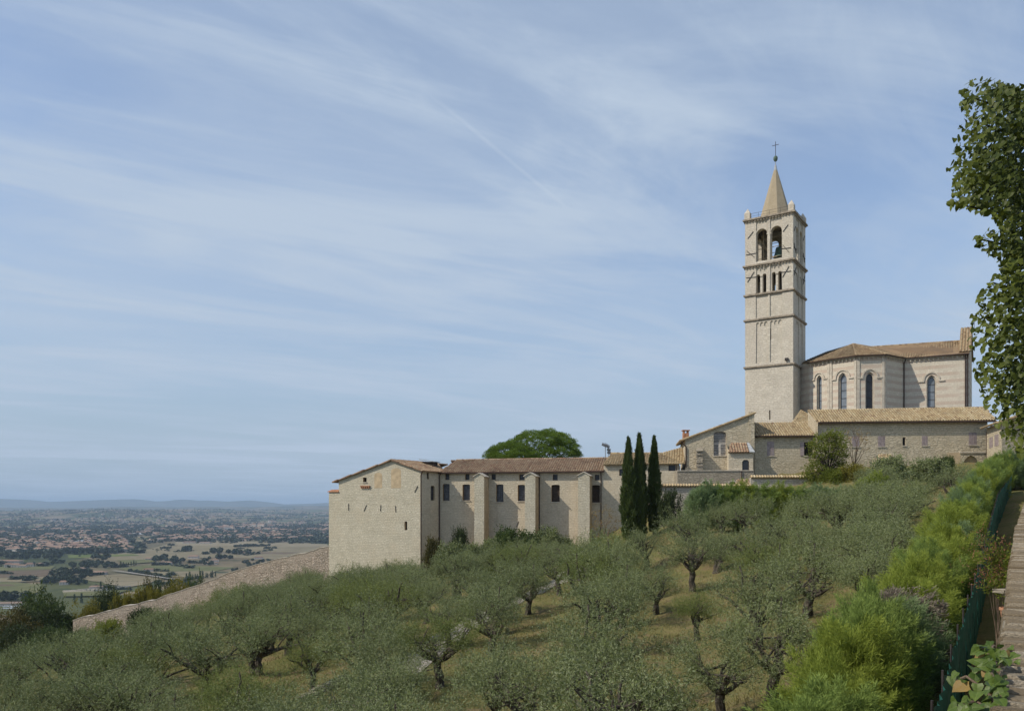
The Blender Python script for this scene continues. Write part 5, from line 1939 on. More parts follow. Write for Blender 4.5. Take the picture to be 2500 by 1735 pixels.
track([(1440, 1338), (1425, 1375), (1380, 1410), (1250, 1470), (1130, 1530), (1060, 1575), (1000, 1615), (930, 1670), (870, 1722), (830, 1790)], 3.0)
track([(95, 1600), (20, 1635), (-60, 1670)], 2.4)
kerb = thing('stone_kerb', 'low mossy stone kerb beside the gravel track at the lower edge', 'kerb', ground_hit(790, 1690))
for i in range(11):
    t_ = i / 10
    p = ground_hit(740 + 100 * t_, 1712 - 50 * t_)
    mb = MB()
    d = V((.75, .55, 0)).normalized()
    mb.box(p + V((0, 0, .12)), d * .3, V((-d.y, d.x, 0)) * .16, V((random.uniform(-.03, .03), 0, .16)))
    mb.build('stone', M['stone_dark'], kerb, kerb.location)

# ------------------------------------------------------------------ conifer hedges
def hedge_mesh(name, mat, w, d, h, n, L, W, seed, up=.9, plumes=70, plen=.55):
    """feathery conifer: sprays through the shell of a rounded box, and longer plumes breaking its outline"""
    rg = np.random.default_rng(seed)

    def shell(m):
        dirs = unit(rg.normal(size=(m, 3)))
        dirs[:, 2] = np.where(dirs[:, 2] < -.75, -dirs[:, 2], dirs[:, 2])
        e = 2.8
        r_ = (np.abs(dirs[:, 0]) ** e + np.abs(dirs[:, 1]) ** e + np.abs(dirs[:, 2]) ** e) ** (-1 / e)
        az = np.arctan2(dirs[:, 1], dirs[:, 0])
        lump = 1 + .10 * np.sin(3 * az + seed) + .09 * np.sin(5 * az + 2 * seed + 4 * dirs[:, 2]) + .07 * np.sin(9 * az + seed + 5 * dirs[:, 2])
        return dirs, r_ * lump
    dirs, rr_ = shell(n)
    k = rg.uniform(.45, .97, n) ** .5
    half = np.array([w / 2, d / 2, h / 2])
    C = dirs * (rr_ * k)[:, None] * half + np.array([0, 0, h / 2])
    nsp = 5
    dd = unit(dirs * np.array([1, 1, .5]) * .8 + np.array([0, 0, up]) + rg.normal(size=(n, 3)) * .35)
    ct = rg.uniform(0, .5, n)
    # plumes
    pd_, pr_ = shell(plumes)
    pb = pd_ * (pr_ * .86)[:, None] * half + np.array([0, 0, h / 2])
    pax = unit(pd_ * np.array([1, 1, .4]) + np.array([0, 0, up * .9]) + rg.normal(size=(plumes, 3)) * .25)
    per = max(8, int(n / plumes * .55))
    pl_ = plen * rg.uniform(.5, 1.5, plumes)
    t_ = rg.uniform(0, 1, (plumes, per))
    spread = (.24 * (1 - t_ * .75))[..., None] * rg.normal(size=(plumes, per, 3)) * plen
    PC = (pb[:, None] + pax[:, None] * (t_ * pl_[:, None])[..., None] + spread).reshape(-1, 3)
    PD = unit(np.repeat(pax, per, 0) + rg.normal(size=(plumes * per, 3)) * .35)
    C = np.concatenate([C, PC])
    dd = np.concatenate([dd, PD])
    ct = np.concatenate([ct, np.repeat(rg.uniform(.1, .6, plumes), per)])
    n = len(C)
    fl = rg.uniform(.6, 1.3, n)
    Cs = np.repeat(C, nsp, 0) + np.repeat(dd, nsp, 0) * (np.tile(np.arange(nsp), n)[:, None] * L * .3 * np.repeat(fl, nsp)[:, None])
    D = unit(np.repeat(dd, nsp, 0) + rg.normal(size=(n * nsp, 3)) * .42)
    Ls = L * rg.uniform(.6, 1.2, len(Cs))
    co = leaf_quads(Cs, D, Ls, W, rg)
    t = np.repeat(ct, nsp) + np.tile(np.linspace(0, .45, nsp), n)
    me = np_mesh(name, co.reshape(-1, 3), np.arange(len(Cs) * 4).reshape(-1, 4), t)
    me.materials.append(mat)
    return me


def hedge_core(w, d, h, seed):
    rg = random.Random(seed)
    mb = MB()
    for i in range(16):
        a = rg.uniform(0, 6.28)
        tube(mb, limb((0, 0, -.3), (math.cos(a) * w * .38 * rg.random(), math.sin(a) * d * .38, h * rg.uniform(.6, .9)), 0, 4, rg, .06), [.05, .045, .035, .025, .01], 5, .1, rg)
    return mb.mesh('stems', M['bark_dark'], (0, 0, 0))


HN = [hedge_mesh('foliage', M['hedge_yellow'], 1.75, 2.6, 2.25, 13000, .13, .013, 400 + k, up=.8, plumes=90) for k in range(3)]
HS = hedge_core(2.4, 2.4, 2.4, 5)
HEDGE_MATS = {'y': 'hedge_yellow', 'b': 'hedge_blue', 'g': 'hedge_green'}
seq = 'yygyyggb-yyygyyybyyygbgyyggbyygggyg'
hd = V((.6357, 1, 0)).normalized()
hn = V((-hd.y, hd.x, 0))
y = 9.8
lab_y = {'y': 'yellow green feathery conifer', 'b': 'blue green feathery conifer', 'g': 'mid green feathery conifer'}
for i, ch in enumerate(seq):
    off = 1.75 + random.uniform(-.22, .22)
    if y > 60:
        off -= (y - 60) * .035
    bx0 = V((fence_x(y), y, 0)) + hn * off
    gz = Hs(bx0.x, bx0.y)
    zt = fence_top(y) + float(np.interp(y, (30, 42, 58, 74, 88), (.3, .4, .75, 1.6, 1.75))) + random.uniform(-.35, .35) * (1 if y < 50 else .5)
    if ch == '-':
        # a length of dead hedge, cut flat
        t = thing('dead_hedge', 'dry brown flat topped length of dead hedge between two green conifers', 'hedge', (bx0.x, bx0.y, gz))
        me = hedge_mesh('twigs', M['twig'], 2.1, 1.6, zt - gz - .15, 4200, .14, .02, 900, up=.1, plumes=20, plen=.15)
        part('twigs', me, t, rz=math.atan2(hd.y, hd.x) - math.pi / 2)
        y += 1.7
        continue
    h_ = zt - gz
    n_h = i + 1 if i < 8 else i - 8
    lab = lab_y[ch] + ', ' + (ORDN[n_h - 1] + ' of the fence hedge counted up from the ivy' if i < 8 else ORDN[n_h - 1] + ' of the fence hedge above the dead brown length')
    t = thing('hedge_conifer', lab, 'hedge shrub', (bx0.x, bx0.y, gz), 'conifers of the hedge along the fence', math.atan2(hd.y, hd.x) - math.pi / 2 + random.uniform(-.2, .2))
    s = (random.uniform(.85, 1.2), random.uniform(.8, 1.15), h_ / 2.5)
    f_ = part('foliage', HN[i % 3], t, sc=s)
    f_.material_slots[0].link = 'OBJECT'
    f_.material_slots[0].material = M[HEDGE_MATS[ch]]
    part('stems', HS, t, sc=s)
    y += (1.75 if y < 40 else 2.2) * random.uniform(.75, 1.3)

HB = [hedge_mesh('foliage', M['hedge_green'], 3.4, 2.7, 3.8, 7000, .24, .034, 430 + k, up=1.0, plumes=70, plen=.8) for k in range(2)]
back = [(1718, 1292, 84, 1196, 'b', 'left end of the clipped back hedge, blue green and tall'), (1763, 1290, 84.5, 1197, 'g', 'second shrub of the clipped back hedge, dark flank above bare soil'),
        (1806, 1291, 85, 1194, 'y', 'yellow green shrub left of centre in the clipped back hedge'), (1850, 1292, 85.5, 1197, 'g', 'mid green shrub over the reddish soil in the clipped back hedge'),
        (1895, 1290, 85.5, 1196, 'y', 'brightest yellow green shrub in the clipped back hedge'), (1940, 1285, 86, 1199, 'g', 'green shrub right of the brightest one in the clipped back hedge'),
        (1985, 1275, 87, 1197, 'b', 'blue green shrub below the green robinia in the clipped back hedge'), (2028, 1268, 88, 1199, 'b', 'right end of the clipped back hedge, blue green above the dark gap')]
for i, (px__, pyb, Y_, pyt, ch, lab) in enumerate(back):
    b = P(px__, pyb, Y_)
    gz = min(Hs(b.x, b.y), b.z)
    h_ = (HY - pyt) / F * Y_ - gz
    t = thing('hedge_conifer', lab, 'hedge shrub', (b.x, b.y, gz), 'conifers of the clipped back hedge', random.uniform(-.3, .3))
    s = (random.uniform(.8, .92), .9, h_ / 4.0)
    f_ = part('foliage', HB[i % 2], t, sc=s)
    f_.material_slots[0].link = 'OBJECT'
    f_.material_slots[0].material = M[HEDGE_MATS[ch]]
    part('stems', HS, t, sc=(1.2, 1.2, h_ / 2.6))

# single conifer block right of the dark gap
for px__, pyb, Y_, pyt, wd, ch, lab in ((2130, 1230, 82, 1170, 3.0, 'y', 'yellow green clipped conifer standing alone above the olive trees'), ):
    b = P(px__, pyb, Y_)
    gz = min(Hs(b.x, b.y), b.z)
    t = thing('conifer_shrub', lab, 'shrub', (b.x, b.y, gz))
    f_ = part('foliage', HB[0], t, sc=(wd / 3.4, wd / 3.4, ((HY - pyt) / F * Y_ - gz) / 4.0))
    f_.material_slots[0].link = 'OBJECT'
    f_.material_slots[0].material = M[HEDGE_MATS[ch]]
    part('stems', HS, t)

for px__, lab in ((2446, 'conifer at the very top of the fence hedge, below the corner house'), (2472, 'conifer past the top end of the fence, under the corner house'), (2500, 'conifer at the right edge where the parapet meets the corner house')):
    b = P(px__, 1130, 86)
    gz = Hs(b.x, b.y)
    t = thing('hedge_conifer', lab, 'hedge shrub', (b.x, b.y, gz), 'conifers of the hedge along the fence', random.uniform(-.3, .3))
    f_ = part('foliage', HN[px__ % 3], t, sc=(1.1, 1.0, ((HY - 1110) / F * 86 - gz) / 2.5))
    f_.material_slots[0].link = 'OBJECT'
    f_.material_slots[0].material = M['hedge_blue' if px__ == 2472 else 'hedge_green']
    part('stems', HS, t)

# ------------------------------------------------------------------ cypresses
def cypress_mesh(seed, h=12.0, w=2.0, n=7000):
    rg = np.random.default_rng(seed)
    z = rg.beta(1.15, 1.35, n) * h
    prof = np.interp(z / h, [0, .06, .25, .5, .75, .9, 1], [.5, .8, .95, .85, .52, .24, .03]) * w / 2
    a = rg.uniform(0, 6.28, n)
    lump = 1 + .2 * np.sin(3 * a + z * 1.3 + seed) + .16 * np.sin(5 * a - z * 2.1) + .1 * np.sin(z * 5 + a)
    r = prof * lump * rg.uniform(.45, 1.08, n) ** .5
    C = np.stack([np.cos(a) * r, np.sin(a) * r, z], -1)
    dd = unit(np.stack([np.cos(a) * .35, np.sin(a) * .35, np.ones(n)], -1) + rg.normal(size=(n, 3)) * .12)
    k = 3
    Cs = np.repeat(C, k, 0) + rg.normal(size=(n * k, 3)) * .05
    D = unit(np.repeat(dd, k, 0) + rg.normal(size=(n * k, 3)) * .2)
    co = leaf_quads(Cs, D, rg.uniform(.25, .5, n * k), .07, rg)
    t = np.repeat(rg.uniform(0, .7, n), k) + rg.uniform(0, .3, n * k)
    me = np_mesh('foliage', co.reshape(-1, 3), np.arange(n * k * 4).reshape(-1, 4), t)
    me.materials.append(M['cypress'])
    return me


mbt = MB()
tube(mbt, [(0, 0, -.6), (.03, 0, 3), (0, .04, 7), (0, 0, 11)], [.2, .17, .1, .02], 7)
CT = mbt.mesh('trunk', M['bark_dark'], (0, 0, 0))
CYP = [cypress_mesh(50 + k) for k in range(3)]
for i, (pxb, pyb, pyt, Y_, w_, lab) in enumerate(((1534, 1318, 1070, 100, .88, 'tall dark cypress on the left of the row, broad at its foot'), (1561, 1314, 1062, 101, .95, 'tallest dark cypress in the middle of the row with a double tip'),
                                                  (1597, 1298, 1067, 102, .84, 'dark cypress on the right of the row with a single slender tip'))):
    b = P(pxb, pyb, Y_)
    h_ = (HY - pyt) / F * Y_ - b.z
    t = thing('cypress_tree', lab, 'tree', b, 'cypresses by the garden wall', i * 1.3)
    part('foliage', CYP[i], t, sc=(w_, w_, h_ / 12))
    part('trunk', CT, t)
    if i == 1:
        part('side_tip', CYP[0], t, loc=(-.7, -.1, 0), sc=(.62, .62, h_ / 12 * .94))

# ------------------------------------------------------------------ umbrella pine
base = V((P(1300, 1235, 150).x, 150, 0))
pine = thing('umbrella_pine', 'round topped bright green umbrella pine rising behind the monastery roof', 'tree', base)
cl_ = np.concatenate([ellipsoid_clumps(330, 7.0, 6.5, 5.6, (1.9, 0, 8.6), 61, .8, -.12, .05), ellipsoid_clumps(190, 5.0, 5.2, 3.6, (-4.0, -1.0, 8.3), 62, .75, -.12, .06)])
rgp = np.random.default_rng(6)
nb = len(cl_)
Cc = np.repeat(cl_, 210, 0)
dv = unit(rgp.normal(size=Cc.shape))
dv[:, 2] = np.abs(dv[:, 2]) - .25
Cc = Cc + dv * rgp.uniform(.45, .95, (len(Cc), 1)) * np.array([1, 1, .7])
co = leaf_quads(Cc, unit(dv + rgp.normal(size=Cc.shape) * .4 + np.array([0, 0, .35])), rgp.uniform(.18, .34, len(Cc)), .075, rgp)
me = np_mesh('crown', co.reshape(-1, 3), np.arange(len(Cc) * 4).reshape(-1, 4), np.repeat(rgp.uniform(0, .4, nb), 210) + rgp.uniform(0, .5, len(Cc)))
me.materials.append(M['pine'])
part('crown', me, pine)
mb = MB()
tube(mb, [(0, 0, -6), (.2, 0, 2), (.4, 0, 7)], [.5, .42, .35], 8)
rgq = random.Random(2)
for i in range(26):
    c = V(cl_[rgq.randrange(nb)])
    tube(mb, limb((.3, 0, rgq.uniform(4, 7)), c, .3, 4, rgq, .2), [.2, .16, .12, .08, .04], 5)
part('trunk', mb.mesh('trunk', M['bark_dark'], (0, 0, 0)), pine)

# ------------------------------------------------------------------ broad-leaved trees and shrubs
BROAD = []
for k in range(4):
    cl_ = ellipsoid_clumps(120, 3.6, 3.6, 3.6, (0, 0, 5.2), 500 + k, .45, -.65, .14)
    crown = crown_mesh('crown', M['broad_dark'], cl_, .5, 7, 22, .55, .22, .55, 520 + k, up=.15, out=.6, centre=(0, 0, 4.5))
    wood = tree_wood('trunk', M['bark_dark'], cl_, 540 + k, 2.4, .28, (0, 0), 7)
    BROAD.append((crown, wood))
SHRUB = []
for k in range(2):
    cl_ = ellipsoid_clumps(110, 1.5, 1.5, 1.2, (0, 0, 1.3), 560 + k, .3, -.9, .15)
    SHRUB.append((crown_mesh('foliage', M['broad_green'], cl_, .2, 6, 17, .26, .12, .6, 570 + k, up=.3, out=.6, centre=(0, 0, .8)), tree_wood('stems', M['bark_dark'], cl_, 580 + k, .4, .06, (0, 0), 7, 2)))


def plant(kind, name, label, mat, px__, pyt, pyb, wpx, Y_, group=None, cat='tree', k=None, sink=True):
    """stand a tree where the photo has it: top row, foot row and width in pixels give its size at distance Y_"""
    x = (px__ - CX) / F * Y_
    zt = (HY - pyt) / F * Y_
    zb = (HY - pyb) / F * Y_
    g = Hs(x, Y_)
    if sink:
        zb = min(zb, g)
    w = wpx / F * Y_
    src = BROAD if kind == 'tree' else SHRUB
    k = random.randrange(len(src)) if k is None else k
    W0, H0 = (7.6, 9.0) if kind == 'tree' else (3.5, 2.6)
    t = thing(name, label, cat, (x, Y_, zb), group, random.uniform(0, 6.28))
    s = (w / W0, w / W0, (zt - zb) / H0)
    c_ = part('crown' if kind == 'tree' else 'foliage', src[k][0], t, sc=s)
    c_.material_slots[0].link = 'OBJECT'
    c_.material_slots[0].material = M[mat]
    part('trunk' if kind == 'tree' else 'stems', src[k][1], t, sc=s)
    return t


plant('tree', 'broadleaf_tree', 'dark brownish green broad tree at the left edge of the picture', 'broad_rust', 20, 1484, 1580, 120, 118)
plant('tree', 'broadleaf_tree', 'dark broad tree behind the brownish one, left of the wall end', 'broad_dark', 78, 1486, 1590, 90, 122)
plant('tree', 'broadleaf_tree', 'large deep green broad tree, tallest of the group left of the wall', 'broad_green', 106, 1449, 1570, 116, 140)
plant('tree', 'broadleaf_tree', 'grey green tree just left of the wall end', 'broad_dark', 143, 1490, 1570, 80, 142)
plant('tree', 'broadleaf_tree', 'golden yellowing tree rising right behind the lower wall end', 'broad_yellow', 210, 1469, 1545, 70, 146)
plant('tree', 'broadleaf_tree', 'dark round tree behind the wall left of the golden bamboo', 'broad_dark', 268, 1442, 1540, 80, 152)
plant('tree', 'broadleaf_tree', 'small dark tree between the golden tree and the round one', 'broad_dark', 245, 1455, 1540, 60, 160)
plant('tree', 'broadleaf_tree', 'orange green tree behind the golden bamboo', 'broad_rust', 360, 1424, 1500, 50, 150)
plant('tree', 'broadleaf_tree', 'yellow green tree behind the wall right of the bamboo', 'broad_yellow', 432, 1415, 1480, 70, 148)
plant('tree', 'broadleaf_tree', 'dark blue green tree beyond the wall above the bamboo', 'broad_dark', 400, 1413, 1490, 60, 190)
plant('tree', 'broadleaf_tree', 'dark green tree beyond the wall, right of the yellow green one', 'broad_green', 478, 1406, 1460, 50, 170)
plant('tree', 'broadleaf_tree', 'low dark tree in the shade in the far lower left', 'broad_dark', 40, 1530, 1620, 110, 104)
plant('tree', 'broadleaf_tree', 'low dark green tree below the end of the long wall', 'broad_green', 125, 1530, 1620, 90, 100)
for i, (x_, t_) in enumerate(((292, 1452), (318, 1446), (344, 1440), (372, 1438), (392, 1444))):
    plant('shrub', 'bamboo_clump', 'feathery golden bamboo clump behind the long wall', 'broad_yellow', x_, t_, 1500, 46, 142, 'golden bamboo behind the long wall', 'bamboo')
plant('shrub', 'fig_shrub', 'dark glossy fig shrub leaning over the foot of the long wall', 'broad_dark', 348, 1485, 1545, 74, 125, None, 'shrub')
plant('shrub', 'vine_shrub', 'bright green creeper shrub under the wall end', 'broad_green', 205, 1538, 1590, 70, 127, None, 'shrub')
plant('shrub', 'vine_shrub', 'bright yellow green creeper sprawling along the wall foot', 'robinia', 262, 1512, 1575, 80, 126, None, 'shrub')
plant('shrub', 'round_bush', 'dark round bush against the shaded monastery wall', 'broad_dark', 1122, 1288, 1345, 52, 117, None, 'shrub')
plant('shrub', 'round_bush', 'low dull olive coloured bush in the corner beside the gabled block', 'broad_rust', 1056, 1313, 1345, 54, 114, None, 'shrub')
plant('shrub', 'leafy_bush', 'bright green leafy bush between two buttresses, left half', 'broad_green', 1236, 1292, 1355, 92, 112, None, 'shrub')
plant('shrub', 'leafy_bush', 'bright green leafy bush in front of the middle buttress', 'broad_green', 1288, 1295, 1355, 84, 111, None, 'shrub')
plant('shrub', 'young_shrub', 'yellow green feathery young shrub among the olives below the wing', 'robinia', 1228, 1366, 1432, 96, 84, None, 'shrub')
plant('shrub', 'dark_bush', 'dark bush in the shade right of the cypress row', 'broad_dark', 1634, 1196, 1290, 58, 100, None, 'shrub')
plant('shrub', 'dark_bush', 'low grey green bush below the garden wall beside the bare soil', 'broad_dark', 1672, 1248, 1290, 40, 96, None, 'shrub')
plant('shrub', 'autumn_bush', 'yellow and rust coloured bush below the bare brownish tree', 'broad_yellow', 2085, 1134, 1195, 66, 104, None, 'shrub')
plant('shrub', 'autumn_bush', 'green and gold bush below the robinia', 'robinia', 2030, 1146, 1200, 70, 105, None, 'shrub')
plant('shrub', 'dark_bush', 'small leafy bush beside the convent doorway', 'broad_green', 2312, 1114, 1165, 40, 100, None, 'shrub')
plant('shrub', 'round_bush', 'large grey green rounded bush top below the grey shutters', 'olive', 2175, 1114, 1190, 110, 92, None, 'shrub')
plant('shrub', 'round_bush', 'grey green rounded bush right of the larger one under the convent', 'olive', 2262, 1117, 1190, 90, 94, None, 'shrub')

plant('shrub', 'round_bush', 'dark leafy bush in the gap left of the convent doorway', 'broad_dark', 2292, 1122, 1175, 44, 96, None, 'shrub')
for x_, t_, w_, lab in ((1100, 1322, 84, 'silvery young olive shrub left of the first buttress foot'), (1158, 1326, 80, 'silvery young olive shrub in front of the first buttress'), (1200, 1318, 70, 'silvery young olive shrub beside the leafy bush on its left'),
                        (1338, 1290, 84, 'tall silvery olive shrub between the second and third buttresses'), (1375, 1312, 70, 'silvery olive shrub left of the third buttress foot'), (1410, 1338, 70, 'low silvery olive shrub at the top of the gravel track')):
    plant('shrub', 'olive_shrub', lab, 'olive', x_, t_, t_ + 60, w_, 110, None, 'shrub')
# the green robinia, its bare neighbour and the yellow tree: loose crowns on visible branches
def loose_tree(name, label, mat, bark, base_p, top, tips, leafn, leaf, spread, seed, r=.12):
    rg = random.Random(seed)
    t = thing(name, label, 'tree', base_p)
    mb = MB()
    fork = V(base_p).lerp(V(top), .3) + V((rg.uniform(-.2, .2), 0, 0))
    tube(mb, limb(V(base_p) - V((0, 0, .4)), fork, 0, 4, rg, .06), [r * 1.3, r * 1.1, r, r, r * .9], 7)
    for tp_ in tips:
        tp_ = V(tp_)
        pt = limb(fork, fork.lerp(tp_, .5) + V((rg.uniform(-.3, .3), rg.uniform(-.3, .3), .3)), 0, 3, rg, .08)
        pt += limb(pt[-1], tp_, 0, 3, rg, .1)[1:]
        tube(mb, pt, [r * .55 * (1 - i / 7.5) for i in range(len(pt))], 5)
        for q_ in range(5):
            e_ = tp_ + V((rg.gauss(0, spread), rg.gauss(0, spread), rg.gauss(.1, spread)))
            tube(mb, limb(pt[-2], e_, 0, 2, rg, .06), [r * .16, r * .1, .008], 4)
    mb.build('trunk', bark, t, base_p)
    rgn = np.random.default_rng(seed)
    tip = np.array([list(V(p) - V(base_p)) for p in tips])
    me = crown_mesh('crown', mat, tip, spread, 7, leafn, .4, leaf, .5, seed, up=.1, out=.4, centre=tuple(np.array(V(fork) - V(base_p))))
    part('crown', me, t)
    return t


def pts_px(lst, Y_, dy=1.4, seed=1):
    rg = random.Random(seed)
    return [P(x, y_, Y_ + rg.uniform(-dy, dy)) for x, y_ in lst]


rob = [(1990, 1085), (2005, 1070), (2025, 1062), (2045, 1060), (2052, 1080), (1995, 1110), (2015, 1095), (2035, 1085), (2055, 1105), (1985, 1135), (2005, 1125), (2030, 1110), (2050, 1130), (1975, 1155), (1995, 1160), (2015, 1145), (2040, 1145), (2058, 1150), (1980, 1175), (2005, 1178), (2030, 1170)]
loose_tree('robinia_tree', 'bright green robinia with yellowing tips in front of the middle house', M['robinia'], M['bark_dark'], P(2022, 1200, 107), P(2025, 1060, 107), pts_px(rob + [(x_ + 9, y_ + 9) for x_, y_ in rob] + [(x_ - 8, y_ + 4) for x_, y_ in rob], 107, 1.8, 3), 46, .18, .36, 71)
bare = [(2070, 1060), (2085, 1048), (2100, 1055), (2112, 1062), (2075, 1075), (2092, 1066), (2106, 1075), (2116, 1078), (2068, 1090), (2112, 1095)]
loose_tree('bare_tree', 'half bare brownish tree with thin branches in front of the convent wall', M['autumn'], M['bark_pale'], P(2088, 1180, 107), P(2090, 1050, 107), pts_px(bare, 107, 1.0, 4), 7, .13, .35, 72, .10)
yel = [(1455, 1260), (1475, 1245), (1490, 1258), (1465, 1275), (1485, 1272), (1505, 1268), (1450, 1290), (1475, 1290), (1500, 1288), (1512, 1300), (1460, 1308), (1490, 1306)]
loose_tree('autumn_tree', 'small yellow autumn tree against the monastery wall beside the third buttress', M['autumn'], M['bark_pale'], P(1478, 1338, 112), P(1480, 1250, 112), pts_px(yel, 112, 1.0, 5), 13, .14, .36, 73, .08)

# ------------------------------------------------------------------ lime tree at the right edge
lt_base = V((9.6, 12.0, -1.7))
lime = thing('lime_tree', 'leafy dark green lime tree hanging in from the right edge', 'tree', lt_base)
edge = [(185, 2415), (200, 2380), (235, 2362), (275, 2378), (300, 2366), (345, 2352), (380, 2350), (398, 2332), (430, 2352), (455, 2350), (500, 2336), (520, 2440), (548, 2474), (580, 2400), (610, 2412), (630, 2462), (660, 2468), (690, 2440),
        (730, 2414), (770, 2396), (830, 2396), (880, 2402), (930, 2408), (970, 2420), (1000, 2442), (1040, 2460), (1085, 2490)]
ey, ex = [e[0] for e in edge], [e[1] for e in edge]
lrg = np.random.default_rng(17)
cl_ = []
while len(cl_) < 800:
    py__ = lrg.uniform(195, 1080)
    b = np.interp(py__, ey, ex) + 14
    px__ = b + 14 + abs(lrg.normal()) * 150 if lrg.uniform() < .7 else lrg.uniform(b + 40, 3300)
    if px__ > 3400:
        continue
    if px__ - b < 95 and math.sin(py__ / 17.0 + 2 * math.sin(px__ / 31)) + .8 * math.sin(py__ / 43.0 + px__ / 40) < -.25:
        continue
    Y_ = lrg.uniform(7.6, 10.2) if px__ < 2560 else lrg.uniform(7.2, 15.5)
    cl_.append(list(P(px__, py__ * (1.0 if px__ < 2700 else .95), Y_)))
for x_, y_ in ((2365, 225), (2380, 300), (2340, 392), (2352, 452), (2338, 502), (2382, 582), (2405, 690), (2392, 772), (2392, 850), (2405, 930), (2436, 1000), (2465, 1050), (2400, 200), (2350, 345)):
    for k_ in range(4):
        t_ = k_ / 3
        cl_.append(list(P(x_ + 14 + t_ * 110, y_ + t_ * 34 + lrg.normal() * 6, 8.6 + lrg.normal() * .15)))
cl_ = np.array(cl_)
# leaves: heart-shaped, folded along the midrib, six corners
def heart_leaf(name, mat, L=1.0):
    mb = MB()
    zf = lambda x, y: .16 * abs(y) ** 1.2 * 1.6 - .22 * x * x - .25 * max(0, abs(y) - .3)
    for s in (1, -1):
        k = lambda x, y: V((x * L, y * L * s, zf(x, y) * L))
        for q_ in ([(0, 0), (.33, 0), (.26, .27), (-.02, .2)], [(-.02, .2), (.26, .27), (.22, .52), (-.06, .40)], [(.33, 0), (.68, 0), (.60, .20), (.26, .27)], [(.26, .27), (.60, .20), (.58, .36), (.22, .52)], [(.68, 0), (1, 0), (.60, .20)], [(.60, .20), (1, 0), (.58, .36)]):
            pts = [k(*p) for p in q_]
            mb.face(pts if s > 0 else pts[::-1], 0, .5)
    return mb


def heart_field(C, D, N_, Ls, rg):
    """folded heart leaves as two quads each"""
    S = unit(np.cross(N_, D))
    N2 = np.cross(D, S)
    L = Ls[:, None]
    o_ = C
    tip = C + D * L
    v = []
    for s in (1, -1):
        a = C + (D * .06 + S * .40 * s + N2 * .10) * L
        b = C + (D * .55 + S * .40 * s + N2 * .08) * L
        v.append(np.stack([o_, a, b, tip] if s > 0 else [o_, tip, b, a], 1))
    return np.concatenate(v, 0)


per = 30
C = np.repeat(cl_, per, 0) + lrg.normal(size=(len(cl_) * per, 3)) * np.array([.17, .17, .15])
D = unit(lrg.normal(size=C.shape) * .6 + np.array([-.35, -.1, -.75]))
N_ = unit(lrg.normal(size=C.shape) * .5 + np.array([-.5, -.3, .8]))
Ls = lrg.uniform(.032, .080, len(C))
tt = np.repeat(lrg.uniform(0, .45, len(cl_)), per) + lrg.uniform(0, .45, len(C))
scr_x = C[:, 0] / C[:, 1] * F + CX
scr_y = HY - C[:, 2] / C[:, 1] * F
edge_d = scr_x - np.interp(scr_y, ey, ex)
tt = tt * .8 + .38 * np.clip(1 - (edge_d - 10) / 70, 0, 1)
sel = np.argsort(edge_d + 400 * (scr_x > 2500) + 3000 * (edge_d < -25))
solo, rest = sel[:290], sel[290:]
lim_ = 190 + np.clip(scr_x - 2420, 0, 80) * .3
rest = rest[(edge_d[rest] > -20) & (scr_y[rest] > lim_[rest])]
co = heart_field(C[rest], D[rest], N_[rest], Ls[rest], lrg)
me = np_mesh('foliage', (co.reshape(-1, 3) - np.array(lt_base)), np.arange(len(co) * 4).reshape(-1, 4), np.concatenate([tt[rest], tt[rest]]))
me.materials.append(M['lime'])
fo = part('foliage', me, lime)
fo['kind'] = 'stuff'
LEAF = []
for q_ in range(4):
    hm = heart_leaf('leaf', M['lime'])
    me = hm.mesh('leaf', M['lime'], (0, 0, 0))
    me.attributes['tint'].data.foreach_set('value', [.35 + .2 * q_] * len(me.polygons))
    LEAF.append(me)
for i in solo:
    if edge_d[i] < -30 or scr_y[i] < lim_[i]:
        continue
    d_, n_ = V(D[i]), V(N_[i])
    s_ = n_.cross(d_).normalized()
    n2 = d_.cross(s_)
    mw = Matrix((d_, s_, n2)).transposed().to_4x4()
    o = part('leaf', LEAF[i % 4], lime, loc=V(C[i]) - lt_base)
    o.rotation_euler = mw.to_euler()
    o.scale = (Ls[i],) * 3
mb = MB()
rgl = random.Random(8)
trk = [lt_base + V((0, 0, -.3)), lt_base + V((.05, 0, 1.5)), lt_base + V((0, .1, 3.2)), lt_base + V((.1, .1, 5.5)), lt_base + V((0, 0, 7.2))]
tube(mb, trk, [.3, .24, .2, .12, .04], 10, .08, rgl)
tipsel = [(2365, 240), (2380, 300), (2340, 395), (2355, 455), (2345, 503), (2385, 585), (2410, 690), (2395, 775), (2400, 850), (2415, 930), (2440, 1000), (2470, 1050), (2430, 210), (2450, 330), (2460, 640)]
for x_, y_ in tipsel:
    e_ = P(x_ + 14, y_, 8.8)
    s_ = trk[1].lerp(trk[4], min(.95, max(.05, (e_.z + .2) / 5.6)))
    tube(mb, limb(s_, e_, -.15, 5, rgl, .06), [.075, .06, .045, .03, .02, .009], 5, .1, rgl)
mb.build('trunk', M['bark_dark'], lime, lt_base)

# ------------------------------------------------------------------ near parapet wall
WPTS = [(1.2, -.77), (3.2, -.77), (10, -.72), (20, -.70), (26, -.60), (33, -.1), (42, .6), (60, 2.2), (80, 4.0)]


def par_x(y):
    return -.08 + .6357 * y + max(0, y - 24) * .03


def par_z(y):
    return float(np.interp(y, [a for a, b in WPTS], [b for a, b in WPTS]))


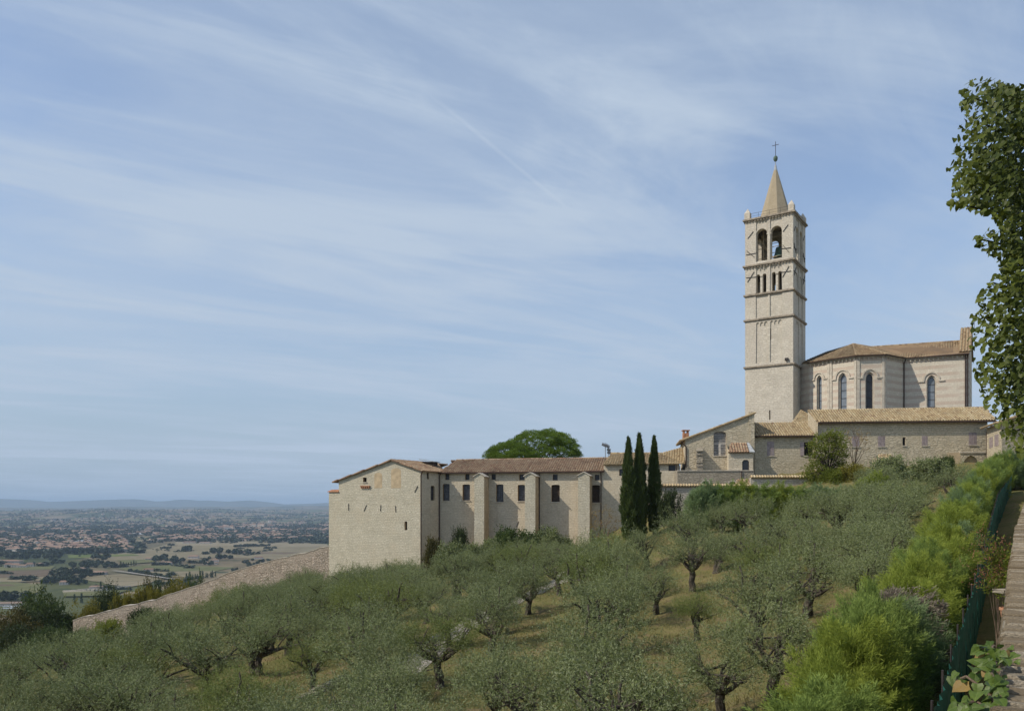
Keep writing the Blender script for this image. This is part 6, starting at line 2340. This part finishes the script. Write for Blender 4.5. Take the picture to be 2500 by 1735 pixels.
pw = thing('parapet_wall', 'rough grey stone parapet wall running up along the right edge', 'wall', (par_x(6), 6, -2))
pd = V((.6357, 1, 0)).normalized()
pn = V((pd.y, -pd.x, 0))                                   # to the right, towards the street
mb = MB()
ys = [0.8 + .8 * i for i in range(100)]
for a, b in zip(ys, ys[1:]):
    ga, gb = -5.6, -5.6
    pa, pb_ = V((par_x(a), a, 0)), V((par_x(b), b, 0))
    za, zb = par_z(a) - .07, par_z(b) - .07
    lo = min(-5.5, Hs(par_x(a) - 1, a) - 1)
    k = lambda p, z, o_: V((p.x, p.y, z)) + pn * o_
    mb.face([k(pa, lo, .03), k(pa, za, .03), k(pb_, zb, .03), k(pb_, lo, .03)], 0)
    mb.face([k(pa, za, .03), k(pa, za, .5), k(pb_, zb, .5), k(pb_, zb, .03)], 0)
    mb.face([k(pa, za, .5), k(pa, lo, .5), k(pb_, lo, .5), k(pb_, zb, .5)], 0)
mb.build('wall', M['stone_dark'], pw, pw.location)
M['capstone'] = tint_mat('weathered_capstone', [(0, (0.19, 0.145, 0.09)), (.35, (0.31, 0.245, 0.16)), (.7, (0.39, 0.325, 0.23)), (1, (0.48, 0.43, 0.35))], .95, 16.0, .75, (0.10, 0.085, 0.06), 1.0)
CAPS = []
rgc = random.Random(21)
for k in range(6):
    mb = MB()
    bm_pts = []
    n = 3
    # an irregular block, 1 x 1 x 1, with chipped corners
    for sx in (-.5, .5):
        for sy in (-.5, .5):
            for sz in (-.5, .5):
                bm_pts.append(V((sx + rgc.uniform(-.07, .07), sy + rgc.uniform(-.09, .09), sz + rgc.uniform(-.10, .10))))
    bmx = bmesh.new()
    for p in bm_pts:
        bmx.verts.new(p)
    bmesh.ops.convex_hull(bmx, input=bmx.verts)
    bmesh.ops.bevel(bmx, geom=[e for e in bmx.edges if e.calc_face_angle(0) > .6], offset=.07, segments=1, affect='EDGES')
    me = bpy.data.meshes.new('stone')
    bmx.to_mesh(me)
    bmx.free()
    a = me.attributes.new('tint', 'FLOAT', 'FACE')
    a.data.foreach_set('value', [min(1, max(0, .08 + .17 * k + rgc.uniform(-.05, .05))) for _ in me.polygons])
    me.materials.append(M['capstone'])
    CAPS.append(me)
y, n_st = 1.7, 0
rz0 = math.atan2(pn.y, pn.x)
far_caps = MB()
while y < 62:
    step = rgc.uniform(.055, .105) * (1 if y < 14 else 1.8)
    along = step / math.sqrt(1 + .6357 ** 2)
    yc = y + along / 2
    x0 = par_x(yc)
    across = -rgc.uniform(0, .035)
    while across < .46:
        L_ = rgc.uniform(.2, .32)
        if across + L_ > .42:
            L_ = .52 - across
        c = V((x0, yc, par_z(yc) - .06 + rgc.uniform(-.018, .012))) + pn * (across + L_ / 2)
        if n_st < 290:
            o = part('stone', CAPS[rgc.randrange(6)], pw, loc=c - pw.location, rz=rz0 + rgc.uniform(-.05, .05), sc=(L_ * .97, step * .96, .14))
            n_st += 1
        else:
            far_caps.box(c, pn * L_ * .48, pd * step * .46, V((0, 0, .07)), 0, rgc.random())
        across += L_ + .008
    y += along
o = far_caps.build('capping_stones', M['capstone'], pw, pw.location)
o['kind'] = 'stuff'
# street behind the parapet
M['asphalt'] = plain_mat('grey_asphalt', (0.055, 0.054, 0.052), .95, .2, 5)
mb = MB()
for a, b in zip(ys[:-1], ys[1:]):
    for_ = [V((par_x(a), a, 0)) + pn * .505, V((par_x(b), b, 0)) + pn * .505]
    za, zb = par_z(a) - .88, par_z(b) - .88
    mb.face([V((for_[0].x, for_[0].y, za)), V((for_[0].x, for_[0].y, za)) + pn * 7, V((for_[1].x, for_[1].y, zb)) + pn * 7, V((for_[1].x, for_[1].y, zb))], 0)
tag(mb.build('street', M['asphalt']), kind='structure')

# ------------------------------------------------------------------ green fence
M['mesh'] = plain_mat('dark_green_shade_cloth', (0.018, 0.095, 0.078), .75, .25, 2.0)
fence = thing('green_fence', 'dark green shade cloth fence on thin posts between hedge and parapet', 'fence', (fence_x(20), 20, Hs(fence_x(20), 20)))
fy = 8.0
k = 0
fpn = V((hd.y, -hd.x, 0))
while fy < 84:
    ln = 2.0
    y2 = fy + ln
    mb = MB()
    z0, z1 = fence_top(fy) + random.uniform(-.08, .04), fence_top(y2) + random.uniform(-.10, .02)
    n = 12
    rows = 4
    pr = None
    for i in range(n + 1):
        t_ = i / n
        yy = fy + ln * t_ - (.02 if i == n else 0)
        zt = z0 + (z1 - z0) * t_ - .10 * math.sin(math.pi * t_) + random.uniform(-.012, .012)
        zb = Hs(fence_x(yy), yy) - .15
        col_ = []
        for r_ in range(rows + 1):
            w_ = .035 * math.sin(i * 1.9 + r_) + random.uniform(-.015, .015)
            p = V((fence_x(yy), yy, zb + (zt - zb) * r_ / rows)) + fpn * w_
            col_.append(p)
        if pr:
            for r_ in range(rows):
                mb.face([pr[r_], col_[r_], col_[r_ + 1], pr[r_ + 1]], 0, .5)
        pr = col_
    o = mb.build('cloth_panel', M['mesh'], fence, fence.location)
    o.data.polygons.foreach_set('use_smooth', [True] * len(o.data.polygons))
    mb = MB()
    xx = fence_x(fy)
    mb.bar(V((xx, fy, Hs(xx, fy) - .3)) - fpn * .06, V((xx, fy, fence_top(fy) + .07)) - fpn * .06, .025, 0, 6)
    mb.build('post', M['iron'], fence, fence.location)
    fy = y2
    k += 1

# ------------------------------------------------------------------ ivy, weeds and odd things by the parapet
ivy_o = V((par_x(3.3), 3.3, par_z(3.3) - .2))
ivy = thing('ivy', 'bright green ivy with some yellow leaves climbing over the parapet', 'plant', ivy_o)
IVL = []
for q_ in range(4):
    hm = heart_leaf('leaf', M['ivy'])
    me = hm.mesh('leaf', M['ivy'] if q_ < 3 else M['autumn'], (0, 0, 0))
    me.attributes['tint'].data.foreach_set('value', [.25 + .3 * (q_ % 3)] * len(me.polygons))
    IVL.append(me)
ri = random.Random(31)
stems = [[(2445, 1700), (2420, 1640), (2440, 1600), (2470, 1590)], [(2450, 1735), (2400, 1680), (2360, 1650), (2335, 1660)], [(2440, 1740), (2380, 1710), (2330, 1725)], [(2440, 1650), (2400, 1620), (2425, 1575), (2440, 1580)], [(2420, 1735), (2400, 1740), (2350, 1760)]]
mb = MB()
for st in stems:
    pts = [P(x, y_, 3.1 + .012 * (1735 - y_) / 3 + ri.uniform(-.05, .05)) for x, y_ in st]
    for a, b in zip(pts, pts[1:]):
        mb.bar(a, b, .006, 0, 5)
        n = max(2, int((b - a).length / .0105))
        for i in range(n):
            c = a.lerp(b, i / n) + V((ri.gauss(0, .022), ri.gauss(0, .03), ri.gauss(0, .022)))
            L_ = ri.uniform(.022, .062)
            d_ = V((ri.gauss(-.5, .5), ri.gauss(-.2, .5), ri.gauss(-.35, .4))).normalized()
            n_ = V((ri.gauss(-.35, .35), ri.gauss(-.55, .35), .9))
            s_ = n_.cross(d_).normalized()
            mw = Matrix((d_, s_, d_.cross(s_))).transposed().to_4x4()
            o = part('leaf', IVL[ri.choices(range(4), (3, 4, 4, .35))[0]], ivy, loc=c - ivy_o)
            o.rotation_euler = mw.to_euler()
            o.scale = (L_,) * 3
mb.build('stem', M['bark_pale'], ivy, ivy_o)
p = P(2440, 1440, 17)
wd = thing('weed', 'reddish and yellow green weed growing from the wall foot behind the fence', 'plant', p - V((0, 0, 1.0)))
wc = ellipsoid_clumps(26, .38, .4, .6, (0, 0, 1.35), 91, .2, -.9, .2)
me = crown_mesh('leaves', M['robinia'], wc, .1, 7, 9, .25, .09, .3, 92, up=.6, out=.5, centre=(0, 0, .5))
part('leaves', me, wd)
me = crown_mesh('seed_heads', leaf_mat('russet_seed_heads', (.16, .06, .03), (.30, .14, .08)), wc + np.array([-.25, 0, .15]), .13, 6, 5, .3, .05, .3, 93, up=.8, out=.4, centre=(0, 0, .5))
part('seed_heads', me, wd)['kind'] = 'stuff'
mb = MB()
for c_ in wc[::2]:
    mb.bar((random.uniform(-.08, .08), random.uniform(-.08, .08), -.3), tuple(c_), .008, 0, 5, .003)
part('stems', mb.mesh('stems', M['bark_pale'], (0, 0, 0)), wd)['kind'] = 'stuff'
p = P(2458, 1478, 13.5)
pot = thing('terracotta_pot', 'terracotta pot half hidden behind the parapet edge', 'pot', p - V((0, 0, .3)))
mb = MB()
mb.lathe(p - V((0, 0, .3)), [(.02, 0), (.07, .01), (.1, .22), (.115, .225), (.115, .27), (.095, .27), (.085, .22), (.02, .20)], 14)
mb.build('body', M['brick'], pot, p - V((0, 0, .3)))
mb = MB()
mb.box(P(2452, 1442, 14.2), V((.13, .03, 0)), V((-.03, .12, 0)), V((0, 0, .03)))
o = mb.build('stone_slab', M['stone_dark'])
tag(o, 'flat grey stone slab jutting from the parapet above the terracotta pot', 'slab')

# ------------------------------------------------------------------ the plain: trees and houses
def valley_tree_mesh(name, mat, seed, kind='round'):
    rg = np.random.default_rng(seed)
    n = 150
    d = unit(rg.normal(size=(n, 3)))
    if kind == 'round':
        c = d * rg.uniform(.55, 1, (n, 1)) * np.array([.5, .5, .42]) + np.array([0, 0, .56])
        s = .30
    else:
        z = rg.uniform(.05, 1, n)
        r = .12 * np.sqrt(np.clip(1.05 - z, 0, 1)) + .01
        c = np.stack([d[:, 0] * r, d[:, 1] * r, z], -1)
        s = .14
    D = unit(d + rg.normal(size=(n, 3)) * .6)
    co = leaf_quads(c - D * s * .5, D, s, s * .7, rg)
    me = np_mesh(name, co.reshape(-1, 3), np.arange(n * 4).reshape(-1, 4), rg.uniform(0, 1, n))
    me.materials.append(mat)
    return me


M['valley_tree'] = leaf_mat('valley_tree_leaves', (0.022, 0.036, 0.016), (0.06, 0.08, 0.034), None, .1)
VT = [valley_tree_mesh('valley_tree', M['valley_tree'], 700 + k) for k in range(4)]
VC = [valley_tree_mesh('valley_cypress', M['cypress'], 710 + k, 'col') for k in range(2)]
rv = random.Random(5)
count_v = 0


def vtree(zx_, zy_, hgt, label, group, kind='round', wide=1.0):
    """zx, zy: foot of the tree in the enlarged left quarter"""
    global count_v
    p = plain_pt(zx_ / 2.805, 1180 + zy_ / 2.805)
    me = rv.choice(VT if kind == 'round' else VC)
    o = bpy.data.objects.new('valley_tree' if kind == 'round' else 'valley_cypress', me)
    o.location = p
    o.rotation_euler = (0, 0, rv.uniform(0, 6.28))
    w = hgt * wide * rv.uniform(.95, 1.3)
    o.scale = (w, w, hgt) if kind == 'round' else (hgt, hgt, hgt)
    COL.objects.link(o)
    tag(o, label, 'tree', group)
    count_v += 1


def line_trees(a, b, n, h, label, group, kind='round', jit=2.5, wide=1.0):
    for i in range(n):
        t_ = (i + rv.uniform(-.2, .2)) / max(1, n - 1)
        vtree(a[0] + (b[0] - a[0]) * t_ + rv.uniform(-jit, jit), a[1] + (b[1] - a[1]) * t_ + rv.uniform(-jit, jit) * .4, h * rv.uniform(.75, 1.25), label, group, kind, wide)


def blob_trees(x0, y0, x1, y1, n, h, label, group):
    for _ in range(n):
        a, r_ = rv.uniform(0, 6.28), math.sqrt(rv.random())
        vtree((x0 + x1) / 2 + math.cos(a) * r_ * (x1 - x0) / 2, (y0 + y1) / 2 + math.sin(a) * r_ * (y1 - y0) / 2, h * rv.uniform(.7, 1.25), label, group)


line_trees((890, 612), (1160, 655), 26, 9, 'round tree in the avenue along the pale country road', 'avenue trees along the country road', jit=1.5, wide=.9)
blob_trees(320, 610, 640, 655, 34, 14, 'dark tree in the copse around the farm with a long house', 'trees of the farm copse')
blob_trees(290, 668, 420, 700, 12, 13, 'dark tree in the small copse at the field corner', 'trees of the field corner copse')
blob_trees(430, 670, 620, 698, 14, 12, 'dark tree beside the small stone farmhouse', 'trees by the small farmhouse')
blob_trees(-60, 480, 480, 522, 50, 15, 'dark tree in the wood at the near edge of the town', 'trees of the wood before the town')
line_trees((480, 480), (825, 468), 30, 17, 'tall dark tree in the row along the town edge', 'trees of the row at the town edge', jit=2, wide=.6)
blob_trees(480, 545, 790, 590, 34, 12, 'green tree in the belt between the fields', 'trees of the field belt')
blob_trees(640, 500, 760, 535, 8, 14, 'single dark tree near the green crop', 'trees near the green crop')
blob_trees(1250, 455, 1330, 470, 5, 16, 'dark tree by the lone farm in the tan fields', 'trees by the lone farm')
blob_trees(1440, 468, 1520, 486, 5, 18, 'spreading tree standing in the tan fields', 'spreading trees in the fields')
blob_trees(1560, 478, 1700, 488, 6, 18, 'round tree by the walled farmhouse', 'trees by the walled farmhouse')
blob_trees(1030, 510, 1290, 545, 16, 14, 'tree among the scattered villas', 'trees among the villas')
blob_trees(1420, 515, 1580, 525, 5, 15, 'tree on the lane behind the villas', 'trees on the villa lane')
blob_trees(1350, 545, 1480, 562, 7, 10, 'tree beside the low farm buildings', 'trees beside the low farm')
blob_trees(1620, 525, 1900, 560, 14, 9, 'tree in the allotments by the long wall', 'trees in the allotments')
line_trees((1610, 437), (1840, 430), 18, 11, 'small round tree in the row across the tan field', 'trees of the row across the tan field', jit=2)
blob_trees(0, 790, 190, 815, 5, 13, 'dark tree by the parked cars at the valley edge', 'trees by the car park')
for x_, y_ in ((20, 800), (95, 803), (175, 806)):
    vtree(x_, y_, 17, 'big round tree by the parked cars at the valley edge', 'trees by the car park', wide=1.1)
line_trees((640, 712), (890, 735), 16, 6, 'small tree around the walled cemetery', 'trees around the cemetery')
for x_, y_, h_ in ((690, 725, 16), (545, 500, 24), (1075, 470, 14), (1205, 520, 16), (510, 815, 15), (558, 820, 17)):
    vtree(x_, y_, h_, 'single dark cypress on the plain', 'single cypresses on the plain', 'col')
line_trees((1280, 660), (1480, 640), 12, 14, 'dark pointed conifer near the foot of the hill', 'conifers near the hill foot', 'col', jit=5)
line_trees((1090, 700), (1340, 660), 10, 10, 'dark tree near the foot of the hill', 'trees near the hill foot', jit=9)
line_trees((830, 575), (930, 560), 7, 14, 'slim cypress by the white house', 'cypresses by the white house', 'col')


def joined_field(name, mesh_fn, pts, sizes, mats, seed, wide=None):
    """many far trees or houses as one object"""
    cos, ts, base = [], [], mesh_fn
    v0 = base[0]
    f0 = base[1]
    nv = len(v0)
    rg = np.random.default_rng(seed)
    n = len(pts)
    a = rg.uniform(0, 6.28, n)
    ca, sa = np.cos(a)[:, None], np.sin(a)[:, None]
    vx, vy, vz = v0[:, 0][None], v0[:, 1][None], v0[:, 2][None]
    sw = sizes[:, None] * (1 if wide is None else wide[:, None])
    X = (vx * ca - vy * sa) * sw + pts[:, 0:1]
    Y = (vx * sa + vy * ca) * sw + pts[:, 1:2]
    Z = vz * sizes[:, None] + pts[:, 2:3]
    co = np.stack([X, Y, Z], -1).reshape(-1, 3)
    f = (f0[None] + (np.arange(n) * nv)[:, None, None]).reshape(-1, f0.shape[1])
    t = np.repeat(rg.uniform(0, 1, n), len(f0))
    me = np_mesh(name, co, f, t)
    for m_ in (mats if isinstance(mats, list) else [mats]):
        me.materials.append(m_)
    o = bpy.data.objects.new(name, me)
    COL.objects.link(o)
    return o, n, len(f0)


rf = np.random.default_rng(77)
dq = unit(rf.normal(size=(15, 3)))
cq = dq * rf.uniform(.45, 1, (15, 1)) * np.array([.55, .55, .42]) + np.array([0, 0, .5])
tco = leaf_quads(cq - dq * .25, unit(dq + rf.normal(size=dq.shape) * .6), .66, .6, rf).reshape(-1, 3)
tf = np.arange(15 * 4).reshape(-1, 4)


def scatter(n, y0, y1, x0=-250, x1=830, pw_=1.0, clus=None, seed=1):
    rg = np.random.default_rng(seed)
    py__ = y0 + (y1 - y0) * rg.uniform(0, 1, n) ** pw_
    px__ = rg.uniform(x0, x1, n)
    if clus:
        k = rg.integers(0, clus[0], n)
        cx_ = rg.uniform(x0, x1, clus[0])
        cy_ = rg.uniform(y0, y1, clus[0])
        px__ = cx_[k] + rg.normal(size=n) * clus[1]
        py__ = np.clip(cy_[k] + rg.normal(size=n) * clus[2], y0 - 1, y1 + 3)
    Yv = -PLAIN * F / (py__ - HY)
    X = (px__ - CX) / F * Yv
    return np.stack([X, Yv, plain_h(X, Yv)], -1)


sc1 = scatter(7500, 1262, 1308, clus=(520, 14, 1.0), seed=2)
sc2 = scatter(2600, 1298, 1350, -200, 340, clus=(190, 12, 1.3), seed=3)
sc3 = scatter(2000, 1294, 1324, 380, 830, clus=(130, 12, 1.2), seed=4)
sc4 = scatter(3000, 1252, 1268, clus=(300, 16, .5), seed=6)
rl_ = np.random.default_rng(41)
hl5 = []
for _ in range(70):
    x0_, y0_ = rl_.uniform(-150, 820), rl_.uniform(1322, 1450)
    L0 = rl_.uniform(12, 60) * (y0_ - 1235) / 150
    a0 = rl_.uniform(-.10, .10)
    nn = int(rl_.uniform(6, 18))
    for q_ in range(nn):
        xx, yy = x0_ + L0 * q_ / nn + rl_.normal() * 1.2, y0_ + L0 * a0 * q_ / nn + rl_.normal() * .4
        Yv = -PLAIN * F / (yy - HY)
        hl5.append(((xx - CX) / F * Yv, Yv, PLAIN))
hl5 = np.array(hl5)
pts = np.concatenate([sc1, sc2, sc3, sc4])
sz = np.concatenate([np.random.default_rng(9).uniform(8, 15, len(pts)), np.random.default_rng(19).uniform(3, 9, len(hl5))])
pts = np.concatenate([pts, hl5])
o, _, _ = joined_field('valley_woods', (tco, tf), pts, sz, M['valley_tree'], 10, np.random.default_rng(8).uniform(1.0, 2.2, len(pts)))
tag(o, kind='stuff')

# houses
M['house_wall'] = tint_mat('pale_house_walls', [(0, (0.42, 0.34, 0.26)), (.4, (0.55, 0.47, 0.38)), (.7, (0.62, 0.58, 0.52)), (1, (0.48, 0.33, 0.24))], .9, .3, .1)
M['house_roof'] = tint_mat('far_terracotta_roofs', [(0, (0.20, 0.125, 0.09)), (.4, (0.26, 0.17, 0.12)), (.7, (0.30, 0.205, 0.15)), (1, (0.23, 0.175, 0.14))], .9, .3, .1)
M['shed_roof'] = tint_mat('pale_industrial_roofs', [(0, (0.26, 0.28, 0.30)), (.5, (0.38, 0.40, 0.42)), (1, (0.5, 0.51, 0.52))], .6, .1, .1)
hv = np.array([(-.5, -.35, 0), (.5, -.35, 0), (.5, .35, 0), (-.5, .35, 0), (-.5, -.35, .45), (.5, -.35, .45), (.5, .35, .45), (-.5, .35, .45), (-.35, 0, .66), (.35, 0, .66),
               (-.55, -.40, .45), (.55, -.40, .45), (.55, .40, .45), (-.55, .40, .45)], float)
hfw = [(0, 1, 5, 4), (1, 2, 6, 5), (2, 3, 7, 6), (3, 0, 4, 7)]
hfr = [(10, 11, 9, 8), (12, 13, 8, 9), (13, 10, 8, 8), (11, 12, 9, 9)]


def house_mesh(name, tintv, roof='house_roof', ratio=1.0):
    me = bpy.data.meshes.new(name)
    v = hv.copy()
    v[:, 0] *= ratio
    me.from_pydata([tuple(p) for p in v], [], hfw + [tuple(dict.fromkeys(f)) for f in hfr])
    me.materials.append(M['house_wall'])
    me.materials.append(M[roof])
    me.polygons.foreach_set('material_index', [0] * 4 + [1] * 4)
    a = me.attributes.new('tint', 'FLOAT', 'FACE')
    a.data.foreach_set('value', [tintv] * 8)
    return me


HM = [house_mesh('house', rv.random(), ratio=rv.uniform(.9, 1.7)) for _ in range(10)]
HW = [house_mesh('house', rv.random(), 'shed_roof', 2.6) for _ in range(3)]


def vhouse(zx_, zy_, size, label, group=None, me=None, rz=None, cat='house', nm='house'):
    p = plain_pt(zx_ / 2.805, 1180 + zy_ / 2.805)
    o = bpy.data.objects.new(nm, me or rv.choice(HM))
    o.location = p
    o.rotation_euler = (0, 0, rv.uniform(-.5, .5) if rz is None else rz)
    o.scale = (size, size, size * rv.uniform(.75, 1.0))
    COL.objects.link(o)
    return tag(o, label, cat, group)


# near houses with wall and roof of their own
def near_house(zx_, zy_, size, label, hgt=1.0, ratio=1.4, rz=0.2):
    p = plain_pt(zx_ / 2.805, 1180 + zy_ / 2.805)
    t = thing('valley_house', label, 'house', p, None, rz)
    v = hv.copy()
    v[:, 0] *= ratio
    v *= size
    v[:, 2] *= hgt
    mb = MB()
    for f in hfw:
        mb.face([v[i] for i in f], 0, .75)
    for sx in (-.3, 0, .3):
        for sz_ in ((.12, .26) if hgt > .8 else (.14,)):
            x = sx * ratio * size
            mb.face([(x - .03 * size, -.352 * size, sz_ * size * hgt), (x + .03 * size, -.352 * size, sz_ * size * hgt), (x + .03 * size, -.352 * size, (sz_ + .09) * size * hgt), (x - .03 * size, -.352 * size, (sz_ + .09) * size * hgt)], 1)
    part('wall', mb.mesh('wall', [M['house_wall'], M['pane_dark']], (0, 0, 0)), t)
    mb = MB()
    for f in hfr:
        mb.face([v[i] for i in dict.fromkeys(f)], 0, rv.random())
    part('roof', mb.mesh('roof', M['house_roof'], (0, 0, 0)), t)


near_house(640, 622, 26, 'long pale farmhouse with a red roof beside the dark copse', .5, 2.2, .15)
near_house(60, 575, 18, 'white three storey house at the far left below the town', 1.1, 1.0, .3)
near_house(110, 576, 17, 'white house second from the left below the town', 1.1, 1.2, .2)
near_house(152, 576, 17, 'brownish house between white ones below the town', .8, 1.3, .2)
near_house(205, 572, 17, 'white house with an orange roof right of the brownish one', 1.1, 1.0, .3)
near_house(272, 565, 16, 'small white house at the end of the row below the town', .9, 1.1, .1)
near_house(40, 545, 34, 'broad low building with a pale flat roof at the far left', .45, 2.4, .1)
near_house(440, 692, 15, 'small stone farmhouse in the dark trees above the cemetery', .9, 1.1, .3)
near_house(660, 722, 16, 'grey stone house beside the walled cemetery', .7, 1.5, .4)
near_house(555, 598, 16, 'pale house half hidden in the copse', .9, 1.2, .1)
near_house(785, 565, 18, 'low white house by the slim cypresses', .5, 1.8, .1)
near_house(1018, 525, 17, 'small pale cube shaped house by the villa trees', .8, 1.0, .1)
near_house(1135, 553, 19, 'stone villa with a low roof among the fields', .7, 1.6, .2)
near_house(1325, 512, 22, 'brown villa with a red roof among dark trees', .7, 1.4, .1)
near_house(1440, 552, 19, 'low farm building near the long wall', .55, 2.0, .1)
near_house(1475, 535, 15, 'white cottage above the low farm building', .8, 1.2, .2)
near_house(1670, 480, 22, 'stone farmhouse by the round trees in the tan fields', .55, 2.0, .1)
near_house(1300, 408, 26, 'long farm building in the pale upper field', .5, 2.2, .1)
near_house(1405, 410, 24, 'second farm building in the pale upper field', .5, 2.0, .0)
near_house(1770, 515, 17, 'farm shed by the allotments above the long wall', .7, 1.5, .1)
near_house(1020, 603, 17, 'ochre house beyond the avenue trees', .8, 1.4, .1)
near_house(955, 430, 20, 'reddish house at the right end of the town row', .6, 1.7, .1)

TG = 'red roofed houses of the far town'
for _ in range(215):
    zx_ = rv.uniform(-30, 860)
    zy_ = rv.gauss(425, 20) if rv.random() < .75 else rv.uniform(370, 470)
    if zy_ > 470 or zy_ < 368:
        continue
    if zx_ < 140 and zy_ < 395:
        zy_ += 40
    vhouse(zx_, zy_, rv.uniform(15, 27), 'small red roofed house in the crowded far town on the plain', TG)
for zx_, zy_, s_ in ((575, 410, 24), (640, 412, 20), (710, 408, 18), (180, 440, 22)):
    vhouse(zx_, zy_, s_, 'large pale roofed hall in the middle of the far town', 'large halls of the far town', rv.choice(HW), .1, 'hall', 'town_hall')
ct = vhouse(475, 415, 20, 'small pale church tower in the far town', None, HM[0], 0, 'tower', 'church_tower')
ct.scale = (9, 9, 42)
for zx_, zy_ in ((1515, 318), (1535, 316), (1555, 318), (1590, 312), (1740, 298), (1780, 296), (1800, 299), (1850, 305)):
    o = vhouse(zx_, zy_, rv.uniform(30, 42), 'pale apartment block in the second far town', 'pale apartment blocks of the second town', rv.choice(HM), None, 'apartment block', 'apartment_block')
    o.scale = (30, 24, 44)
for zx_, zy_ in ((20, 345), (80, 340), (150, 348), (240, 342), (330, 345), (40, 330), (200, 325), (300, 328), (950, 313), (900, 350), (560, 240), (620, 238), (60, 255), (1080, 238), (1300, 240), (960, 352), (700, 330), (480, 335)):
    o = vhouse(zx_, zy_, rv.uniform(24, 50), 'long pale industrial roof on the hazy plain', 'industrial sheds on the hazy plain', rv.choice(HW), rv.uniform(-.1, .1), 'shed', 'industrial_shed')
    o.location.z = float(plain_h(np.array([o.location.x]), np.array([o.location.y]))[0])
    o.scale.z *= .35
h4 = np.array(hfw + [(10, 11, 9, 8), (12, 13, 8, 9)])
hp1 = np.concatenate([scatter(420, 1282, 1320, 380, 830, clus=(40, 16, 1.2), seed=31), scatter(900, 1264, 1312, -200, 830, clus=(110, 14, .9), seed=32), scatter(260, 1304, 1345, -200, 320, seed=33)])
o, n_, nf = joined_field('far_houses', (hv, h4), hp1, np.random.default_rng(3).uniform(12, 26, len(hp1)), [M['house_wall'], M['house_roof']], 12, np.random.default_rng(4).uniform(.9, 2.0, len(hp1)))
o.data.polygons.foreach_set('material_index', np.tile([0, 0, 0, 0, 1, 1], n_).astype(np.int32))
tag(o, kind='stuff')
# cemetery wall and parked cars at the foot of the hill
cem = thing('cemetery', 'walled cemetery with pale low walls at the foot of the hill', 'cemetery', plain_pt(640 / 2.805, 1180 + 735 / 2.805))
cpts = [plain_pt(x / 2.805, 1180 + y_ / 2.805) for x, y_ in ((430, 742), (640, 746), (760, 728), (895, 708), (700, 716), (520, 735), (430, 742))]
mb = MB()
for a, b in zip(cpts, cpts[1:]):
    d_ = (b - a).normalized()
    n_ = V((-d_.y, d_.x, 0))
    mb.box((a + b) / 2 + V((0, 0, 1.5)), d_ * ((b - a).length / 2), n_ * .3, V((0, 0, 1.5)))
mb.build('wall', M['trim'], cem, cem.location)
mb = MB()
for _ in range(70):
    u_, v_ = rv.random(), rv.random()
    p = (cpts[0].lerp(cpts[2], u_)).lerp(cpts[5].lerp(cpts[3], u_), v_)
    mb.box(p + V((0, 0, 1.0)), V((rv.uniform(.6, 2.2), 0, 0)), V((0, .8, 0)), V((0, 0, rv.uniform(.8, 2))))
o = mb.build('tombs', M['trim'], cem, cem.location)
o['kind'] = 'stuff'
CAR = None
M['car_white'] = plain_mat('white_car_paint', (0.72, 0.72, 0.72), .35, .03, 1, .5)
mb = MB()
mb.box((0, 0, .55), (2.1, 0, 0), (0, .85, 0), (0, 0, .35))
mb.prism([(-1.5, -.75, .9), (1.1, -.75, .9), (.6, -.7, 1.45), (-1.2, -.7, 1.45)], (0, -1.5, 0), 0)
for sx in (-1.3, 1.3):
    for sy in (-.8, .8):
        mb.bar((sx, sy - .1, .32), (sx, sy + .1, .32), .32, 1, 8)
car_me = mb.mesh('parked_car', [M['car_white'], M['iron']], (0, 0, 0))
for i in range(16):
    p = plain_pt((30 + 14 * (i % 8) + rv.uniform(-4, 4)) / 2.805, 1180 + (845 + 13 * (i // 8) + rv.uniform(-3, 3)) / 2.805)
    o = bpy.data.objects.new('parked_car', car_me)
    o.location = p
    o.rotation_euler = (0, 0, rv.choice([.3, 1.87]))
    o.scale = (1.25, 1.25, 1.25)
    COL.objects.link(o)
    tag(o, 'white car in the car park at the far lower left', 'car', 'cars in the valley car park')
near_house(40, 835, 24, 'low brown roofed building beside the car park at far left', .4, 2.0, .2)

# ------------------------------------------------------------------ haze
m, nt, out = new_mat('valley_haze')
pv = NN(nt, 'ShaderNodeVolumePrincipled', {'Color': (0.58, 0.77, 1.0, 1), 'Density': 5.0e-5, 'Anisotropy': 0.0})
nt.links.new(pv.outputs[0], out.inputs['Volume'])
m.cycles.volume_sampling = 'DISTANCE'
mb = MB()
mb.box((0, 30000, 100), (64000, 0, 0), (0, 33000, 0), (0, 0, 275))
hz = mb.build('haze', m)
tag(hz, kind='stuff')
